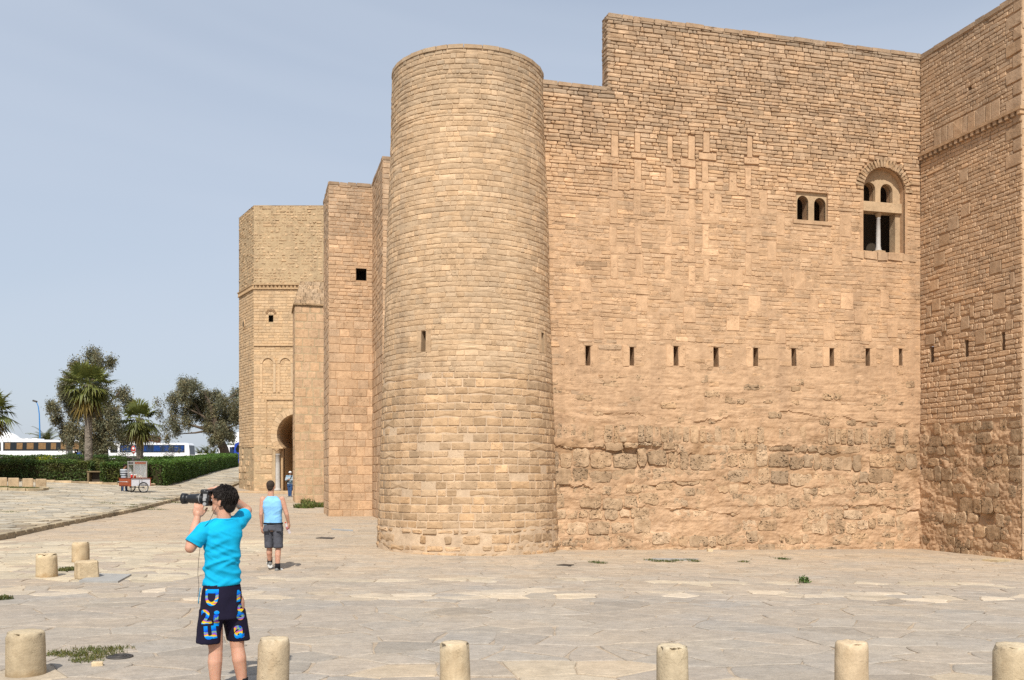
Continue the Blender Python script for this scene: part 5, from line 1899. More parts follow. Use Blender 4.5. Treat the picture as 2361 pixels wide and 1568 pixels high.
for i, (px, lab) in enumerate(((461, 'far date palm nearest the bus, leftmost of the far trio'), (476, 'far date palm in the middle of the far trio'), (491, 'far date palm rightmost of the far trio'))):
    feather_palm(lab, px, 185, 1048 - 3 * (i == 1), 2.0, 20 + i)

# --- eucalyptus
def euca(label, Y, trunk, limbs, clumps, seed, leaf=0.23, per=1000):
    rng = np.random.default_rng(seed)
    x0 = X(trunk[0][0], Y); z0 = gzf(x0, Y)
    root = empty('eucalyptus_tree', (x0, Y, z0), label=label, category='tree')
    m = MB()
    tp = [(X(p[0], Y), Y, max(ZT(p[1], Y), z0 - 0.2)) for p in trunk]
    m.tube(tp, [p[2] for p in trunk], 10)
    for lb in limbs:
        dy = rng.uniform(-1.5, 1.5)
        pts = [(X(p[0], Y), Y + dy * i / len(lb), ZT(p[1], Y)) for i, p in enumerate(lb)]
        m.tube(pts, list(np.linspace(0.2, 0.05, len(lb))), 7)
    Ps, Ts = [], []
    for (px, py, r, dn) in clumps:
        R = r / FOC * Y
        c = np.array([X(px, Y), Y + rng.uniform(-1.8, 1.8), ZT(py, Y)])
        # twiglets: small drooping tufts spread through the clump
        nt_ = int(34 * dn)
        for k in range(nt_):
            d = rng.normal(size=3); d /= np.linalg.norm(d)
            tc_ = c + d * R * rng.uniform(0.25, 1.0) ** 0.7 * np.array([1, 1.1, 0.95])
            n = int(per / 26)
            L = tc_ + rng.normal(size=(n, 3)) * np.array([0.26, 0.26, 0.36]) * (0.6 + 0.25 * R)
            L[:, 2] -= np.abs(rng.normal(size=n)) * 0.3
            warm = rng.uniform(0, 1)
            base = np.array([0.95, 1.0, 1.0]) * (1 - warm) + np.array([1.35, 1.12, 0.9]) * warm
            P, T = leaf_quads(L, leaf, leaf * 0.36, rng, 0.55, base * rng.uniform(0.6, 1.25), 0.35)
            Ps.append(P); Ts.append(T)
            if k % 4 == 0:
                m.tube([tuple(c), tuple((c + tc_) / 2 + np.array([0, 0, 0.1])), tuple(tc_)], [0.05, 0.035, 0.012], 4)
    m.build('trunk', M_BARK, root)
    link('crown', leaves_mesh('crown', Ps, Ts), M_EUCA, root)
euca('broad eucalyptus tree rising behind the tall fan palm', 96,
     [(238, 1062, 0.5), (236, 1010, 0.42), (228, 960, 0.36), (214, 900, 0.28), (212, 850, 0.18)],
     [[(232, 985), (200, 955), (160, 945), (135, 950)], [(228, 960), (255, 925), (275, 905)], [(230, 930), (180, 880), (150, 870)], [(236, 1000), (262, 975), (280, 960)], [(216, 890), (235, 850), (258, 832)]],
     [(215, 818, 17, 1), (238, 832, 20, 1), (258, 832, 9, .7), (196, 845, 18, 1), (175, 858, 15, 1), (150, 868, 16, 1), (160, 890, 17, 1), (140, 905, 15, 1), (125, 938, 15, 1), (148, 930, 17, 1), (165, 950, 17, .9), (118, 960, 12, .8), (130, 985, 12, .8), (150, 985, 13, .8), (160, 1010, 7, .6), (178, 985, 10, .5), (142, 1008, 6, .6),
      (210, 880, 20, 1), (225, 915, 22, 1), (250, 905, 19, 1), (274, 903, 15, 1), (283, 925, 12, 1), (205, 950, 20, 1), (240, 945, 22, 1), (268, 945, 18, 1), (225, 980, 22, 1.1), (252, 975, 22, 1.1), (278, 970, 15, 1), (200, 1000, 16, 1), (222, 1015, 18, 1.1), (250, 1008, 20, 1.1), (272, 1005, 15, 1), (188, 1018, 11, 1), (285, 1000, 11, .9), (205, 1030, 12, 1), (235, 1035, 14, 1)], 4)
euca('leaning eucalyptus tree between the buses and the gate tower', 112,
     [(524, 1070, 0.62), (516, 1035, 0.52), (503, 1008, 0.44), (496, 975, 0.36), (488, 940, 0.28), (470, 905, 0.2)],
     [[(500, 1000), (478, 993), (450, 998), (418, 1000)], [(500, 1005), (530, 985), (560, 975)], [(496, 980), (462, 955), (430, 940)], [(490, 950), (520, 925), (550, 905)], [(462, 955), (430, 900)], [(475, 990), (440, 980), (400, 975)]],
     [(420, 880, 15, 1), (437, 892, 16, 1), (409, 900, 15, 1), (402, 918, 13, .9), (430, 915, 17, 1.1), (462, 890, 16, 1.1), (470, 908, 14, 1.1), (450, 925, 16, 1.1), (400, 945, 14, .7), (425, 945, 16, .9), (445, 950, 14, 1), (408, 968, 14, .7), (430, 970, 14, .8), (392, 980, 12, .5), (410, 990, 11, .5), (378, 955, 14, .25), (368, 985, 13, .25), (385, 1005, 10, .35), (378, 930, 12, .2), (365, 1005, 10, .3),
      (482, 930, 17, 1.1), (500, 912, 13, 1), (505, 940, 19, 1.1), (484, 955, 17, 1.1), (525, 925, 17, 1.1), (545, 905, 17, 1.1), (548, 935, 18, 1), (520, 955, 18, 1.1), (500, 970, 17, 1.1), (482, 980, 13, 1), (520, 985, 14, 1), (505, 1000, 10, .9), (545, 965, 15, .7), (575, 925, 20, 1), (575, 960, 18, .9), (493, 1012, 9, 1), (505, 990, 16, 1.2), (515, 1005, 12, 1.1), (530, 1000, 12, 1), (470, 965, 15, 1.1), (465, 935, 16, 1.1), (530, 950, 16, 1.1), (440, 925, 15, 1)], 6)

def sapling(label, px, Y, py_top, seed, leafy=160):
    rng = np.random.default_rng(seed)
    x = X(px, Y); z0 = pzf(x, Y); zt = ZT(py_top, Y)
    root = empty('young_tree', (x, Y, z0), label=label, category='tree')
    m = MB(); H = zt - z0
    m.tube([(x, Y, z0 - 0.1), (x + 0.05, Y, z0 + H * 0.5), (x - 0.03, Y, z0 + H)], [0.045, 0.03, 0.01], 6)
    Cs = []
    for k in range(14):
        h = z0 + H * rng.uniform(0.45, 0.95); a = rng.uniform(0, 6.28); l = rng.uniform(0.3, 0.8)
        tip = np.array([x + l * math.cos(a), Y + l * math.sin(a), h + 0.4 * l])
        m.tube([(x, Y, h), tuple(tip)], [0.015, 0.006], 4)
        Cs.append(tip + rng.normal(size=(leafy // 14, 3)) * 0.16)
    m.build('trunk', M_BARK, root)
    P, T = leaf_quads(np.concatenate(Cs), 0.16, 0.07, rng, 0.2, (1.0, 0.95, 0.9), 0.35)
    link('crown', leaves_mesh('crown', [P], [T]), M_EUCA, root)
sapling('thin young tree in front of the curtained bus', 152, 92, 1004, 2, 220)
sapling('small sapling left of the red road sign', 283, 88, 1030, 3, 260)
sapling('small sapling in front of the blue-windowed bus', 397, 96, 1034, 4, 260)

# agave under the smaller palm
xa, ya = X(330, 71), 71
za = pzf(xa, ya)
ag = empty('agave', (xa, ya, za), label='spiky agave rosette at the foot of the smaller palm', category='plant')
for k in range(16):
    a = k * 2.4; el = math.radians(25 + 50 * (k / 16))
    L = 1.5
    d = Vector((math.cos(a) * math.cos(el), math.sin(a) * math.cos(el), math.sin(el))); s = Vector((-math.sin(a), math.cos(a), 0)) * 0.1
    b = Vector((xa, ya, za + 0.3))
    me = mesh_np('leaf', np.array([tuple(b - s * 0.5), tuple(b + s * 0.5), tuple(b + d * L * 0.5 + s), tuple(b + d * L), tuple(b + d * L * 0.5 - s)]), [(0, 1, 2, 4)], [(4, 2, 3)])
    tint_attr(me, (0.9, 0.95, 0.8)); link('leaf', me, M_PALM, ag)

# --- grass tufts and patches on the paving
def grass(name, label, spots, cat='grass', hgt=0.05, n_per=120, tint=(1, 1, 1)):
    """spots: (x, y, rx, ry)"""
    Ps, Ts = [], []
    for (x, y, rx, ry) in spots:
        n = int(n_per)
        a = HR.uniform(0, 6.28, n); q_ = np.sqrt(HR.uniform(0, 1, n))
        px_ = x + rx * q_ * np.cos(a) * (1 + 0.3 * np.sin(3 * a)); py2 = y + ry * q_ * np.sin(a)
        z = np.array([top_z(p, w) for p, w in zip(px_, py2)]) + 0.01
        d = HR.normal(size=(n, 3)) * 0.45; d[:, 2] = 1; d /= np.linalg.norm(d, axis=1)[:, None]
        l = hgt * HR.uniform(0.5, 1.4, n)[:, None]
        b = np.stack([px_, py2, z], 1)
        s = np.cross(d, HR.normal(size=(n, 3))); s /= np.linalg.norm(s, axis=1)[:, None]; s = s * hgt * 0.13
        P = np.stack([b - s, b + s, b + d * l + s * 0.2 + HR.normal(size=(n, 3)) * 0.1 * hgt, b + d * l - s * 0.2], 1)
        g = HR.uniform(0.6, 1.3, n)[:, None]; dry = (HR.uniform(0, 1, n) < 0.4)[:, None]
        T = np.where(dry, np.array([1.7, 1.2, 1.0]), np.array(tint)) * g
        Ps.append(P); Ts.append(np.repeat(T, 4, 0))
    link(name, leaves_mesh(name, Ps, Ts), M_GRASS, None, kind='stuff', label=label, category=cat)
def GP(px, py, up=False):
    """print position on the paving -> ground point"""
    Y = 15.0
    for _ in range(40):
        x = (px - CX) / FOC * Y
        z = top_z(x, Y)
        Y = 0.5 * Y + 0.5 * ((EYE - z) * FOC / max(py - HOR, 4))
    return (px - CX) / FOC * Y, Y
def gspots(lst, n, sx, sy):
    o_ = []
    for (px, py) in lst:
        x, y = GP(px, py)
        o_.append((x, y, sx, sy))
    return o_
grass('grass_patch', 'thin grass patch around the drain cover at lower left', gspots([(150, 1508), (185, 1512), (215, 1507), (245, 1502), (200, 1500), (270, 1498), (165, 1515), (205, 1521), (195, 1527), (225, 1516), (130, 1512), (255, 1508)], 0, 0.15, 0.1), n_per=120, hgt=0.03, tint=(1.05, 1.0, 0.8))
grass('grass_tuft', 'grass growing between the two rear bollards', gspots([(160, 1316), (172, 1315), (150, 1317)], 0, 0.16, 0.1), n_per=240, hgt=0.05)
grass('grass_tuft', 'tuft of grass at the left edge of the paving', gspots([(8, 1383), (0, 1384)], 0, 0.12, 0.08), n_per=160, hgt=0.05)
grass('weed_strip', 'dark weeds round the worn plate near the wall', gspots([(1500, 1293), (1530, 1295), (1560, 1294), (1590, 1293), (1602, 1296), (1515, 1296), (1545, 1297), (1800, 1290), (1810, 1291), (1370, 1298), (1385, 1300), (1715, 1297)], 0, 0.13, 0.07), n_per=110, hgt=0.035, tint=(0.7, 0.85, 0.7))
grass('grass_tuft', 'bright grass at the foot of the gate buttress', gspots([(705, 1160), (720, 1158), (732, 1157), (715, 1167), (735, 1170), (700, 1172)], 0, 0.42, 0.3), n_per=300, hgt=0.2, tint=(1.1, 1.2, 0.8))
grass('grass_seams', 'green weeds growing in the joints of the upper plaza', gspots([(300, 1135 + 30), (330, 1148), (350, 1152), (240, 1160), (255, 1163), (385, 1152), (400, 1158), (410, 1160), (345, 1172), (360, 1176), (20, 1182), (10, 1183), (300, 1170), (470, 1118), (390, 1130)], 0, 0.45, 0.2), n_per=130, hgt=0.05, tint=(0.9, 1.0, 0.8))
gsl = []
for k in range(40):
    gsl.append((X(HR.uniform(-30, 72), 52), 50.6 + HR.uniform(0, 3.0), 0.7, 0.45))
grass('lawn_strip', 'small worn lawn beside the cube stones', gsl, n_per=220, hgt=0.06, tint=(1.0, 1.0, 0.8))
# small weed in the open paving
wx, wy = GP(1853, 1345)
wd = empty('weed', (wx, wy, gzf(wx, wy)), label='single small green weed in the middle of the paving', category='weed')
C = np.array([wx, wy, gzf(wx, wy) + 0.05]) + HR.normal(size=(130, 3)) * np.array([0.05, 0.05, 0.035])
P, T = leaf_quads(C, 0.05, 0.024, HR, -0.3, (0.6, 0.85, 0.5), 0.4)
link('leaves', leaves_mesh('leaves', [P], [T]), M_GRASS, wd)
MB().tube([(wx, wy, gzf(wx, wy) - 0.01), (wx, wy, gzf(wx, wy) + 0.1)], [0.008, 0.004], 5).build('stem', M_GRASS, wd)
# ================================================================== bollards and stones
M_BOLL = stone_mat('bollard_stone', (0.56, 0.46, 0.32), pit=0.15, stain=0.34, bump=0.35, vary=0.2, pitscale=26)
M_GREY = plain('grey_concrete', (0.33, 0.32, 0.30), 0.9, 0.15, 0, 0.15, 5, 0.3)
M_IRON = plain('cast_iron', (0.07, 0.062, 0.055), 0.6, 0.4, 0.4, 0.2, 10)

def bollard(label, px, py_base, dia, hgt, seed, chip=0.0, tint=(1, 1, 1), Y=None):
    rnd = random.Random(seed)
    if Y is None:
        x, y = GP(px, py_base)
    else:
        x, y = X(px, Y), Y
    z = top_z(x, y)
    n, rings = 32, 14
    prof = []
    R = dia / 2
    for i in range(rings + 1):
        t = i / rings
        prof.append((R * (1.03 - 0.05 * t), -0.08 + (hgt + 0.08) * t))
    prof += [(R * 0.95, hgt + 0.012), (R * 0.86, hgt + 0.02), (R * 0.6, hgt + 0.022), (R * 0.3, hgt + 0.024)]
    def jit(r_, z_, t_):
        nn = float(fbm(np.array(math.cos(t_) * 1.6 + seed), np.array(math.sin(t_) * 1.6), z_ * 3.5, seed, 4))
        n2 = float(fbm(np.array(math.cos(t_) * 5 + seed), np.array(math.sin(t_) * 5), z_ * 12, seed + 3, 3))
        rr_ = r_ * (1 + 0.025 * nn + 0.012 * n2)
        zz = z_
        if z_ > hgt - 0.03:
            rr_ -= max(0, n2 + 0.1) * 0.045 * (1 + chip * 2.5) * (z_ < hgt + 0.016)
            zz -= max(0, nn) * 0.02 * (1 + chip)
        return rr_, zz
    m = MB().lathe((x, y, z), prof, n, True, jit)
    o = m.build('stone_bollard', M_BOLL, None, label=label, category='bollard', group='round stone bollards on the paving')
    co = np.empty(len(o.data.vertices) * 3, np.float32); o.data.vertices.foreach_get('co', co); co = co.reshape(-1, 3)
    hz = co[:, 2] - z
    co[:, 0] += hz * rnd.uniform(-0.03, 0.03); co[:, 1] += hz * rnd.uniform(-0.02, 0.02)
    o.data.vertices.foreach_set('co', co.ravel())
    nn = fbm(co[:, 0] * 14, co[:, 1] * 14, co[:, 2] * 9, seed + 40, 3)
    soil = np.clip((0.07 + 0.07 * nn - hz) / 0.06, 0, 1)[:, None]          # splashed soil round the foot
    worn = (np.clip((hz - hgt + 0.025 + 0.03 * nn) / 0.02, 0, 1))[:, None]   # bare worn rim
    blot = np.clip(nn * 1.6 - 0.1, 0, 1)[:, None]
    tint_attr(o.data, np.asarray(tint) * (1 - soil * np.array([0.2, 0.27, 0.36])) * (1 + worn * np.array([0.1, 0.12, 0.15])) * (1 - blot * np.array([0.12, 0.16, 0.2])))
    return o
bollard('stout stone bollard in the lower left corner of the paving', 60, 1556, 0.325, 0.37, 1, 0.2, (1.0, 0.98, 0.92))
bollard('stone bollard standing just right of the photographer', 628, 0, 0.255, 0.44, 2, 0.1, (1, 0.98, 0.95), Y=7.75)
bollard('slim stone bollard in front of the round tower', 1050, 0, 0.245, 0.415, 3, 0.3, (1, 0.98, 0.94), Y=7.7)
bollard('white-topped stone bollard in front of the middle of the long wall', 1551, 0, 0.253, 0.40, 4, 0.3, (1.02, 1.02, 0.99), Y=7.65)
bollard('stone bollard in front of the right end of the long wall', 1963, 0, 0.262, 0.42, 5, 0.0, (1.02, 0.96, 0.9), Y=7.7)
bollard('smooth stone bollard cut by the right edge of the photo', 2336, 0, 0.30, 0.44, 6, 0.0, (1.02, 1.0, 0.95), Y=7.45)
bollard('chipped stone bollard left of the rough stone block', 108, 1330, 0.345, 0.385, 7, 0.8, (0.98, 0.94, 0.86))
bollard('farther stone bollard directly behind the rough stone block', 186, 1296, 0.33, 0.38, 8, 0.3, (1.05, 0.98, 0.88))

def rough_block(name, label, px, py, d, rz, seed, mat, tint, amp=0.02, cat='stone', cut=0.02):
    x, y = GP(px, py)
    z = top_z(x, y)
    bm = bmesh.new(); bmesh.ops.create_cube(bm, size=1.0)
    bmesh.ops.bevel(bm, geom=bm.edges[:], offset=0.09, segments=1, affect='EDGES')
    bmesh.ops.subdivide_edges(bm, edges=bm.edges[:], cuts=3, use_grid_fill=True)
    M_ = Matrix.Translation((x, y, z + d[2] / 2 - 0.01)) @ Matrix.Rotation(rz, 4, 'Z')
    for v in bm.verts:
        co = Vector((v.co.x * d[0], v.co.y * d[1], v.co.z * d[2]))
        nn = [float(fbm(np.array(co.x * 9 + seed), np.array(co.y * 9), co.z * 9, seed + k, 3)) for k in range(3)]
        v.co = M_ @ (co + Vector(nn) * amp)
    me = bpy.data.meshes.new(name); bm.to_mesh(me); bm.free()
    tint_attr(me, tint)
    return link(name, me, mat, None, label=label, category=cat)
rough_block('stone_block', 'rough square stone block between the rear bollards and grey slab', 200, 1334, (0.34, 0.34, 0.315), 0.6, 3, M_BOLL, (0.9, 0.86, 0.8), 0.03)
rough_block('loose_rock', 'small pale rock beside the grass patch', 226, 1537, (0.1, 0.075, 0.055), 0.4, 5, M_BOLL, (1.25, 1.2, 1.1), 0.02)
rough_block('loose_rock', 'small white rock at the foot of the round tower', 1058, 1281, (0.1, 0.08, 0.055), 0.2, 6, M_BOLL, (1.3, 1.26, 1.2), 0.02)
rough_block('loose_rock', 'small white rock at the foot of the curtain wall', 1637, 1272, (0.14, 0.1, 0.08), 0.2, 7, M_BOLL, (1.3, 1.25, 1.15), 0.02)
for i, (px, py, lab) in enumerate(((6, 1117, 'pale cube stone cut by the left edge'), (49, 1119, 'second pale cube stone from the left edge'), (97, 1120, 'tallest pale cube stone beside the lawn'), (143, 1118, 'rightmost pale cube stone before the hedge'))):
    pxs = (6, 47, 97, 143)[i] * 0.66
    Yc = 54.2
    xx = X(pxs, Yc)
    bb = MB().box((xx, Yc, pzf(xx, Yc) + 0.24), (0.52, 0.5, 0.56), 0.55, 0.03)
    o = bb.build('cube_stone', M_BOLL, None, label=lab, category='stone', group='cube stones along the lawn'); tint_attr(o.data, (1.0, 0.9, 0.8))

# kerb of the lawn and pale kerb along the hedge
m_pts = [(-30, 50.2), (20, 49.9), (60, 50.0), (95, 50.8), (108, 51.8), (95, 53.0)]
lk = empty('lawn_kerb', (X(20, 50), 50, 0.9), label='low curved stone kerb around the small lawn', category='kerb')
for (a, b) in zip(m_pts[:-1], m_pts[1:]):
    A = Vector((X(a[0], a[1]), a[1], 0)); B = Vector((X(b[0], b[1]), b[1], 0))
    n = max(1, int((B - A).length / 0.7))
    for k in range(n):
        p = A.lerp(B, (k + 0.5) / n); L = (B - A).length / n
        m = MB().box((p.x, p.y, pzf(p.x, p.y) + 0.06), (L - 0.02, 0.2, 0.2), math.atan2(B.y - A.y, B.x - A.x), 0.02)
        o = m.build('kerb_stone', M_KERB, lk); tint_attr(o.data, (1.25, 1.2, 1.1))
hk = empty('hedge_kerb', (X(100, 62), 62, 1.2), label='pale stone edging along the foot of the hedges', category='kerb')
hpts = [(-30, 61.7), (205, 62.8), (338, 63.0), (352, 64.2), (452, 81), (538, 106)]
for (a, b) in zip(hpts[:-1], hpts[1:]):
    A = Vector((X(a[0], a[1]), a[1], 0)); B = Vector((X(b[0], b[1]), b[1], 0))
    n = max(1, int((B - A).length / 0.9))
    for k in range(n):
        p = A.lerp(B, (k + 0.5) / n); L = (B - A).length / n
        g_ = HR.uniform(0.9, 1.6)
        m = MB().box((p.x, p.y, pzf(p.x, p.y) + 0.05), (L - 0.02, 0.22, 0.24), math.atan2(B.y - A.y, B.x - A.x), 0.02)
        o = m.build('kerb_stone', M_KERB, hk); tint_attr(o.data, (g_ * 1.1, g_, g_ * 0.9))

# flat fittings in the paving
def plate(name, label, pts, h, mat, cat, tint=None):
    P = [GP(*p) for p in pts]
    z = [top_z(*p) for p in P]
    m = MB()
    n = len(P)
    vs = [(p[0], p[1], z_ - 0.03) for p, z_ in zip(P, z)] + [(p[0], p[1], z_ + h) for p, z_ in zip(P, z)]
    m.add(vs, [tuple(range(n, 2 * n))] + [(i, (i + 1) % n, n + (i + 1) % n, n + i) for i in range(n)])
    return m.build(name, mat, None, label=label, category=cat)
plate('cement_slab', 'flat grey cement slab beside the rough stone block', [(182, 1343), (272, 1345), (303, 1328), (222, 1326)], 0.035, M_GREY, 'slab')
plate('drain_grate', 'long narrow drain grate near the square pier', [(765, 1220), (814, 1223), (814, 1226), (764, 1222.5)], 0.022, M_GREY, 'grate')
plate('drain_grate', 'dark square drain grate in front of the round tower', [(1283, 1304.5), (1310, 1306.5), (1324, 1304), (1300, 1302.5)], 0.022, M_IRON, 'grate')
plate('drain_grate', 'small dark drain plate left of the round tower', [(728, 1242), (765, 1244), (772, 1241), (740, 1240)], 0.022, M_IRON, 'grate')
plate('worn_plate', 'worn grey plate ringed by weeds near the wall', [(1488, 1293), (1600, 1293.5), (1612, 1290), (1506, 1288.5)], 0.02, M_GREY, 'slab')
plate('worn_plate', 'thin stone plate lying by the right hand wall', [(2264, 1294), (2300, 1297), (2330, 1295), (2300, 1292)], 0.05, M_BOLL, 'slab')
o = bpy.data.objects.get('worn_plate.001')
tint_attr(o.data, (0.9, 0.85, 0.75))
dx, dy = GP(276, 1517)
dz = gzf(dx, dy)
dc = empty('drain_cover', (dx, dy, dz), label='round dark iron drain cover beside the grass patch', category='drain cover')
m = MB().lathe((dx, dy, dz), [(0.125, 0.0), (0.125, 0.018), (0.115, 0.022), (0.02, 0.022)], 28); m.build('cover', M_IRON, dc)
for rr_ in (0.035, 0.065, 0.095):
    pts = [(dx + rr_ * math.cos(t), dy + rr_ * math.sin(t), dz + 0.023) for t in np.linspace(0, 6.2832, 25)]
    MB().tube(pts, 0.005, 5).build('ring', M_IRON, dc)

# ================================================================== street lamp, sign, domes, houses, buses
M_WHITE = plain('white_paint', (0.78, 0.78, 0.77), 0.5, 0.3, 0, 0.06)
M_BUSW = plain('bus_white', (0.76, 0.77, 0.79), 0.25, 0.5, 0, 0.05)
M_BUSB = plain('bus_blue', (0.02, 0.06, 0.38), 0.25, 0.5, 0, 0.1)
M_GLASS = plain('dark_glass', (0.012, 0.015, 0.018), 0.08, 0.5, 0, 0.1)
M_BGLASS = plain('blue_curtained_glass', (0.012, 0.03, 0.075), 0.3, 0.5, 0, 0.55, 1.2)
M_CURT = plain('tan_curtain', (0.24, 0.145, 0.07), 0.8, 0.1, 0, 0.35, 4)
M_BLUECURT = plain('blue_curtain', (0.014, 0.05, 0.19), 0.7, 0.1, 0, 0.3, 4)
M_TYRE = plain('tyre', (0.02, 0.02, 0.02), 0.85, 0.1)
M_LBLUE = plain('lamp_blue', (0.03, 0.2, 0.5), 0.4, 0.4)
M_RED = plain('sign_red', (0.55, 0.035, 0.03), 0.5, 0.3)
M_BRICKH = plain('red_brick_wall', (0.32, 0.13, 0.08), 0.9, 0.1, 0, 0.25, 3)

Yl = 150.0
lp = empty('street_lamp', (X(93, Yl), Yl, gzf(X(93, Yl), Yl)), label='slender blue street lamp with curved arm behind the bus', category='street lamp')
zb = gzf(X(93, Yl), Yl)
MB().tube([(X(92.5, Yl), Yl, zb), (X(92, Yl), Yl, ZT(1000, Yl)), (X(90.5, Yl), Yl, ZT(955, Yl)), (X(88.5, Yl), Yl, ZT(938, Yl)), (X(85, Yl), Yl, ZT(929, Yl)), (X(81, Yl), Yl, ZT(925.5, Yl))], [0.13, 0.11, 0.09, 0.08, 0.07, 0.06], 8).build('pole', M_LBLUE, lp)
MB().box((X(80.5, Yl), Yl, ZT(925, Yl)), (0.7, 0.35, 0.26), 0.0, 0.06, Matrix.Rotation(0.3, 4, 'Y')).build('lamp_head', M_IRON, lp)

xs_, ys_ = X(308, 105), 105
zs_ = gzf(xs_, ys_)
sg = empty('road_sign', (xs_, ys_, zs_), label='red and white road sign in front of the blue-windowed bus', category='sign')
zc_ = ZT(1037, 105)
MB().tube([(xs_, ys_, zs_), (xs_, ys_, zc_)], 0.03, 8).build('post', M_GREY, sg)
ell = lambda a, b, d: MB().prism([(a * math.cos(t), b * math.sin(t)) for t in np.linspace(0, 2 * math.pi, 25)[:-1]], lambda u, v, e: (xs_ + u, ys_ - e, zc_ + v), d, d + 0.02)
ell(0.25, 0.46, 0.03).build('sign_plate', M_WHITE, sg)
ell(0.23, 0.44, 0.052).build('sign_field', M_RED, sg)
ell(0.13, 0.13, 0.075).build('sign_disc', M_WHITE, sg).location.z += 0.15
MB().box((xs_, ys_ - 0.085, zc_ - 0.2), (0.3, 0.02, 0.1)).build('sign_bar', M_WHITE, sg)

def dome(label, px, py_top, Y, r, finial=True):
    x = X(px, Y); zt = ZT(py_top, Y); z0 = gzf(x, Y)
    root = empty('domed_shrine', (x, Y, z0), label=label, category='building')
    prof = []
    hd = r * 0.95
    for i in range(13):
        a = math.pi / 2 * i / 12
        prof.append((max(r * math.cos(a) ** 0.95, 0.03), zt - hd + hd * math.sin(a) * (0.92 + 0.08 * i / 12)))
    MB().lathe((x, Y, 0), prof, 32).build('dome', M_WHITE, root)
    MB().lathe((x, Y, 0), [(r * 1.02, z0 - 0.5), (r * 1.02, zt - hd)], 8, False).build('drum', M_WHITE, root)
    MB().box((x, Y, (z0 + zt - hd - 1) / 2), (r * 2.6, r * 2.6, max(zt - hd - 1 - z0, 1))).build('hall', M_WHITE, root)
    if finial:
        m = MB().tube([(x, Y, zt - 0.1), (x, Y, zt + 1.5)], 0.05, 6)
        for k, rr_ in ((0.35, 0.16), (0.75, 0.2), (1.1, 0.13)):
            m.lathe((x, Y, zt + k), [(0.02, -rr_), (rr_ * 0.9, -rr_ * 0.4), (rr_ * 0.9, rr_ * 0.4), (0.02, rr_)], 10)
        pts = [(x + 0.26 * math.cos(t), Y, zt + 1.75 + 0.26 * math.sin(t)) for t in np.linspace(math.pi * 0.85, math.pi * 2.15, 10)]
        m.tube(pts, [0.03 + 0.05 * math.sin(math.pi * i / 9) for i in range(10)], 6)
        m.build('finial', M_IRON, root)
dome('white dome with crescent finial behind the left bus', 13, 996, 170, 3.2)
dome('white dome half hidden behind the gate tower', 562, 994, 165, 2.6, False)

Yb = 200
xb0, xb1 = X(293, Yb), X(346, Yb)
zt = ZT(1003, Yb); zb = gzf(xb0, Yb)
bh = empty('brick_house', ((xb0 + xb1) / 2, Yb, zb), label='small unfinished red brick house behind the palms', category='house')
MB().box(((xb0 + xb1) / 2, Yb + 3, (zb + zt) / 2), (xb1 - xb0, 6, zt - zb)).build('wall', M_BRICKH, bh)
MB().box(((xb0 + xb1) / 2, Yb + 3, ZT(1012, Yb)), (xb1 - xb0 + 0.4, 6.4, 0.25)).build('floor_slab', M_GREY, bh)
for k in (0.35, 0.8):
    MB().box((xb0 + (xb1 - xb0) * k, Yb - 0.02, ZT(1017, Yb)), (0.9, 0.06, 0.8)).build('window', M_GLASS, bh)
for k in range(4):
    MB().box((xb0 + (xb1 - xb0) * (k + 0.3) / 4, Yb + 0.3, zt + 0.4), (0.25, 0.25, 0.8)).build('column_stub', M_GREY, bh)

Yw = 158
pw = empty('parapet_wall', (X(465, Yw), Yw, gzf(X(465, Yw), Yw)), label='low white wall between the blue-windowed bus and the minibus', category='wall', kind='thing')
MB().box((X(455, Yw), Yw, (gzf(X(455, Yw), Yw) + ZT(1053, Yw)) / 2), (10.5, 0.3, ZT(1053, Yw) - gzf(X(455, Yw), Yw))).build('base', M_WHITE, pw)
MB().box((X(455, Yw), Yw, ZT(1048.5, Yw)), (10.5, 0.42, 0.32)).build('rail', M_WHITE, pw)
for k in range(8):
    MB().box((X(455, Yw) - 4.8 + k * 1.37, Yw, ZT(1051, Yw)), (0.3, 0.28, 0.4)).build('post', M_WHITE, pw)
pw2 = empty('parapet_wall', (X(222, 140), 140, gzf(X(222, 140), 140)), label='low pale wall in the gap between the two long buses', category='wall', kind='thing')
MB().box((X(222, 140), 140, ZT(1045, 140) - 1.0), (3.6, 0.3, 2.2)).build('base', M_WHITE, pw2)
MB().box((X(222, 140), 140, ZT(1039.5, 140)), (3.8, 0.44, 0.2)).build('rail', M_WHITE, pw2)

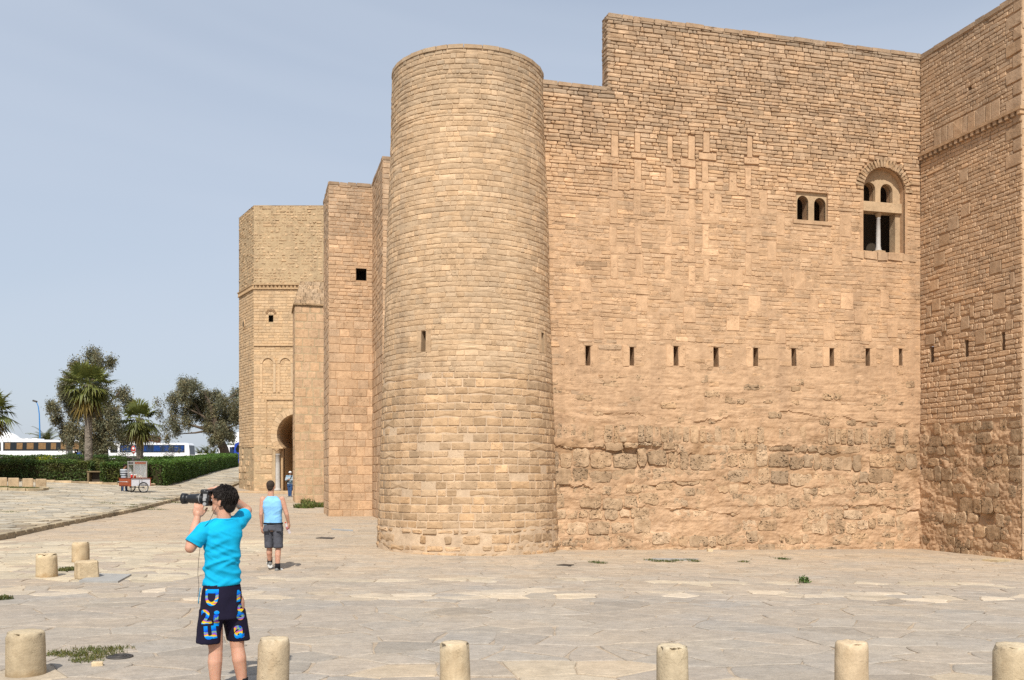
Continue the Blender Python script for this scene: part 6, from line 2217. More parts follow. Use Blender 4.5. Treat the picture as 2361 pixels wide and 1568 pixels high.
def bus(label, x_front, Y, L, H, paint, glass, curtain, n_win, seed, slant=0.35, ac=True, wid=2.5, cat='bus', name='coach_bus', logo=False):
    """coach seen side-on, front to the left"""
    rnd = random.Random(seed)
    z0 = gzf(x_front + L / 2, Y)
    root = empty(name, (x_front + L / 2, Y, z0), label=label, category=cat)
    fm = lambda u, v, d: (x_front + u, Y - d, z0 + v)
    prof = [(0.1, 0.35), (L - 0.05, 0.35), (L, 0.8), (L - 0.02, H * 0.62), (L - 0.12, H - 0.25), (L - 0.35, H), (slant + 0.45, H), (slant, H - 0.22), (0.06, H * 0.5), (0.0, 0.7)]
    me = MB().prism(prof, fm, -wid, 0.0)
    body = me.build('body', paint, root)
    bv = body.modifiers.new('bevel', 'BEVEL'); bv.width = 0.09; bv.segments = 2; bv.limit_method = 'ANGLE'
    y0, y1 = H * 0.6, H * 0.9
    # dark glazed band, panes with pillars between, curtains behind some
    x0 = slant + 1.55; x1 = L - 0.75
    band = MB().prism([(x0 - 0.06, y0 - 0.06), (x1 + 0.06, y0 - 0.06), (x1 + 0.06, y1 + 0.05), (x0 - 0.06, y1 + 0.05)], fm, -0.02, 0.012).build('window_band', M_GLASS, root)
    w = (x1 - x0) / n_win
    for k in range(n_win):
        a, b = x0 + k * w + 0.04, x0 + (k + 1) * w - 0.04
        MB().prism([(a, y0), (b, y0), (b, y1), (a, y1)], fm, 0.0, 0.02).build('window', glass, root)
        if curtain is not None:
            u = a + rnd.uniform(0.05, 0.3)
            while u < b - 0.2:
                cw = rnd.uniform(0.4, 0.95)
                e = min(u + cw, b - 0.04)
                ng = max(3, int((e - u) / 0.08))
                vs, fs = [], []
                for i in range(ng + 1):
                    uu = u + (e - u) * i / ng
                    dd = 0.028 + 0.018 * (i % 2)
                    vs += [fm(uu, y0 + 0.14, dd), fm(uu + 0.03, y1 - 0.05, dd)]
                fs = [(2 * i, 2 * i + 2, 2 * i + 3, 2 * i + 1) for i in range(ng)]
                MB().add(vs, fs).build('curtain', curtain, root)
                u = e + rnd.uniform(0.3, 0.9)
    MB().prism([(slant + 0.25, y0 - 0.1), (x0 - 0.35, y0 - 0.1), (x0 - 0.35, y1), (slant + 0.4, y1), (slant + 0.12, y0 + 0.35)], fm, -0.02, 0.014).build('driver_window', M_GLASS, root)
    ws = [(-0.012 + 0.0, H * 0.45), (slant - 0.03, H - 0.3)]
    m = MB(); m.add([fm(0.02, H * 0.47, -0.15), fm(slant - 0.02, H - 0.3, -0.15), fm(slant - 0.02, H - 0.3, -wid + 0.15), fm(0.02, H * 0.47, -wid + 0.15)], [(0, 1, 2, 3)])
    for v in range(len(m.v)): m.v[v] = (m.v[v][0] - 0.03, m.v[v][1], m.v[v][2])
    m.build('windscreen', M_GLASS, root)
    MB().prism([(L - 0.02, H * 0.5), (L + 0.012, H * 0.5), (L - 0.09, H - 0.32), (L - 0.12, H - 0.32)], fm, -wid + 0.2, -0.2).build('rear_window', M_GLASS, root)
    if ac:
        acx = slant + 2.2
        o_ = MB().prism([(acx, H - 0.01), (acx + 3.6, H - 0.01), (acx + 3.5, H + 0.2), (acx + 0.4, H + 0.2)], fm, -wid + 0.4, -0.3).build('roof_unit', paint, root)
        for k in range(3):
            MB().prism([(acx + 0.7 + k * 0.8, H + 0.09), (acx + 1.2 + k * 0.8, H + 0.09), (acx + 1.2 + k * 0.8, H + 0.14), (acx + 0.7 + k * 0.8, H + 0.14)], fm, -0.32, -0.29).build('vent', M_GLASS, o_)
    for wx in (L * 0.2, L * 0.76):
        for d in (-0.02, -wid + 0.3):
            m = MB().prism([(wx + 0.5 * math.cos(t), 0.48 + 0.5 * math.sin(t)) for t in np.linspace(0, 2 * math.pi, 21)[:-1]], fm, d - 0.28, d + 0.05)
            wh = m.build('wheel', M_TYRE, root)
            MB().prism([(wx + 0.26 * math.cos(t), 0.48 + 0.26 * math.sin(t)) for t in np.linspace(0, 2 * math.pi, 17)[:-1]], fm, d + 0.04, d + 0.07).build('rim', M_GREY, wh)
    for yy in (0.95, 1.2):
        MB().prism([(1.2, yy), (L - 0.4, yy), (L - 0.4, yy + 0.025), (1.2, yy + 0.025)], fm, -0.02, 0.008).build('side_trim', M_GREY, root)
    MB().box((x_front + slant - 0.15, Y - 0.25, z0 + H * 0.75), (0.12, 0.3, 0.4), 0, 0.03).build('mirror', M_TYRE, root)
    return root
bus('long white bus with tan curtains at the left edge', X(-26, 122), 122, X(203, 122) - X(-26, 122), 3.35, M_BUSW, M_GLASS, M_CURT, 7, 3)
bus('long white bus with blue windows behind the smaller palm', X(243, 134), 134, X(437, 134) - X(243, 134), 3.2, M_BUSW, M_BGLASS, M_BLUECURT, 6, 5, 0.5)
bus('white minibus parked near the gate tower', X(497, 138), 138, 7.5, 2.9, M_BUSW, M_BGLASS, None, 4, 7, 0.55, False, 2.3, 'minibus', 'minibus')
bus('bright blue bus half hidden by the gate tower', X(536, 128), 128, 10, 3.2, M_BUSB, M_GLASS, None, 5, 9, 0.3, False)

# ================================================================== snack cart
M_CARTR = plain('cart_red_wood', (0.33, 0.075, 0.025), 0.55, 0.3, 0, 0.2, 4)
M_CARTW = plain('cart_white', (0.62, 0.62, 0.66), 0.4, 0.4, 0, 0.08)
M_ALU = plain('cart_aluminium', (0.6, 0.58, 0.55), 0.35, 0.5, 0.6, 0.1)
M_POP = plain('popcorn', (0.72, 0.66, 0.45), 0.9, 0.1, 0, 0.2, 30, 0.6)
M_FILM = NT('clear_pane'); M_FILM.b.inputs['Roughness'].default_value = 0.05
M_FILM.b.inputs['Base Color'].default_value = (0.8, 0.85, 0.85, 1); M_FILM.b.inputs['Alpha'].default_value = 0.22; M_FILM = M_FILM.m
cxp, cyp = X(311, 53.8), 53.8
czp = pzf(cxp, cyp)
cart = empty('snack_cart', (cxp, cyp, czp), 0.82, label='two-wheeled red and white snack cart with glass case', category='cart')
def cl(u, v, w):
    """cart-local (right, away, up) -> world"""
    c_, s_ = math.cos(0.82), math.sin(0.82)
    return (cxp + u * c_ - v * s_, cyp + u * s_ + v * c_, czp + cmap(w))
def cmap(w):
    return w * 0.6 if w < 1.37 else 0.822 + (w - 1.37) * 0.83
def clr(u, v, w):
    p = cl(u, v, 0.0)
    return (p[0], p[1], czp + w)
def cbox(name, c, d, mat, parent, bev=0.0):
    za, zb_ = cmap(c[2] - d[2] / 2), cmap(c[2] + d[2] / 2)
    p = cl(c[0], c[1], 0.0)
    return MB().box((p[0], p[1], czp + (za + zb_) / 2), (d[0], d[1], zb_ - za), 0.82, bev).build(name, mat, parent)
# long side faces right-front, short end (red) faces left-front
cb_ = 0.42
body = cbox('body', (0, 0, 0.98), (1.15, 1.4, 0.72), M_CARTW, cart, 0.01)
cbox('end_panel', (-0.585, 0, 0.96), (0.02, 1.38, 0.74), M_CARTR, cart)
cbox('counter_top', (0, 0, 1.355), (1.24, 1.5, 0.03), M_CARTR, cart)
for a in (-0.565, 0.565):
    cbox('edge_strip', (a, -0.705, 0.98), (0.03, 0.03, 0.74), M_CARTR, cart)
for v_ in (-0.08, 0.06):
    cbox('front_strip', (v_, -0.708, 0.98), (0.03, 0.02, 0.7), M_GREY, cart)
cc0 = (0.2, 0.12)
for a in (-0.36, 0.36):
    for b in (-0.36, 0.36):
        cbox('case_post', (cc0[0] + a, cc0[1] + b, 1.93), (0.05, 0.05, 1.12), M_ALU, cart)
for zz in (1.4, 2.46, 2.3):
    for a, b, dx_, dy_ in ((0, -0.36, 0.68, 0.045), (0, 0.36, 0.68, 0.045), (-0.36, 0, 0.045, 0.68), (0.36, 0, 0.045, 0.68)):
        cbox('case_rail', (cc0[0] + a, cc0[1] + b, zz), (dx_, dy_, 0.045), M_ALU, cart)
cbox('case_roof', (cc0[0], cc0[1], 2.5), (0.8, 0.8, 0.03), M_ALU, cart)
for a, b, dx_, dy_ in ((0, -0.36, 0.66, 0.008), (0.36, 0, 0.008, 0.66), (0, 0.36, 0.66, 0.008)):
    cbox('pane', (cc0[0] + a, cc0[1] + b, 1.85), (dx_, dy_, 0.84), M_FILM, cart)
cbox('header_panel', (cc0[0], cc0[1] - 0.372, 2.38), (0.62, 0.012, 0.1), M_CARTR, cart)
cbox('header_panel', (cc0[0] - 0.372, cc0[1], 2.38), (0.012, 0.62, 0.1), M_IRON, cart)
m = MB()
for k in range(60):
    a, q_ = HR.uniform(0, 6.28), HR.uniform(0, 0.27)
    p = cl(cc0[0] + q_ * math.cos(a), cc0[1] + q_ * math.sin(a), 1.42 + (0.28 - q_) * HR.uniform(0.2, 0.9))
    s = HR.uniform(0.03, 0.06)
    m.box(p, (s, s, s), HR.uniform(0, 3), 0, Matrix.Rotation(HR.uniform(0, 3), 4, 'X'))
m.build('popcorn_heap', M_POP, cart, kind='stuff')
m = MB().lathe(cl(cc0[0] + 0.05, cc0[1] + 0.1, 1.95), [(0.02, 0.22), (0.13, 0.2), (0.16, 0.0), (0.02, -0.01)], 14); m.build('kettle', M_IRON, cart)
m = MB().tube([cl(-0.05, 0.1, 2.52), cl(-0.05, 0.1, 2.7)], 0.09, 10); m.build('burner', M_IRON, cart)
MB().tube([cl(-0.42, 0.1, 2.8), cl(0.1, 0.1, 2.68), cl(0.3, 0.05, 2.6)], [0.06, 0.05, 0.07], 8).build('hood_pipe', M_IRON, cart)
def cwheel(u, v):
    w = empty('wheel', cl(u, v, 0.0), parent=cart)
    w.matrix_parent_inverse = PINV[cart.name]; PINV[w.name] = Matrix.Translation(Vector(cl(u, v, 0.0))).inverted()
    R_ = 0.27
    ring = [clr(u + R_ * math.cos(t), v, R_ + 0.025 + R_ * math.sin(t)) for t in np.linspace(0, 2 * math.pi, 33)]
    MB().tube(ring, 0.03, 8, False).build('tyre', M_TYRE, w)
    ring = [clr(u + 0.24 * math.cos(t), v, R_ + 0.025 + 0.24 * math.sin(t)) for t in np.linspace(0, 2 * math.pi, 33)]
    MB().tube(ring, 0.015, 6, False).build('rim', M_ALU, w)
    for k in range(14):
        t = 2 * math.pi * k / 14
        MB().tube([clr(u, v, R_ + 0.025), clr(u + 0.24 * math.cos(t), v, R_ + 0.025 + 0.24 * math.sin(t))], 0.005, 4).build('spoke', M_ALU, w)
    MB().tube([clr(u, v - 0.07, R_ + 0.025), clr(u, v + 0.07, R_ + 0.025)], 0.04, 10).build('hub', M_IRON, w)
cwheel(0.12, -0.78); cwheel(0.12, 0.78)
MB().tube([clr(0.12, -0.78, 0.295), clr(0.12, 0.78, 0.295)], 0.02, 8).build('axle', M_IRON, cart)
for v_ in (-0.6, 0.6):
    MB().tube([cl(-0.5, v_, 0.65), cl(-0.5, v_, 0.0)], 0.025, 8).build('prop_leg', M_IRON, cart)
MB().tube([cl(-0.6, -0.55, 0.98), cl(-0.75, -0.55, 1.02), cl(-0.75, 0.55, 1.02), cl(-0.6, 0.55, 0.98)], 0.02, 8).build('push_handle', M_ALU, cart)
for (u, v, col, h) in ((-0.35, -0.35, M_RED, 0.16), (-0.22, -0.48, M_CARTR, 0.13)):
    p = cl(u, v, 1.3701)
    jr = empty('snack_jar', p, label='small red jar with pale lid on the cart counter' if col is M_RED else 'small brown jar next to the case on the cart', category='jar')
    MB().lathe(p, [(0.06, 0), (0.062, h), (0.05, h + 0.015)], 12).build('body', col, jr)
    MB().lathe(p, [(0.055, h + 0.016), (0.055, h + 0.06), (0.01, h + 0.065)], 12).build('lid', M_WHITE, jr)
# ================================================================== people
def cap_cone(p0, r0, p1, r1, n=14, k=4):
    """closed tapered capsule"""
    p0, p1 = Vector(p0), Vector(p1)
    d = (p1 - p0); L = d.length
    d = d / L if L > 1e-6 else Vector((0, 0, 1))
    a = d.orthogonal().normalized(); b = d.cross(a)
    rings = []
    for i in range(1, k + 1):
        t = math.pi / 2 * i / k
        rings.append((p0 - d * r0 * math.cos(t), r0 * math.sin(t)))
    for i in range(k):
        t = math.pi / 2 * i / k
        rings.append((p1 + d * r1 * math.sin(t), r1 * math.cos(t)))
    vs, fs = [p0 - d * r0], []
    for c, r in rings:
        for j in range(n):
            t = 2 * math.pi * j / n
            vs.append(c + (a * math.cos(t) + b * math.sin(t)) * r)
    vs.append(p1 + d * r1)
    for j in range(n):
        fs.append((0, 1 + (j + 1) % n, 1 + j))
    for i in range(len(rings) - 1):
        for j in range(n):
            q0, q1 = 1 + i * n, 1 + (i + 1) * n
            fs.append((q0 + j, q0 + (j + 1) % n, q1 + (j + 1) % n, q1 + j))
    q0 = 1 + (len(rings) - 1) * n
    for j in range(n):
        fs.append((q0 + j, q0 + (j + 1) % n, len(vs) - 1))
    return vs, fs
def ellipsoid(c, r, R=None, n=18, m_=12):
    R = R or Matrix.Identity(3)
    c = Vector(c)
    vs, fs = [c + R @ Vector((0, 0, -r[2]))], []
    for i in range(1, m_):
        t = math.pi * i / m_
        for j in range(n):
            a = 2 * math.pi * j / n
            vs.append(c + R @ Vector((r[0] * math.sin(t) * math.cos(a), r[1] * math.sin(t) * math.sin(a), -r[2] * math.cos(t))))
    vs.append(c + R @ Vector((0, 0, r[2])))
    for j in range(n):
        fs.append((0, 1 + (j + 1) % n, 1 + j))
    for i in range(m_ - 2):
        for j in range(n):
            q0, q1 = 1 + i * n, 1 + (i + 1) * n
            fs.append((q0 + j, q0 + (j + 1) % n, q1 + (j + 1) % n, q1 + j))
    q0 = 1 + (m_ - 2) * n
    for j in range(n):
        fs.append((q0 + j, q0 + (j + 1) % n, len(vs) - 1))
    return vs, fs
def loft(rings, n=28):
    """rings: (centre, half-width vector, half-depth vector), bottom to top -> closed solid"""
    vs, fs = [], []
    for c, u, v in rings:
        c, u, v = Vector(c), Vector(u), Vector(v)
        for j in range(n):
            a = 2 * math.pi * j / n
            e = 2.4
            ca, sa = math.cos(a), math.sin(a)
            k = (abs(ca) ** e + abs(sa) ** e) ** (-1 / e)
            vs.append(c + u * ca * k + v * sa * k)
    for i in range(len(rings) - 1):
        for j in range(n):
            fs.append((i * n + j, i * n + (j + 1) % n, (i + 1) * n + (j + 1) % n, (i + 1) * n + j))
    fs.append(tuple(range(n))[::-1]); fs.append(tuple((len(rings) - 1) * n + j for j in range(n)))
    return vs, fs
TMP = bpy.data.scenes.new('workbench')
def fuse(name, parts, voxel, smooth=4, fold=None):
    """one continuous skin round overlapping closed parts"""
    m = MB()
    for vs, fs in parts:
        m.add(vs, fs)
    me = m.mesh(name + '_raw')
    bm = bmesh.new(); bm.from_mesh(me); bmesh.ops.recalc_face_normals(bm, faces=bm.faces); bm.to_mesh(me); bm.free()
    o = bpy.data.objects.new('tmp', me); TMP.collection.objects.link(o)
    r_ = o.modifiers.new('r', 'REMESH'); r_.mode = 'VOXEL'; r_.voxel_size = voxel; r_.adaptivity = 0.0
    if smooth:
        s_ = o.modifiers.new('s', 'SMOOTH'); s_.factor = 0.5; s_.iterations = smooth
    vl = TMP.view_layers[0]; vl.update(); dg = vl.depsgraph
    res = bpy.data.meshes.new_from_object(o.evaluated_get(dg))
    bpy.data.objects.remove(o); bpy.data.meshes.remove(me)
    res.name = name
    n = len(res.vertices)
    if fold is not None:
        co = np.empty(n * 3, np.float32); res.vertices.foreach_get('co', co); co = co.reshape(-1, 3)
        no = np.empty(n * 3, np.float32); res.vertices.foreach_get('normal', no); no = no.reshape(-1, 3)
        co = co + no * fold(co)[:, None]
        res.vertices.foreach_set('co', co.astype(np.float32).ravel())
    res.polygons.foreach_set('use_smooth', np.ones(len(res.polygons), bool))
    res.update()
    return res

def cloth_mat(name, col, var=0.1, scale=300, stripes=None):
    t = NT(name)
    v = t.objco()
    n1 = t.noise(9, 3, 0.6, v); n2 = t.noise(scale, 2, 0.5, v)
    c = t.mul(col, t.ramp(n1.outputs['Fac'], [(0.3, 1 - var), (0.7, 1 + var * 0.6)]))
    if stripes:
        sep = t.n('SeparateXYZ'); g_ = t.n('NewGeometry'); t.l(g_.outputs['Position'], sep.inputs[0])
        w = t.math('FRACT', t.math('MULTIPLY', sep.outputs['Z'], stripes[0]))
        st = t.ramp(w, [(0.0, stripes[1]), (stripes[3], stripes[1]), (stripes[3] + 0.02, stripes[2]), (0.98, stripes[2])])
        c = t.mul(st, t.ramp(n1.outputs['Fac'], [(0.3, 0.9), (0.7, 1.06)]))
    return t.done(c, 0.85, t.bump(n2.outputs['Fac'], 0.15, 0.002), 0.15)
def skin_mat(name, col):
    t = NT(name)
    v = t.objco()
    n1 = t.noise(14, 4, 0.6, v); n2 = t.noise(160, 2, 0.5, v)
    c = t.mul(col, t.ramp(n1.outputs['Fac'], [(0.28, (0.88, 0.78, 0.74)), (0.7, (1.06, 1.04, 1.02))]))
    t.b.inputs['Subsurface Weight'].default_value = 0.15
    t.b.inputs['Subsurface Radius'].default_value = (0.02, 0.008, 0.004)
    t.b.inputs['Subsurface Scale'].default_value = 0.4
    return t.done(c, 0.55, t.bump(n2.outputs['Fac'], 0.12, 0.002), 0.35)
M_SKIN = skin_mat('skin', (0.52, 0.30, 0.21))
M_SKIN2 = skin_mat('skin_tanned', (0.36, 0.19, 0.115))
M_HAIR = plain('dark_hair', (0.013, 0.009, 0.007), 0.6, 0.2, 0, 0.5, 60, 0.5, 90)
M_CYAN = cloth_mat('cyan_cotton', (0.006, 0.37, 0.62), 0.14)
M_PALEB = cloth_mat('pale_blue_jersey', (0.22, 0.48, 0.76))
M_NAVY = cloth_mat('navy_board_shorts', (0.012, 0.010, 0.026), 0.2)
M_GREYC = cloth_mat('grey_cotton', (0.085, 0.088, 0.105), 0.25)
M_BLACK = cloth_mat('black_cotton', (0.012, 0.012, 0.014))
M_JEANS = cloth_mat('blue_jeans', (0.035, 0.075, 0.17), 0.3)
M_STRIPE = cloth_mat('striped_knit', (1, 1, 1), 0.1, 200, (7.5, (0.05, 0.055, 0.07), (0.42, 0.44, 0.46), 0.42))
M_SWEAT = cloth_mat('banded_sweater', (1, 1, 1), 0.1, 200, (2.6, (0.2, 0.3, 0.38), (0.36, 0.42, 0.46), 0.45))
M_SHOE = plain('grey_shoe', (0.17, 0.17, 0.16), 0.7, 0.2, 0, 0.3, 20)
M_SOLE = plain('white_rubber', (0.62, 0.62, 0.6), 0.7, 0.2)
M_CAMERA = plain('camera_black', (0.014, 0.014, 0.015), 0.38, 0.5, 0, 0.2, 40, 0.2, 200)
M_CAMG = plain('camera_grey', (0.3, 0.3, 0.3), 0.4, 0.5)
M_LENSG = plain('lens_glass', (0.01, 0.01, 0.03), 0.05, 0.8)

def hand_parts(wrist, d, n, s=1.0, curl=(0.5, 0.5, 0.5, 0.5), thumb_side=1, thumb_out=0.7, tcurl=0.3, spread=0.10):
    """palm and five bent fingers; d = pointing direction, n = palm normal (fingers curl towards n)"""
    d = Vector(d).normalized(); n = Vector(n); n = (n - d * n.dot(d)).normalized()
    side = d.cross(n) * thumb_side           # towards the thumb
    w = Vector(wrist)
    parts = []
    R = Matrix((side, d, n)).transposed()
    pc = w + d * 0.05 * s
    parts.append(ellipsoid(pc, (0.043 * s, 0.056 * s, 0.017 * s), R))
    parts.append(cap_cone(w, 0.026 * s, w + d * 0.03 * s, 0.027 * s))
    lens = (0.074, 0.083, 0.077, 0.06)
    for i in range(4):
        off = (0.030 - 0.020 * i) * s
        base = w + d * (0.088 - 0.004 * abs(i - 1.3)) * s + side * off
        L = lens[i] * s
        dirn = (d + side * spread * (1.2 - i * 0.8)).normalized()
        c = curl[i]
        p = base
        ang = 0.0
        for k, fr in enumerate((0.45, 0.31, 0.24)):
            ang += c * (0.7, 1.0, 0.75)[k]
            q = p + (dirn * math.cos(ang) + n * math.sin(ang)) * L * fr
            parts.append(cap_cone(p, (0.0098 - 0.001 * k) * s, q, (0.0092 - 0.001 * k) * s, 10, 3))
            p = q
    tb = w + d * 0.028 * s + side * 0.034 * s + n * 0.006 * s
    td = (side * thumb_out + d * 0.75 + n * 0.15).normalized()
    q = tb + td * 0.036 * s
    parts.append(cap_cone(w + d * 0.02 * s + side * 0.015 * s, 0.018 * s, tb, 0.015 * s, 10, 3))
    parts.append(cap_cone(tb, 0.014 * s, q, 0.0115 * s, 10, 3))
    td2 = (td * math.cos(tcurl) + (d * 0.7 + n * 0.5 - side * 0.4).normalized() * math.sin(tcurl)).normalized()
    parts.append(cap_cone(q, 0.0115 * s, q + td2 * 0.03 * s, 0.009 * s, 10, 3))
    return parts

def head_parts(c, f, s=1.0, up=(0, 0, 1)):
    """skull, jaw, nose, brow, ears facing f; c = skull centre"""
    f = Vector(f).normalized(); up = Vector(up); up = (up - f * up.dot(f)).normalized()
    l = up.cross(f)
    R = Matrix((f, l, up)).transposed()
    c = Vector(c)
    P = [ellipsoid(c + up * 0.012 * s, (0.098 * s, 0.076 * s, 0.098 * s), R),
         ellipsoid(c + f * 0.032 * s - up * 0.055 * s, (0.062 * s, 0.058 * s, 0.068 * s), R),
         ellipsoid(c + f * 0.06 * s - up * 0.098 * s, (0.03 * s, 0.034 * s, 0.022 * s), R),
         cap_cone(c + f * 0.088 * s + up * 0.0 * s, 0.011 * s, c + f * 0.112 * s - up * 0.038 * s, 0.014 * s, 10),
         ellipsoid(c + f * 0.084 * s + up * 0.02 * s, (0.016 * s, 0.05 * s, 0.012 * s), R),
         ellipsoid(c + f * 0.086 * s - up * 0.07 * s, (0.014 * s, 0.024 * s, 0.007 * s), R),
         ellipsoid(c + f * 0.086 * s - up * 0.08 * s, (0.013 * s, 0.022 * s, 0.007 * s), R)]
    for sg in (-1, 1):
        Re = Matrix((f * 0.9 + l * 0.3 * sg, l, up)).transposed()
        P.append(ellipsoid(c - f * 0.006 * s + l * sg * 0.078 * s - up * 0.018 * s, (0.019 * s, 0.009 * s, 0.032 * s), Re))
    return P, R, l, up

def eyes(c, f, l, up, s, root, body):
    for sg in (-1, 1):
        vs, fs = ellipsoid(Vector(c) + f * 0.084 * s + l * sg * 0.032 * s + up * 0.002 * s, (0.012 * s,) * 3, None, 10, 8)
        MB().add(vs, fs, True).build('eye', M_WHITE, body)
        vs, fs = ellipsoid(Vector(c) + f * 0.093 * s + l * sg * 0.032 * s + up * 0.002 * s, (0.005 * s,) * 3, None, 8, 6)
        MB().add(vs, fs, True).build('iris', M_HAIR, body)
        vs, fs = ellipsoid(Vector(c) + f * 0.094 * s + l * sg * 0.032 * s + up * 0.026 * s, (0.006 * s, 0.02 * s, 0.005 * s), Matrix((f, l, up)).transposed(), 8, 6)
        MB().add(vs, fs, True).build('eyebrow', M_HAIR, body)

def fold_fn(amp, sx, sy, sz, seed, skew=0.6):
    def f(co):
        x, y, z = co[:, 0], co[:, 1], co[:, 2]
        a = fbm((x + skew * z) * sx, y * sy, (z - skew * x) * sz, seed, 3)
        return amp * (1 - np.abs(a) * 2.2)
    return f
def crease(amp, slope, fa, fc, seed):
    """long soft creases running across the cloth at a slant"""
    def f(co):
        x, y, z = co[:, 0], co[:, 1], co[:, 2]
        n = math.hypot(1, slope)
        al = (x + slope * z) / n; ac = (z - slope * x) / n
        a = fbm(al * fa, y * fa, ac * fc + 0.6 * np.sin(al * 5), seed, 2)
        return amp * (np.exp(-(a * 3.2) ** 2) - 0.45)
    return f
def shoe(parts_list, an, toe, s=1.0):
    an, toe = Vector(an), Vector(toe)
    heel = an + (an - toe).normalized() * 0.05
    return [cap_cone((heel.x, heel.y, an.z - 0.035), 0.04 * s, (an.x, an.y, an.z - 0.03), 0.042 * s),
            cap_cone((an.x, an.y, an.z - 0.035), 0.043 * s, (toe.x, toe.y, toe.z + 0.032), 0.034 * s),
            cap_cone((an.x, an.y, an.z - 0.02), 0.04 * s, (an.x, an.y, an.z + 0.01), 0.04 * s)]

# ------------------------------------------------------------------ the photographer
def photographer():
    Y0, S = 7.7, 285.0
    bx = X(520, Y0)
    bz = gzf(bx, Y0)
    k = FOC / Y0 / S                                  # print metres -> world metres
    def L(px, py, dy=0.0):
        return Vector((bx + (px - 520) / S / k * (1 + dy / Y0), Y0 + dy, bz + (1605 - py) / S / k * 1.0))
    # vertical scale measured from his feet row; feet stand at bz
    root = empty('person', (bx, Y0, bz), label='person in a bright cyan T-shirt and patterned shorts holding up a camera', category='person')
    f = Vector((-0.6, 0.8, 0)); lft = Vector((-0.8, -0.6, 0))
    fh = Vector((-0.97, 0.2, 0)).normalized()
    hc = L(516, 1153, 0.0)
    hp, R, l, up = head_parts(hc, fh, 1.02)
    shL, shR = L(474, 1221, -0.10), L(542, 1209, 0.12)
    elL, wrL = L(452, 1260, -0.15), L(457.5, 1193, -0.03)
    elR, wrR = L(539, 1181, 0.37), L(497, 1128, 0.12)
    knL, knR = L(500, 1496, -0.03), L(543, 1494, 0.05)
    anL, anR = L(501, 1580, -0.05), L(555, 1580, 0.05)
    hipL, hipR = L(493, 1392, -0.04), L(535, 1392, 0.05)
    body = list(hp)
    body += [cap_cone(L(517, 1206, 0.0), 0.058, L(515, 1172, 0.0), 0.054),
             cap_cone(shL, 0.05, elL, 0.043), cap_cone(elL, 0.043, L(456, 1222, -0.09), 0.039), cap_cone(L(456, 1222, -0.09), 0.039, wrL, 0.027),
             cap_cone(shR, 0.05, elR, 0.043), cap_cone(elR, 0.042, wrR, 0.028),
             cap_cone(hipL, 0.085, knL, 0.055), cap_cone(hipR, 0.085, knR, 0.055),
             cap_cone(knL, 0.053, L(500, 1524, -0.05), 0.058), cap_cone(L(500, 1524, -0.05), 0.057, anL, 0.037),
             cap_cone(knR, 0.053, L(549, 1522, 0.03), 0.058), cap_cone(L(549, 1522, 0.03), 0.057, anR, 0.037)]
    U = lft
    def ring(px, py, dy, w, d): return (L(px, py, dy), U * -w, f * d)
    body.append(loft([ring(511, 1400, 0, 0.13, 0.10), ring(511, 1340, 0, 0.118, 0.09), ring(513, 1290, 0, 0.115, 0.09), ring(515, 1240, 0, 0.138, 0.1), ring(516, 1212, 0, 0.14, 0.08), ring(516, 1202, 0, 0.07, 0.06)]))
    # feet
    for an, px in ((anL, -0.06), (anR, 0.02)):
        body.append(cap_cone(an, 0.037, an + Vector((0, 0, -0.05)), 0.035))
    # hands: left under the lens, right over the grip
    body += hand_parts(wrL, (0.12, 0.06, 1), (-0.2, 0.9, 0.25), 0.98, (0.75, 0.7, 0.65, 0.6), -1, 0.5, 0.3)
    body += hand_parts(wrR, (-1, -0.12, -0.08), (0.05, -0.25, -1), 0.98, (0.75, 0.8, 0.85, 0.9), -1, 0.45, 0.4)
    bo = link('body', fuse('body', body, 0.0052, 5), M_SKIN, root)
    # T-shirt
    sl = shL.lerp(elL, 0.66); sr = shR.lerp(elR, 0.6)
    shirt = [loft([ring(510.5, 1350, 0, 0.147, 0.112), ring(511, 1330, 0, 0.14, 0.11), ring(512, 1295, 0, 0.132, 0.108), ring(515, 1250, 0, 0.142, 0.114), ring(516, 1226, 0, 0.149, 0.106), ring(516.5, 1210, 0, 0.14, 0.086), ring(517, 1199, 0, 0.085, 0.075), ring(517, 1196, 0, 0.07, 0.066)]),
             cap_cone(shL + Vector((0.012, 0.02, 0.0)), 0.066, sl, 0.068), cap_cone(shR + Vector((-0.01, -0.02, 0)), 0.066, sr, 0.062),
             cap_cone(L(500, 1208, -0.03), 0.045, shL, 0.055), cap_cone(L(532, 1203, 0.04), 0.045, shR, 0.06)]
    ff = crease(0.018, 0.55, 2.4, 12, 5); ff2 = crease(0.011, -0.35, 3.2, 22, 9)
    cy0 = L(0, 1235)[2]
    def shfold(co):
        w = np.clip((cy0 + 0.12 - co[:, 2]) / 0.25, 0.25, 1)
        return (ff(co) + ff2(co)) * w
    sm = fuse('t_shirt', shirt, 0.009, 5, shfold)
    # open the sleeve and hem ends: trim the rounded cap flat
    bm = bmesh.new(); bm.from_mesh(sm)
    for p, d in ((sl, (elL - shL)), (sr, (elR - shR)), (L(509, 1350), Vector((0.06, 0, -1)))):
        geom = bm.verts[:] + bm.edges[:] + bm.faces[:]
        dd = d.normalized()
        near = [g_ for g_ in bm.faces if (g_.calc_center_median() - p).length < (0.3 if abs(dd.z) > 0.99 else 0.09) and (g_.calc_center_median() - p).dot(dd) > -0.05]
        ge = set(near)
        for fc in near:
            ge.update(fc.edges); ge.update(fc.verts)
        bmesh.ops.bisect_plane(bm, geom=list(ge), plane_co=p + dd * (0.0 if abs(dd.z) > 0.9 else 0.02), plane_no=dd, clear_outer=True)
    bm.to_mesh(sm); bm.free()
    sm.polygons.foreach_set('use_smooth', np.ones(len(sm.polygons), bool))
    so = link('t_shirt', sm, M_CYAN, root)
    so.modifiers.new('thick', 'SOLIDIFY').thickness = 0.004
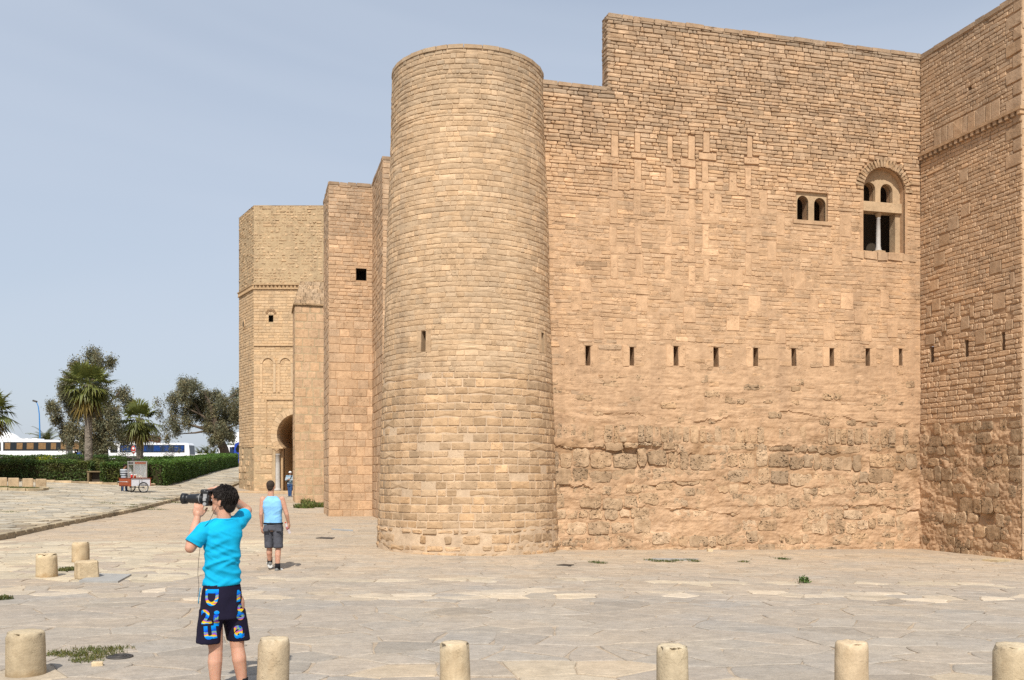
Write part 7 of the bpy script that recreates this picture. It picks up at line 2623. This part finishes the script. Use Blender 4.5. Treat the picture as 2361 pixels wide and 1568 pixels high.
    m = MB().tube([L(517, 1197.5) + (U * math.cos(a) * 0.076 + f * math.sin(a) * 0.07) for a in np.linspace(0, 2 * math.pi, 29)], 0.008, 8, False)
    m.build('collar', M_CYAN, so)
    # board shorts
    sh = [loft([ring(511, 1425, 0, 0.168, 0.135), ring(511, 1400, 0, 0.163, 0.13), ring(511, 1370, 0, 0.152, 0.126), ring(511, 1346, 0, 0.142, 0.112)]),
          loft([(L(485, 1480, -0.06), U * -0.088 + Vector((0, 0, 0.0)), f * 0.095), (L(487, 1450, -0.05), U * -0.09, f * 0.1), (L(492, 1405, -0.03), U * -0.092, f * 0.115)]),
          loft([(L(543, 1479, 0.08), U * -0.086, f * 0.092), (L(539, 1450, 0.07), U * -0.088, f * 0.1), (L(532, 1405, 0.05), U * -0.092, f * 0.115)])]
    shm = fuse('shorts', sh, 0.008, 4, fold_fn(0.0045, 9, 9, 6, 21, 0.2))
    sho = link('shorts', shm, M_NAVY, root)
    # printed letters following the cloth
    bm = bmesh.new(); bm.from_mesh(shm); bvh = BVHTree.FromBMesh(bm); bm.free()
    t = NT('rainbow_print'); v = t.objco((1, 1, 1)); nz_ = t.noise(7.0, 3, 0.5, v, 1.2)
    sep = t.n('SeparateXYZ'); t.l(v, sep.inputs[0])
    wv = t.math('FRACT', t.math('ADD', t.math('MULTIPLY', sep.outputs['Z'], 11.0), t.math('MULTIPLY', nz_.outputs['Fac'], 1.6)))
    c = t.ramp(wv, [(0.0, (0.0, 0.09, 0.62)), (0.26, (0.0, 0.28, 0.72)), (0.36, (0.0, 0.22, 0.7)), (0.42, (0.62, 0.52, 0.01)), (0.54, (0.65, 0.42, 0.01)), (0.6, (0.55, 0.03, 0.2)), (0.66, (0.15, 0.1, 0.6)), (0.84, (0.2, 0.42, 0.1)), (0.9, (0.01, 0.06, 0.5))])
    M_PRINT = t.done(c, 0.8, None, 0.15)
    def glyph(ch, px, py, hpx, wsc=1.0, rot=0.0, shear=0.0):
        cu = bpy.data.curves.new('g', 'FONT'); cu.body = ch; cu.align_x = 'CENTER'; cu.align_y = 'CENTER'; cu.size = 1.0; cu.offset = 0.035
        o_ = bpy.data.objects.new('g', cu); TMP.collection.objects.link(o_)
        TMP.view_layers[0].update()
        me = bpy.data.meshes.new_from_object(o_.evaluated_get(TMP.view_layers[0].depsgraph))
        bpy.data.objects.remove(o_); bpy.data.curves.remove(cu)
        b2 = bmesh.new(); b2.from_mesh(me)
        bmesh.ops.triangulate(b2, faces=b2.faces)
        for _ in range(3):
            bmesh.ops.subdivide_edges(b2, edges=[e for e in b2.edges if e.calc_length() > 0.09], cuts=1)
            bmesh.ops.triangulate(b2, faces=b2.faces)
        ys = [v_.co.y for v_ in b2.verts]; xs2 = [v_.co.x for v_ in b2.verts]
        h = max(ys) - min(ys); yc = (max(ys) + min(ys)) / 2; xc = (max(xs2) + min(xs2)) / 2
        sc = 0.9 * hpx / S / k / h
        base = L(px, py, 0)
        bad = []
        for v_ in b2.verts:
            u_, w_ = (v_.co.x - xc) * sc * wsc, (v_.co.y - yc) * sc
            u_, w_ = u_ * math.cos(rot) - w_ * math.sin(rot) + shear * w_, u_ * math.sin(rot) + w_ * math.cos(rot)
            hit_ = bvh.ray_cast(Vector((base.x + u_, Y0 - 1.0, base.z + w_)), Vector((0, 1, 0)))
            if hit_[0] is None:
                bad.append(v_); continue
            v_.co = hit_[0] + hit_[1] * 0.0035
        bmesh.ops.delete(b2, geom=bad, context='VERTS')
        b2.to_mesh(me); b2.free()
        me.polygons.foreach_set('use_smooth', np.ones(len(me.polygons), bool))
        link('printed_letter', me, M_PRINT, sho)
    glyph('D', 501, 1373, 33, 1.35, -1.57)
    glyph('2', 488, 1416, 36, 1.15, 0.1)
    glyph('i', 511, 1420, 40, 1.2, -0.12)
    glyph('u', 497, 1452, 34, 0.95, 0.08)
    glyph('n', 556, 1373, 30, 0.6, 0.0)
    glyph('g', 556, 1410, 42, 0.5, 0.0)
    glyph('a', 552, 1456, 34, 0.75, 0.05)
    m = MB().tube([L(471, 1352, -0.10), L(468, 1372, -0.105), L(467, 1388, -0.11)], 0.004, 6); m.build('side_piping', M_CYAN, sho)
    # hair: cap of overlapping tufts
    rnd = random.Random(2)
    hp_ = [ellipsoid(hc - fh * 0.014 + up * 0.024, (0.099, 0.081, 0.09), R), ellipsoid(hc - fh * 0.05 - up * 0.04, (0.05, 0.062, 0.066), R), ellipsoid(hc + fh * 0.055 + up * 0.07, (0.045, 0.055, 0.028), R)]
    for i in range(240):
        a, e = rnd.uniform(-math.pi, math.pi), rnd.uniform(-0.75, 1.45)
        d = fh * math.cos(a) * math.cos(e) + l * math.sin(a) * math.cos(e) + up * math.sin(e)
        if d.dot(fh) > 0.35 and e < 0.55: continue
        if abs(a) < 1.75 and e < 0.12: continue
        p = hc - fh * 0.012 + up * 0.022 + Vector((d.dot(fh) * 0.1, 0, 0)).length * d * 0 + d * 0.08
        tv = (-up * 0.7 + fh * rnd.uniform(-0.1, 0.7) + l * rnd.uniform(-0.3, 0.3)).normalized()
        tv = (tv - d * tv.dot(d) * 0.8).normalized()
        hp_.append(cap_cone(p + d * rnd.uniform(-0.004, 0.006), 0.012, p + tv * rnd.uniform(0.03, 0.055) + d * rnd.uniform(0.0, 0.01), 0.005, 7, 2))
    hair = link('hair', fuse('hair', hp_, 0.0042, 1), M_HAIR, root)
    lk_ = MB()
    for i in range(900):
        a, e = rnd.uniform(-math.pi, math.pi), rnd.uniform(-0.8, 1.5)
        d = fh * math.cos(a) * math.cos(e) + l * math.sin(a) * math.cos(e) + up * math.sin(e)
        if d.dot(fh) > 0.3 and e < 0.5: continue
        if abs(a) < 1.8 and e < 0.1: continue
        r0_ = 1.0 / math.sqrt((d.dot(fh) / 0.101) ** 2 + (d.dot(l) / 0.084) ** 2 + (d.dot(up) / 0.092) ** 2)
        p = hc - fh * 0.014 + up * 0.024 + d * r0_ * 0.97
        tv = (-up * 0.8 + fh * rnd.uniform(-0.2, 0.8) + l * rnd.uniform(-0.5, 0.5)).normalized()
        tv = (tv - d * tv.dot(d)).normalized()
        Lh = rnd.uniform(0.022, 0.05)
        lk_.tube([p, p + tv * Lh * 0.5 + d * 0.006, p + tv * Lh + d * rnd.uniform(-0.002, 0.012)], [0.0045, 0.0035, 0.0006], 4, False)
    lk_.build('hair_locks', M_HAIR, hair, kind='stuff')
    eyes(hc, fh, l, up, 1.02, root, bo)
    # watch
    m = MB().tube([wrR + Vector((0.012, 0.012, 0)) + Vector((0.25, 0.0, 0)).normalized() * 0.0 + (Vector((0.15, 0.95, 0.2)).normalized() * math.cos(a) + Vector((0, -0.2, 1)).normalized() * math.sin(a)) * 0.034 for a in np.linspace(0, 2 * math.pi, 19)], 0.01, 6, False)
    m.build('wristband', M_BLACK, root)
    # socks and shoes
    for an, tx in ((anL, -0.10), (anR, -0.06)):
        m = MB().tube([an + Vector((0, 0, 0.05)), an, an + Vector((0, 0, -0.04))], [0.044, 0.043, 0.046], 16); m.build('sock', M_BLACK, root)
        toe = Vector((an.x + tx, an.y + 0.14, bz + 0.002))
        link('shoe', fuse('shoe', shoe(None, Vector((an.x, an.y, bz + 0.075)), toe), 0.01, 4), M_SHOE, root)
    # earphone lead
    ear = L(507, 1167, -0.075)
    m = MB().tube([ear, L(501, 1180, -0.09), L(492, 1200, -0.10), L(484, 1212, -0.13), L(478, 1230, -0.15), L(474, 1262, -0.15), L(470, 1290, -0.14), L(468, 1320, -0.135), L(470, 1345, -0.13), L(467, 1372, -0.125)], 0.0018, 5); m.build('earphone_lead', M_BLACK, root)
    # the camera in his hands, held upright
    ax = Vector((-0.985, 0.17, 0)).normalized(); sd = Vector((0.17, 0.985, 0)); zz = Vector((0, 0, 1))
    cc = L(480, 1149, -0.015)
    cr = empty('photo_camera', cc, label='black camera with long zoom lens held up by the photographer', category='camera')
    M3 = Matrix((ax, sd, zz)).transposed().to_4x4()
    MB().box(cc, (0.052, 0.085, 0.125), 0, 0.012, M3).build('body', M_CAMERA, cr)
    MB().box(cc + zz * 0.052 + ax * 0.022, (0.05, 0.08, 0.04), 0, 0.012, M3).build('grip', M_CAMERA, cr)
    MB().box(cc - ax * 0.03 - sd * 0.03, (0.018, 0.04, 0.045), 0, 0.006, M3).build('eyepiece', M_CAMERA, cr)
    MB().box(cc - sd * 0.0435 + zz * 0.018, (0.03, 0.003, 0.035), 0, 0, M3).build('top_display', M_CAMG, cr)
    MB().box(cc - sd * 0.05 - zz * 0.008, (0.026, 0.018, 0.03), 0, 0.004, M3).build('hot_shoe', M_CAMG, cr)
    MB().tube([cc - sd * 0.043 - zz * 0.045, cc - sd * 0.056 - zz * 0.045], 0.014, 16).build('mode_dial', M_CAMG, cr)
    ls = cc + ax * 0.024 - zz * 0.004
    prof = [(0.0, 0.034), (0.03, 0.036), (0.034, 0.041), (0.07, 0.041), (0.074, 0.038), (0.125, 0.037), (0.13, 0.034), (0.158, 0.033), (0.155, 0.042), (0.192, 0.045)]
    ln = MB().tube([ls + ax * t_ for t_, _ in prof], [r_ for _, r_ in prof], 28).build('lens', M_CAMERA, cr)
    MB().tube([ls + ax * 0.031, ls + ax * 0.036], 0.0415, 28).build('lens_ring', M_CAMG, ln)
    MB().tube([ls + ax * 0.186, ls + ax * 0.194], 0.036, 24).build('front_glass', M_LENSG, ln)
photographer()

# ------------------------------------------------------------------ other people: one builder
def person(label, px, py, Y, H, pose, style, voxel=0.011):
    """pose in print pixels relative to (px,py) is converted with H metres = Hpx"""
    bx = X(px, Y); bz = EYE + (HOR - py) / FOC * Y
    q = Y / FOC
    def L(x, y, dy=0.0):
        return Vector((bx + (x - px) * q, Y + dy, bz + (py - y) * q))
    root = empty('person', (bx, Y, bz), label=label, category='person')
    P = {k: L(*v) for k, v in pose.items() if k not in ('f', 'hf')}
    f = Vector(pose['f']).normalized(); U = Vector((0, 0, 1)).cross(f) * 1.0    # U: person's left
    hf = Vector(pose['hf']).normalized()
    st = style
    s = H / 1.75
    hp, R, l, up = head_parts(P['head'], hf, s)
    B = list(hp)
    B.append(cap_cone(P['neck'] - Vector((0, 0, 0.05 * s)), 0.062 * s, P['head'] - Vector((0, 0, 0.05 * s)), 0.055 * s))
    for S_ in 'LR':
        B += [cap_cone(P['sh' + S_], 0.056 * s, P['el' + S_], 0.042 * s), cap_cone(P['el' + S_], 0.041 * s, P['wr' + S_], 0.028 * s),
              cap_cone(P['hip' + S_], 0.09 * s, P['kn' + S_], 0.056 * s), cap_cone(P['kn' + S_], 0.054 * s, P['kn' + S_].lerp(P['an' + S_], 0.35) - f * 0.015, 0.058 * s),
              cap_cone(P['kn' + S_].lerp(P['an' + S_], 0.35) - f * 0.015, 0.056 * s, P['an' + S_], 0.038 * s)]
        hd = st.get('hand' + S_, dict(d=(0, 0, -1), n=f + (U if S_ == 'R' else -U) * 1.5))
        ts = 1 if S_ == 'L' else -1
        dv, nv = Vector(hd['d']), Vector(hd['n'])
        sidev = dv.normalized().cross((nv - dv * nv.dot(dv)).normalized())
        want = f
        B += hand_parts(P['wr' + S_], dv, nv, s, hd.get('curl', (0.4, 0.45, 0.5, 0.55)), 1 if sidev.dot(want) > 0 else -1, 0.45, 0.3)
    pel = (P['hipL'] + P['hipR']) / 2; shc = (P['shL'] + P['shR']) / 2
    hw = (P['shL'] - P['shR']).length / 2
    def tor(k, w, d, c=None):
        return (pel.lerp(shc, k) if c is None else c, U * w * s, f * d * s)
    B.append(loft([tor(-0.1, 0.15, 0.1), tor(0.1, 0.15, 0.1), tor(0.45, 0.135, 0.095), tor(0.8, 0.165, 0.11), tor(0.98, hw / s * 0.85, 0.08), tor(1.08, 0.07, 0.06)]))
    body = link('body', fuse('body', B, st.get('bvox', voxel * 0.75), 4), st['skin'], root)
    # top
    top = [loft([tor(st['hem'], 0.178, 0.128), tor(0.2, 0.17, 0.125), tor(0.45, 0.162, 0.118), tor(0.75, 0.19, 0.13), tor(0.95, hw / s * 0.95, 0.11), tor(1.03, hw / s * 0.7, 0.085), tor(1.1, 0.085, 0.075)])]
    if st['sleeve'] > 0:
        for S_ in 'LR':
            a, e, w = P['sh' + S_], P['el' + S_], P['wr' + S_]
            top.append(cap_cone(a, 0.072 * s, e, 0.06 * s))
            if st['sleeve'] > 1: top.append(cap_cone(e, 0.058 * s, w, 0.044 * s))
    tm = fuse('shirt', top, voxel, 4, fold_fn(0.007, 5, 5, 9, 3, 0.7))
    to = link('shirt', tm, st['top'], root)
    bot = [loft([tor(-0.07, 0.165, 0.135), tor(0.03, 0.178, 0.14), tor(0.2, 0.165, 0.13)])]
    for S_ in 'LR':
        a, kn, an = P['hip' + S_], P['kn' + S_], P['an' + S_]
        if st['legs'] == 'short':
            e = a.lerp(kn, 0.93)
            bot.append(loft([(e - Vector((0, 0, 0.02)), U * 0.082 * s, f * 0.1 * s), (a.lerp(kn, 0.5), U * 0.083 * s, f * 0.11 * s), (a + Vector((0, 0, 0.02)), U * 0.09 * s, f * 0.125 * s)]))
        else:
            bot += [cap_cone(a, 0.105 * s, kn, 0.078 * s), cap_cone(kn, 0.076 * s, an - Vector((0, 0, 0.03)), 0.06 * s)]
    bo = link('shorts' if st['legs'] == 'short' else 'trousers', fuse('bottom', bot, voxel, 4, fold_fn(0.007, 7, 7, 9, 8, 0.4)), st['bottom'], root)
    if st.get('belt'):
        m = MB().tube([pel.lerp(shc, 0.17) + U * math.cos(a) * 0.176 * s + f * math.sin(a) * 0.137 * s for a in np.linspace(0, 2 * math.pi, 25)], 0.017, 6, False); m.build('belt', M_BLACK, bo)
    for S_ in 'LR':
        an = P['an' + S_]; toe = P['toe' + S_]
        so = link('shoe', fuse('shoe', shoe(None, an - Vector((0, 0, 0.0)), toe, 1.0), voxel, 3), st['shoe'], root)
        if st.get('sock'):
            MB().tube([an + Vector((0, 0, 0.09)), an + Vector((0, 0, -0.02))], [0.05, 0.05], 12).build('sock', M_BLACK, root)
            for kk in (0.25, 0.5, 0.75):
                c_ = Vector((an.x, an.y, an.z - 0.03)).lerp(Vector((toe.x, toe.y, toe.z + 0.032)), kk)
                dd = (toe - an); dd.z = 0; dd.normalize(); sd_ = dd.cross(Vector((0, 0, 1)))
                MB().tube([c_ + sd_ * 0.047 * math.cos(a) + Vector((0, 0, 0.047 * math.sin(a) - 0.005)) for a in np.linspace(0.1, math.pi - 0.1, 9)], 0.008, 5).build('shoe_stripe', M_SOLE, so)
            dd = (toe - an); dd.z = 0
            MB().tube([Vector((an.x, an.y, toe.z + 0.008)) - dd.normalized() * 0.07, Vector((toe.x, toe.y, toe.z + 0.008))], [0.042, 0.036], 12).build('sole', M_SOLE, so)
    if st.get('hair', True):
        hs = st.get('hairgrow', 0.0)
        hr = [ellipsoid(P['head'] - hf * 0.014 * s + up * 0.026 * s, ((0.1 + hs) * s, (0.082 + hs) * s, (0.092 + hs) * s), R), ellipsoid(P['head'] - hf * 0.05 * s - up * 0.03 * s, ((0.05 + hs) * s, (0.062 + hs) * s, 0.055 * s), R)]
        link('hair', fuse('hair', hr, min(voxel, 0.012), 2, fold_fn(0.003, 60, 60, 60, 4)), st.get('haircol', M_HAIR), root)
    if st.get('cap'):
        c_ = P['head'] + up * 0.035 * s
        cp = [ellipsoid(c_, (0.112 * s, 0.09 * s, 0.085 * s), R), ellipsoid(c_ + hf * 0.13 * s - up * 0.005, (0.06 * s, 0.07 * s, 0.01 * s), R)]
        link('cap', fuse('cap', cp, 0.01, 2), st['cap'], root)
    if st.get('face', False):
        eyes(P['head'], hf, l, up, s, root, body)
    return root, P, f, U

# walker with the bottle
YW = 18.1
pw_ = dict(head=(624.3, 1121), neck=(624.5, 1141), shL=(606, 1151), shR=(650, 1151), elL=(603, 1186, -0.02), elR=(661, 1186, 0.0), wrL=(602, 1214, 0.05), wrR=(663.5, 1206, 0.06),
           hipL=(620, 1218, 0.0), hipR=(641, 1218, 0.0), knL=(619.5, 1264, 0.06), knR=(642.5, 1264, -0.03), anL=(618.5, 1297, 0.12), anR=(642, 1309, -0.06), toeL=(612, 1306.5, 0.26), toeR=(646.5, 1321.5, 0.1), f=(0.08, 1, 0), hf=(0.05, 1, 0))
M_BUZZ = plain('cropped_hair', (0.045, 0.032, 0.024), 0.8, 0.15, 0, 0.3, 60)
wk, WP, wf, wu = person('person in pale blue sleeveless top and grey shorts walking away', 630, 1318, YW, 1.72, pw_, dict(skin=M_SKIN, top=M_PALEB, bottom=M_GREYC, legs='short', sleeve=0, hem=0.12, shoe=M_SHOE, sock=True, belt=True, haircol=M_BUZZ, hairgrow=-0.004,
           handL=dict(d=(0, 0.05, -1), n=(0.8, 0.6, 0)), handR=dict(d=(0.1, 0.15, -1), n=(-1, 0.4, 0), curl=(0.9, 0.9, 0.9, 0.9))), 0.011)
for sg, px_ in ((-1, 617), (1, 647)):
    c_ = Vector((X(px_, YW), YW - 0.148, EYE + (HOR - 1221) / FOC * YW))
    MB().box(c_, (0.1, 0.02, 0.055), 0.06 * sg, 0.008).build('pocket_flap', M_GREYC, wk)
M_BOTTLE = NT('clear_plastic'); M_BOTTLE.b.inputs['Alpha'].default_value = 0.45; M_BOTTLE.b.inputs['Base Color'].default_value = (0.75, 0.7, 0.75, 1); M_BOTTLE.b.inputs['Roughness'].default_value = 0.1; M_BOTTLE = M_BOTTLE.m
hb_ = WP['wrR'] + Vector((-0.03, 0.03, -0.085))
axb = Vector((0.38, 0.1, -1)).normalized()
bt = empty('water_bottle', hb_ - axb * 0.07, label='small clear water bottle with red cap in the walking person\'s hand', category='bottle')
MB().tube([hb_ - axb * 0.085, hb_ - axb * 0.07, hb_ - axb * 0.04, hb_ + axb * 0.05, hb_ + axb * 0.12, hb_ + axb * 0.135], [0.012, 0.014, 0.028, 0.03, 0.03, 0.024], 16).build('bottle_body', M_BOTTLE, bt)
MB().tube([hb_ - axb * 0.105, hb_ - axb * 0.086], 0.016, 14).build('bottle_cap', M_RED, bt)
MB().tube([hb_ - axb * 0.01, hb_ + axb * 0.045], 0.0308, 16, False).build('bottle_label', plain('bottle_label', (0.5, 0.12, 0.2), 0.5), bt)

# person in the gateway, facing the viewer
pe = dict(head=(669, 1090.5), neck=(668.8, 1095.5), shL=(675.5, 1098), shR=(662, 1098), elL=(678, 1107, -0.05), elR=(659.8, 1107, -0.05), wrL=(671, 1107, -0.28), wrR=(667, 1104.5, -0.28),
          hipL=(671.5, 1119), hipR=(665.5, 1119), knL=(671, 1131, -0.03), knR=(666, 1131, 0.03), anL=(670.5, 1143, -0.03), anR=(666.5, 1143, 0.03), toeL=(671.5, 1145.8, -0.22), toeR=(665.5, 1145.8, -0.18), f=(-0.1, -1, 0), hf=(-0.2, -1, 0))
gkr, GPp, gf_, gu_ = person('person in white cap, blue-grey sweater and jeans standing in the gateway', 668, 1146, 59.3, 1.66, pe, dict(skin=M_SKIN2, top=M_SWEAT, bottom=M_JEANS, legs='long', sleeve=2, hem=-0.02, shoe=M_SHOE, cap=M_WHITE, hair=True, face=True,
           handL=dict(d=(-1, -0.3, 0.1), n=(0, 0.5, 1)), handR=dict(d=(1, -0.3, -0.1), n=(0, 0.5, 1))), 0.016)
MB().tube([GPp['shL'] + Vector((-0.02, 0.05, 0.05)), GPp['shL'] + Vector((-0.08, -0.15, 0.0)), (GPp['shL'] + GPp['hipR']) / 2 + Vector((0, -0.16, 0.06)), GPp['hipR'] + Vector((-0.1, -0.1, 0.2)), GPp['hipR'] + Vector((-0.14, 0.0, 0.12))], 0.022, 6).build('bag_strap', M_BLACK, gkr)

# vendor at the cart, seen from behind
YV = 54.6
pv_ = dict(head=(293.6, 1074.5), neck=(291.5, 1080.5), shL=(284.5, 1083.5, 0.05), shR=(297, 1083.5, -0.05), elL=(282.6, 1094, 0.15), elR=(299.5, 1093, 0.05), wrL=(296, 1094, 0.36), wrR=(305, 1089.5, 0.16),
           hipL=(288, 1105), hipR=(294, 1105), knL=(287.6, 1119, 0.02), knR=(295.5, 1119, 0.04), anL=(287.6, 1131.5), anR=(296, 1131.5, 0.06), toeL=(290, 1134.6, 0.22), toeR=(299, 1134.6, 0.26), f=(0.45, 0.9, 0), hf=(0.75, 0.6, -0.15))
for k_ in list(pv_):
    if k_ not in ('f', 'hf'):
        pv_[k_] = (pv_[k_][0] - 5.5,) + tuple(pv_[k_][1:])
person('person in a grey striped sweater and jeans tending the snack cart', 285.5, 1135, YV, 1.7, pv_, dict(skin=M_SKIN2, top=M_STRIPE, bottom=M_JEANS, legs='long', sleeve=2, hem=0.0, shoe=M_BLACK, hair=True,
           handL=dict(d=(1, 0.6, 0), n=(0, 0, -1)), handR=dict(d=(1, 0.5, 0.1), n=(0, 0, -1))), 0.018)

# bystanders waiting behind the hedge: only heads and shoulders show
def bystander(label, px, head_py, Y, top, fy, hood=None):
    q = FOC / Y
    hh = 1.58
    b = head_py + hh * q
    def o(dx, z, dy=0.0): return (px + dx * q, b - z * q, dy)
    sg = 1 if fy < 0 else -1
    pose = dict(head=o(0, hh), neck=o(0, hh - 0.15), shL=o(0.19 * sg, 1.4), shR=o(-0.19 * sg, 1.4), elL=o(0.24 * sg, 1.12), elR=o(-0.24 * sg, 1.12), wrL=o(0.2 * sg, 0.88, fy * 0.1), wrR=o(-0.2 * sg, 0.88, fy * 0.1), hipL=o(0.09 * sg, 0.9), hipR=o(-0.09 * sg, 0.9), knL=o(0.1 * sg, 0.48), knR=o(-0.1 * sg, 0.48), anL=o(0.1 * sg, 0.09), anR=o(-0.1 * sg, 0.09), toeL=o(0.1 * sg, 0.0, fy * 0.18), toeR=o(-0.1 * sg, 0.0, fy * 0.18), f=(0.2, fy, 0), hf=(0.3, fy, 0))
    r_, P_, _, _ = person(label, px, b, Y, 1.7, pose, dict(skin=M_SKIN2, top=top, bottom=M_JEANS, legs='long', sleeve=2, hem=0.0, shoe=M_BLACK, hair=hood is None, cap=None, bvox=0.03), 0.035)
    if hood:
        vs, fs = ellipsoid(P_['head'] + Vector((0, 0, 0.0)), (0.13, 0.13, 0.15)); MB().add(vs, fs, True).build('headscarf', hood, r_)
    r_['group'] = 'bystanders waiting behind the hedge'
M_YEL = cloth_mat('mustard_cloth', (0.4, 0.26, 0.05)); M_BLU = cloth_mat('royal_blue_cloth', (0.02, 0.12, 0.5)); M_LGREY = cloth_mat('light_grey_cloth', (0.4, 0.4, 0.42)); M_WHC = cloth_mat('white_cloth', (0.68, 0.68, 0.7))
for px, py, Y_, top, fy, hood, lab in ((164, 1036.5, 98, M_LGREY, 1, None, 'bystander in light grey near the rounded bush'), (176, 1041, 101, M_YEL, -1, None, 'bystander in mustard by the end of the curtained bus'), (181, 1038.5, 97, M_BLACK, 1, None, 'bystander in black beside the mustard one'),
                                       (187, 1038.5, 96, M_BLU, 1, None, 'bystander in bright blue left of the palm trunk'), (195, 1038, 97, M_LGREY, -1, None, 'dark-haired bystander in grey touching the palm trunk line'), (217, 1039, 98, M_BLACK, 1, None, 'bystander in black just right of the palm trunk'),
                                       (225, 1041, 97, M_LGREY, 1, M_LGREY, 'bystander in a grey headscarf right of the palm'), (233, 1040.5, 96, M_WHC, 1, M_WHC, 'bystander in a white headscarf and top'), (248, 1039.5, 97, M_BLU, -1, None, 'bystander in blue in front of the second bus')):
    bystander(lab, px * 0.985, py, Y_, top, fy, hood)

bpy.data.scenes.remove(TMP)
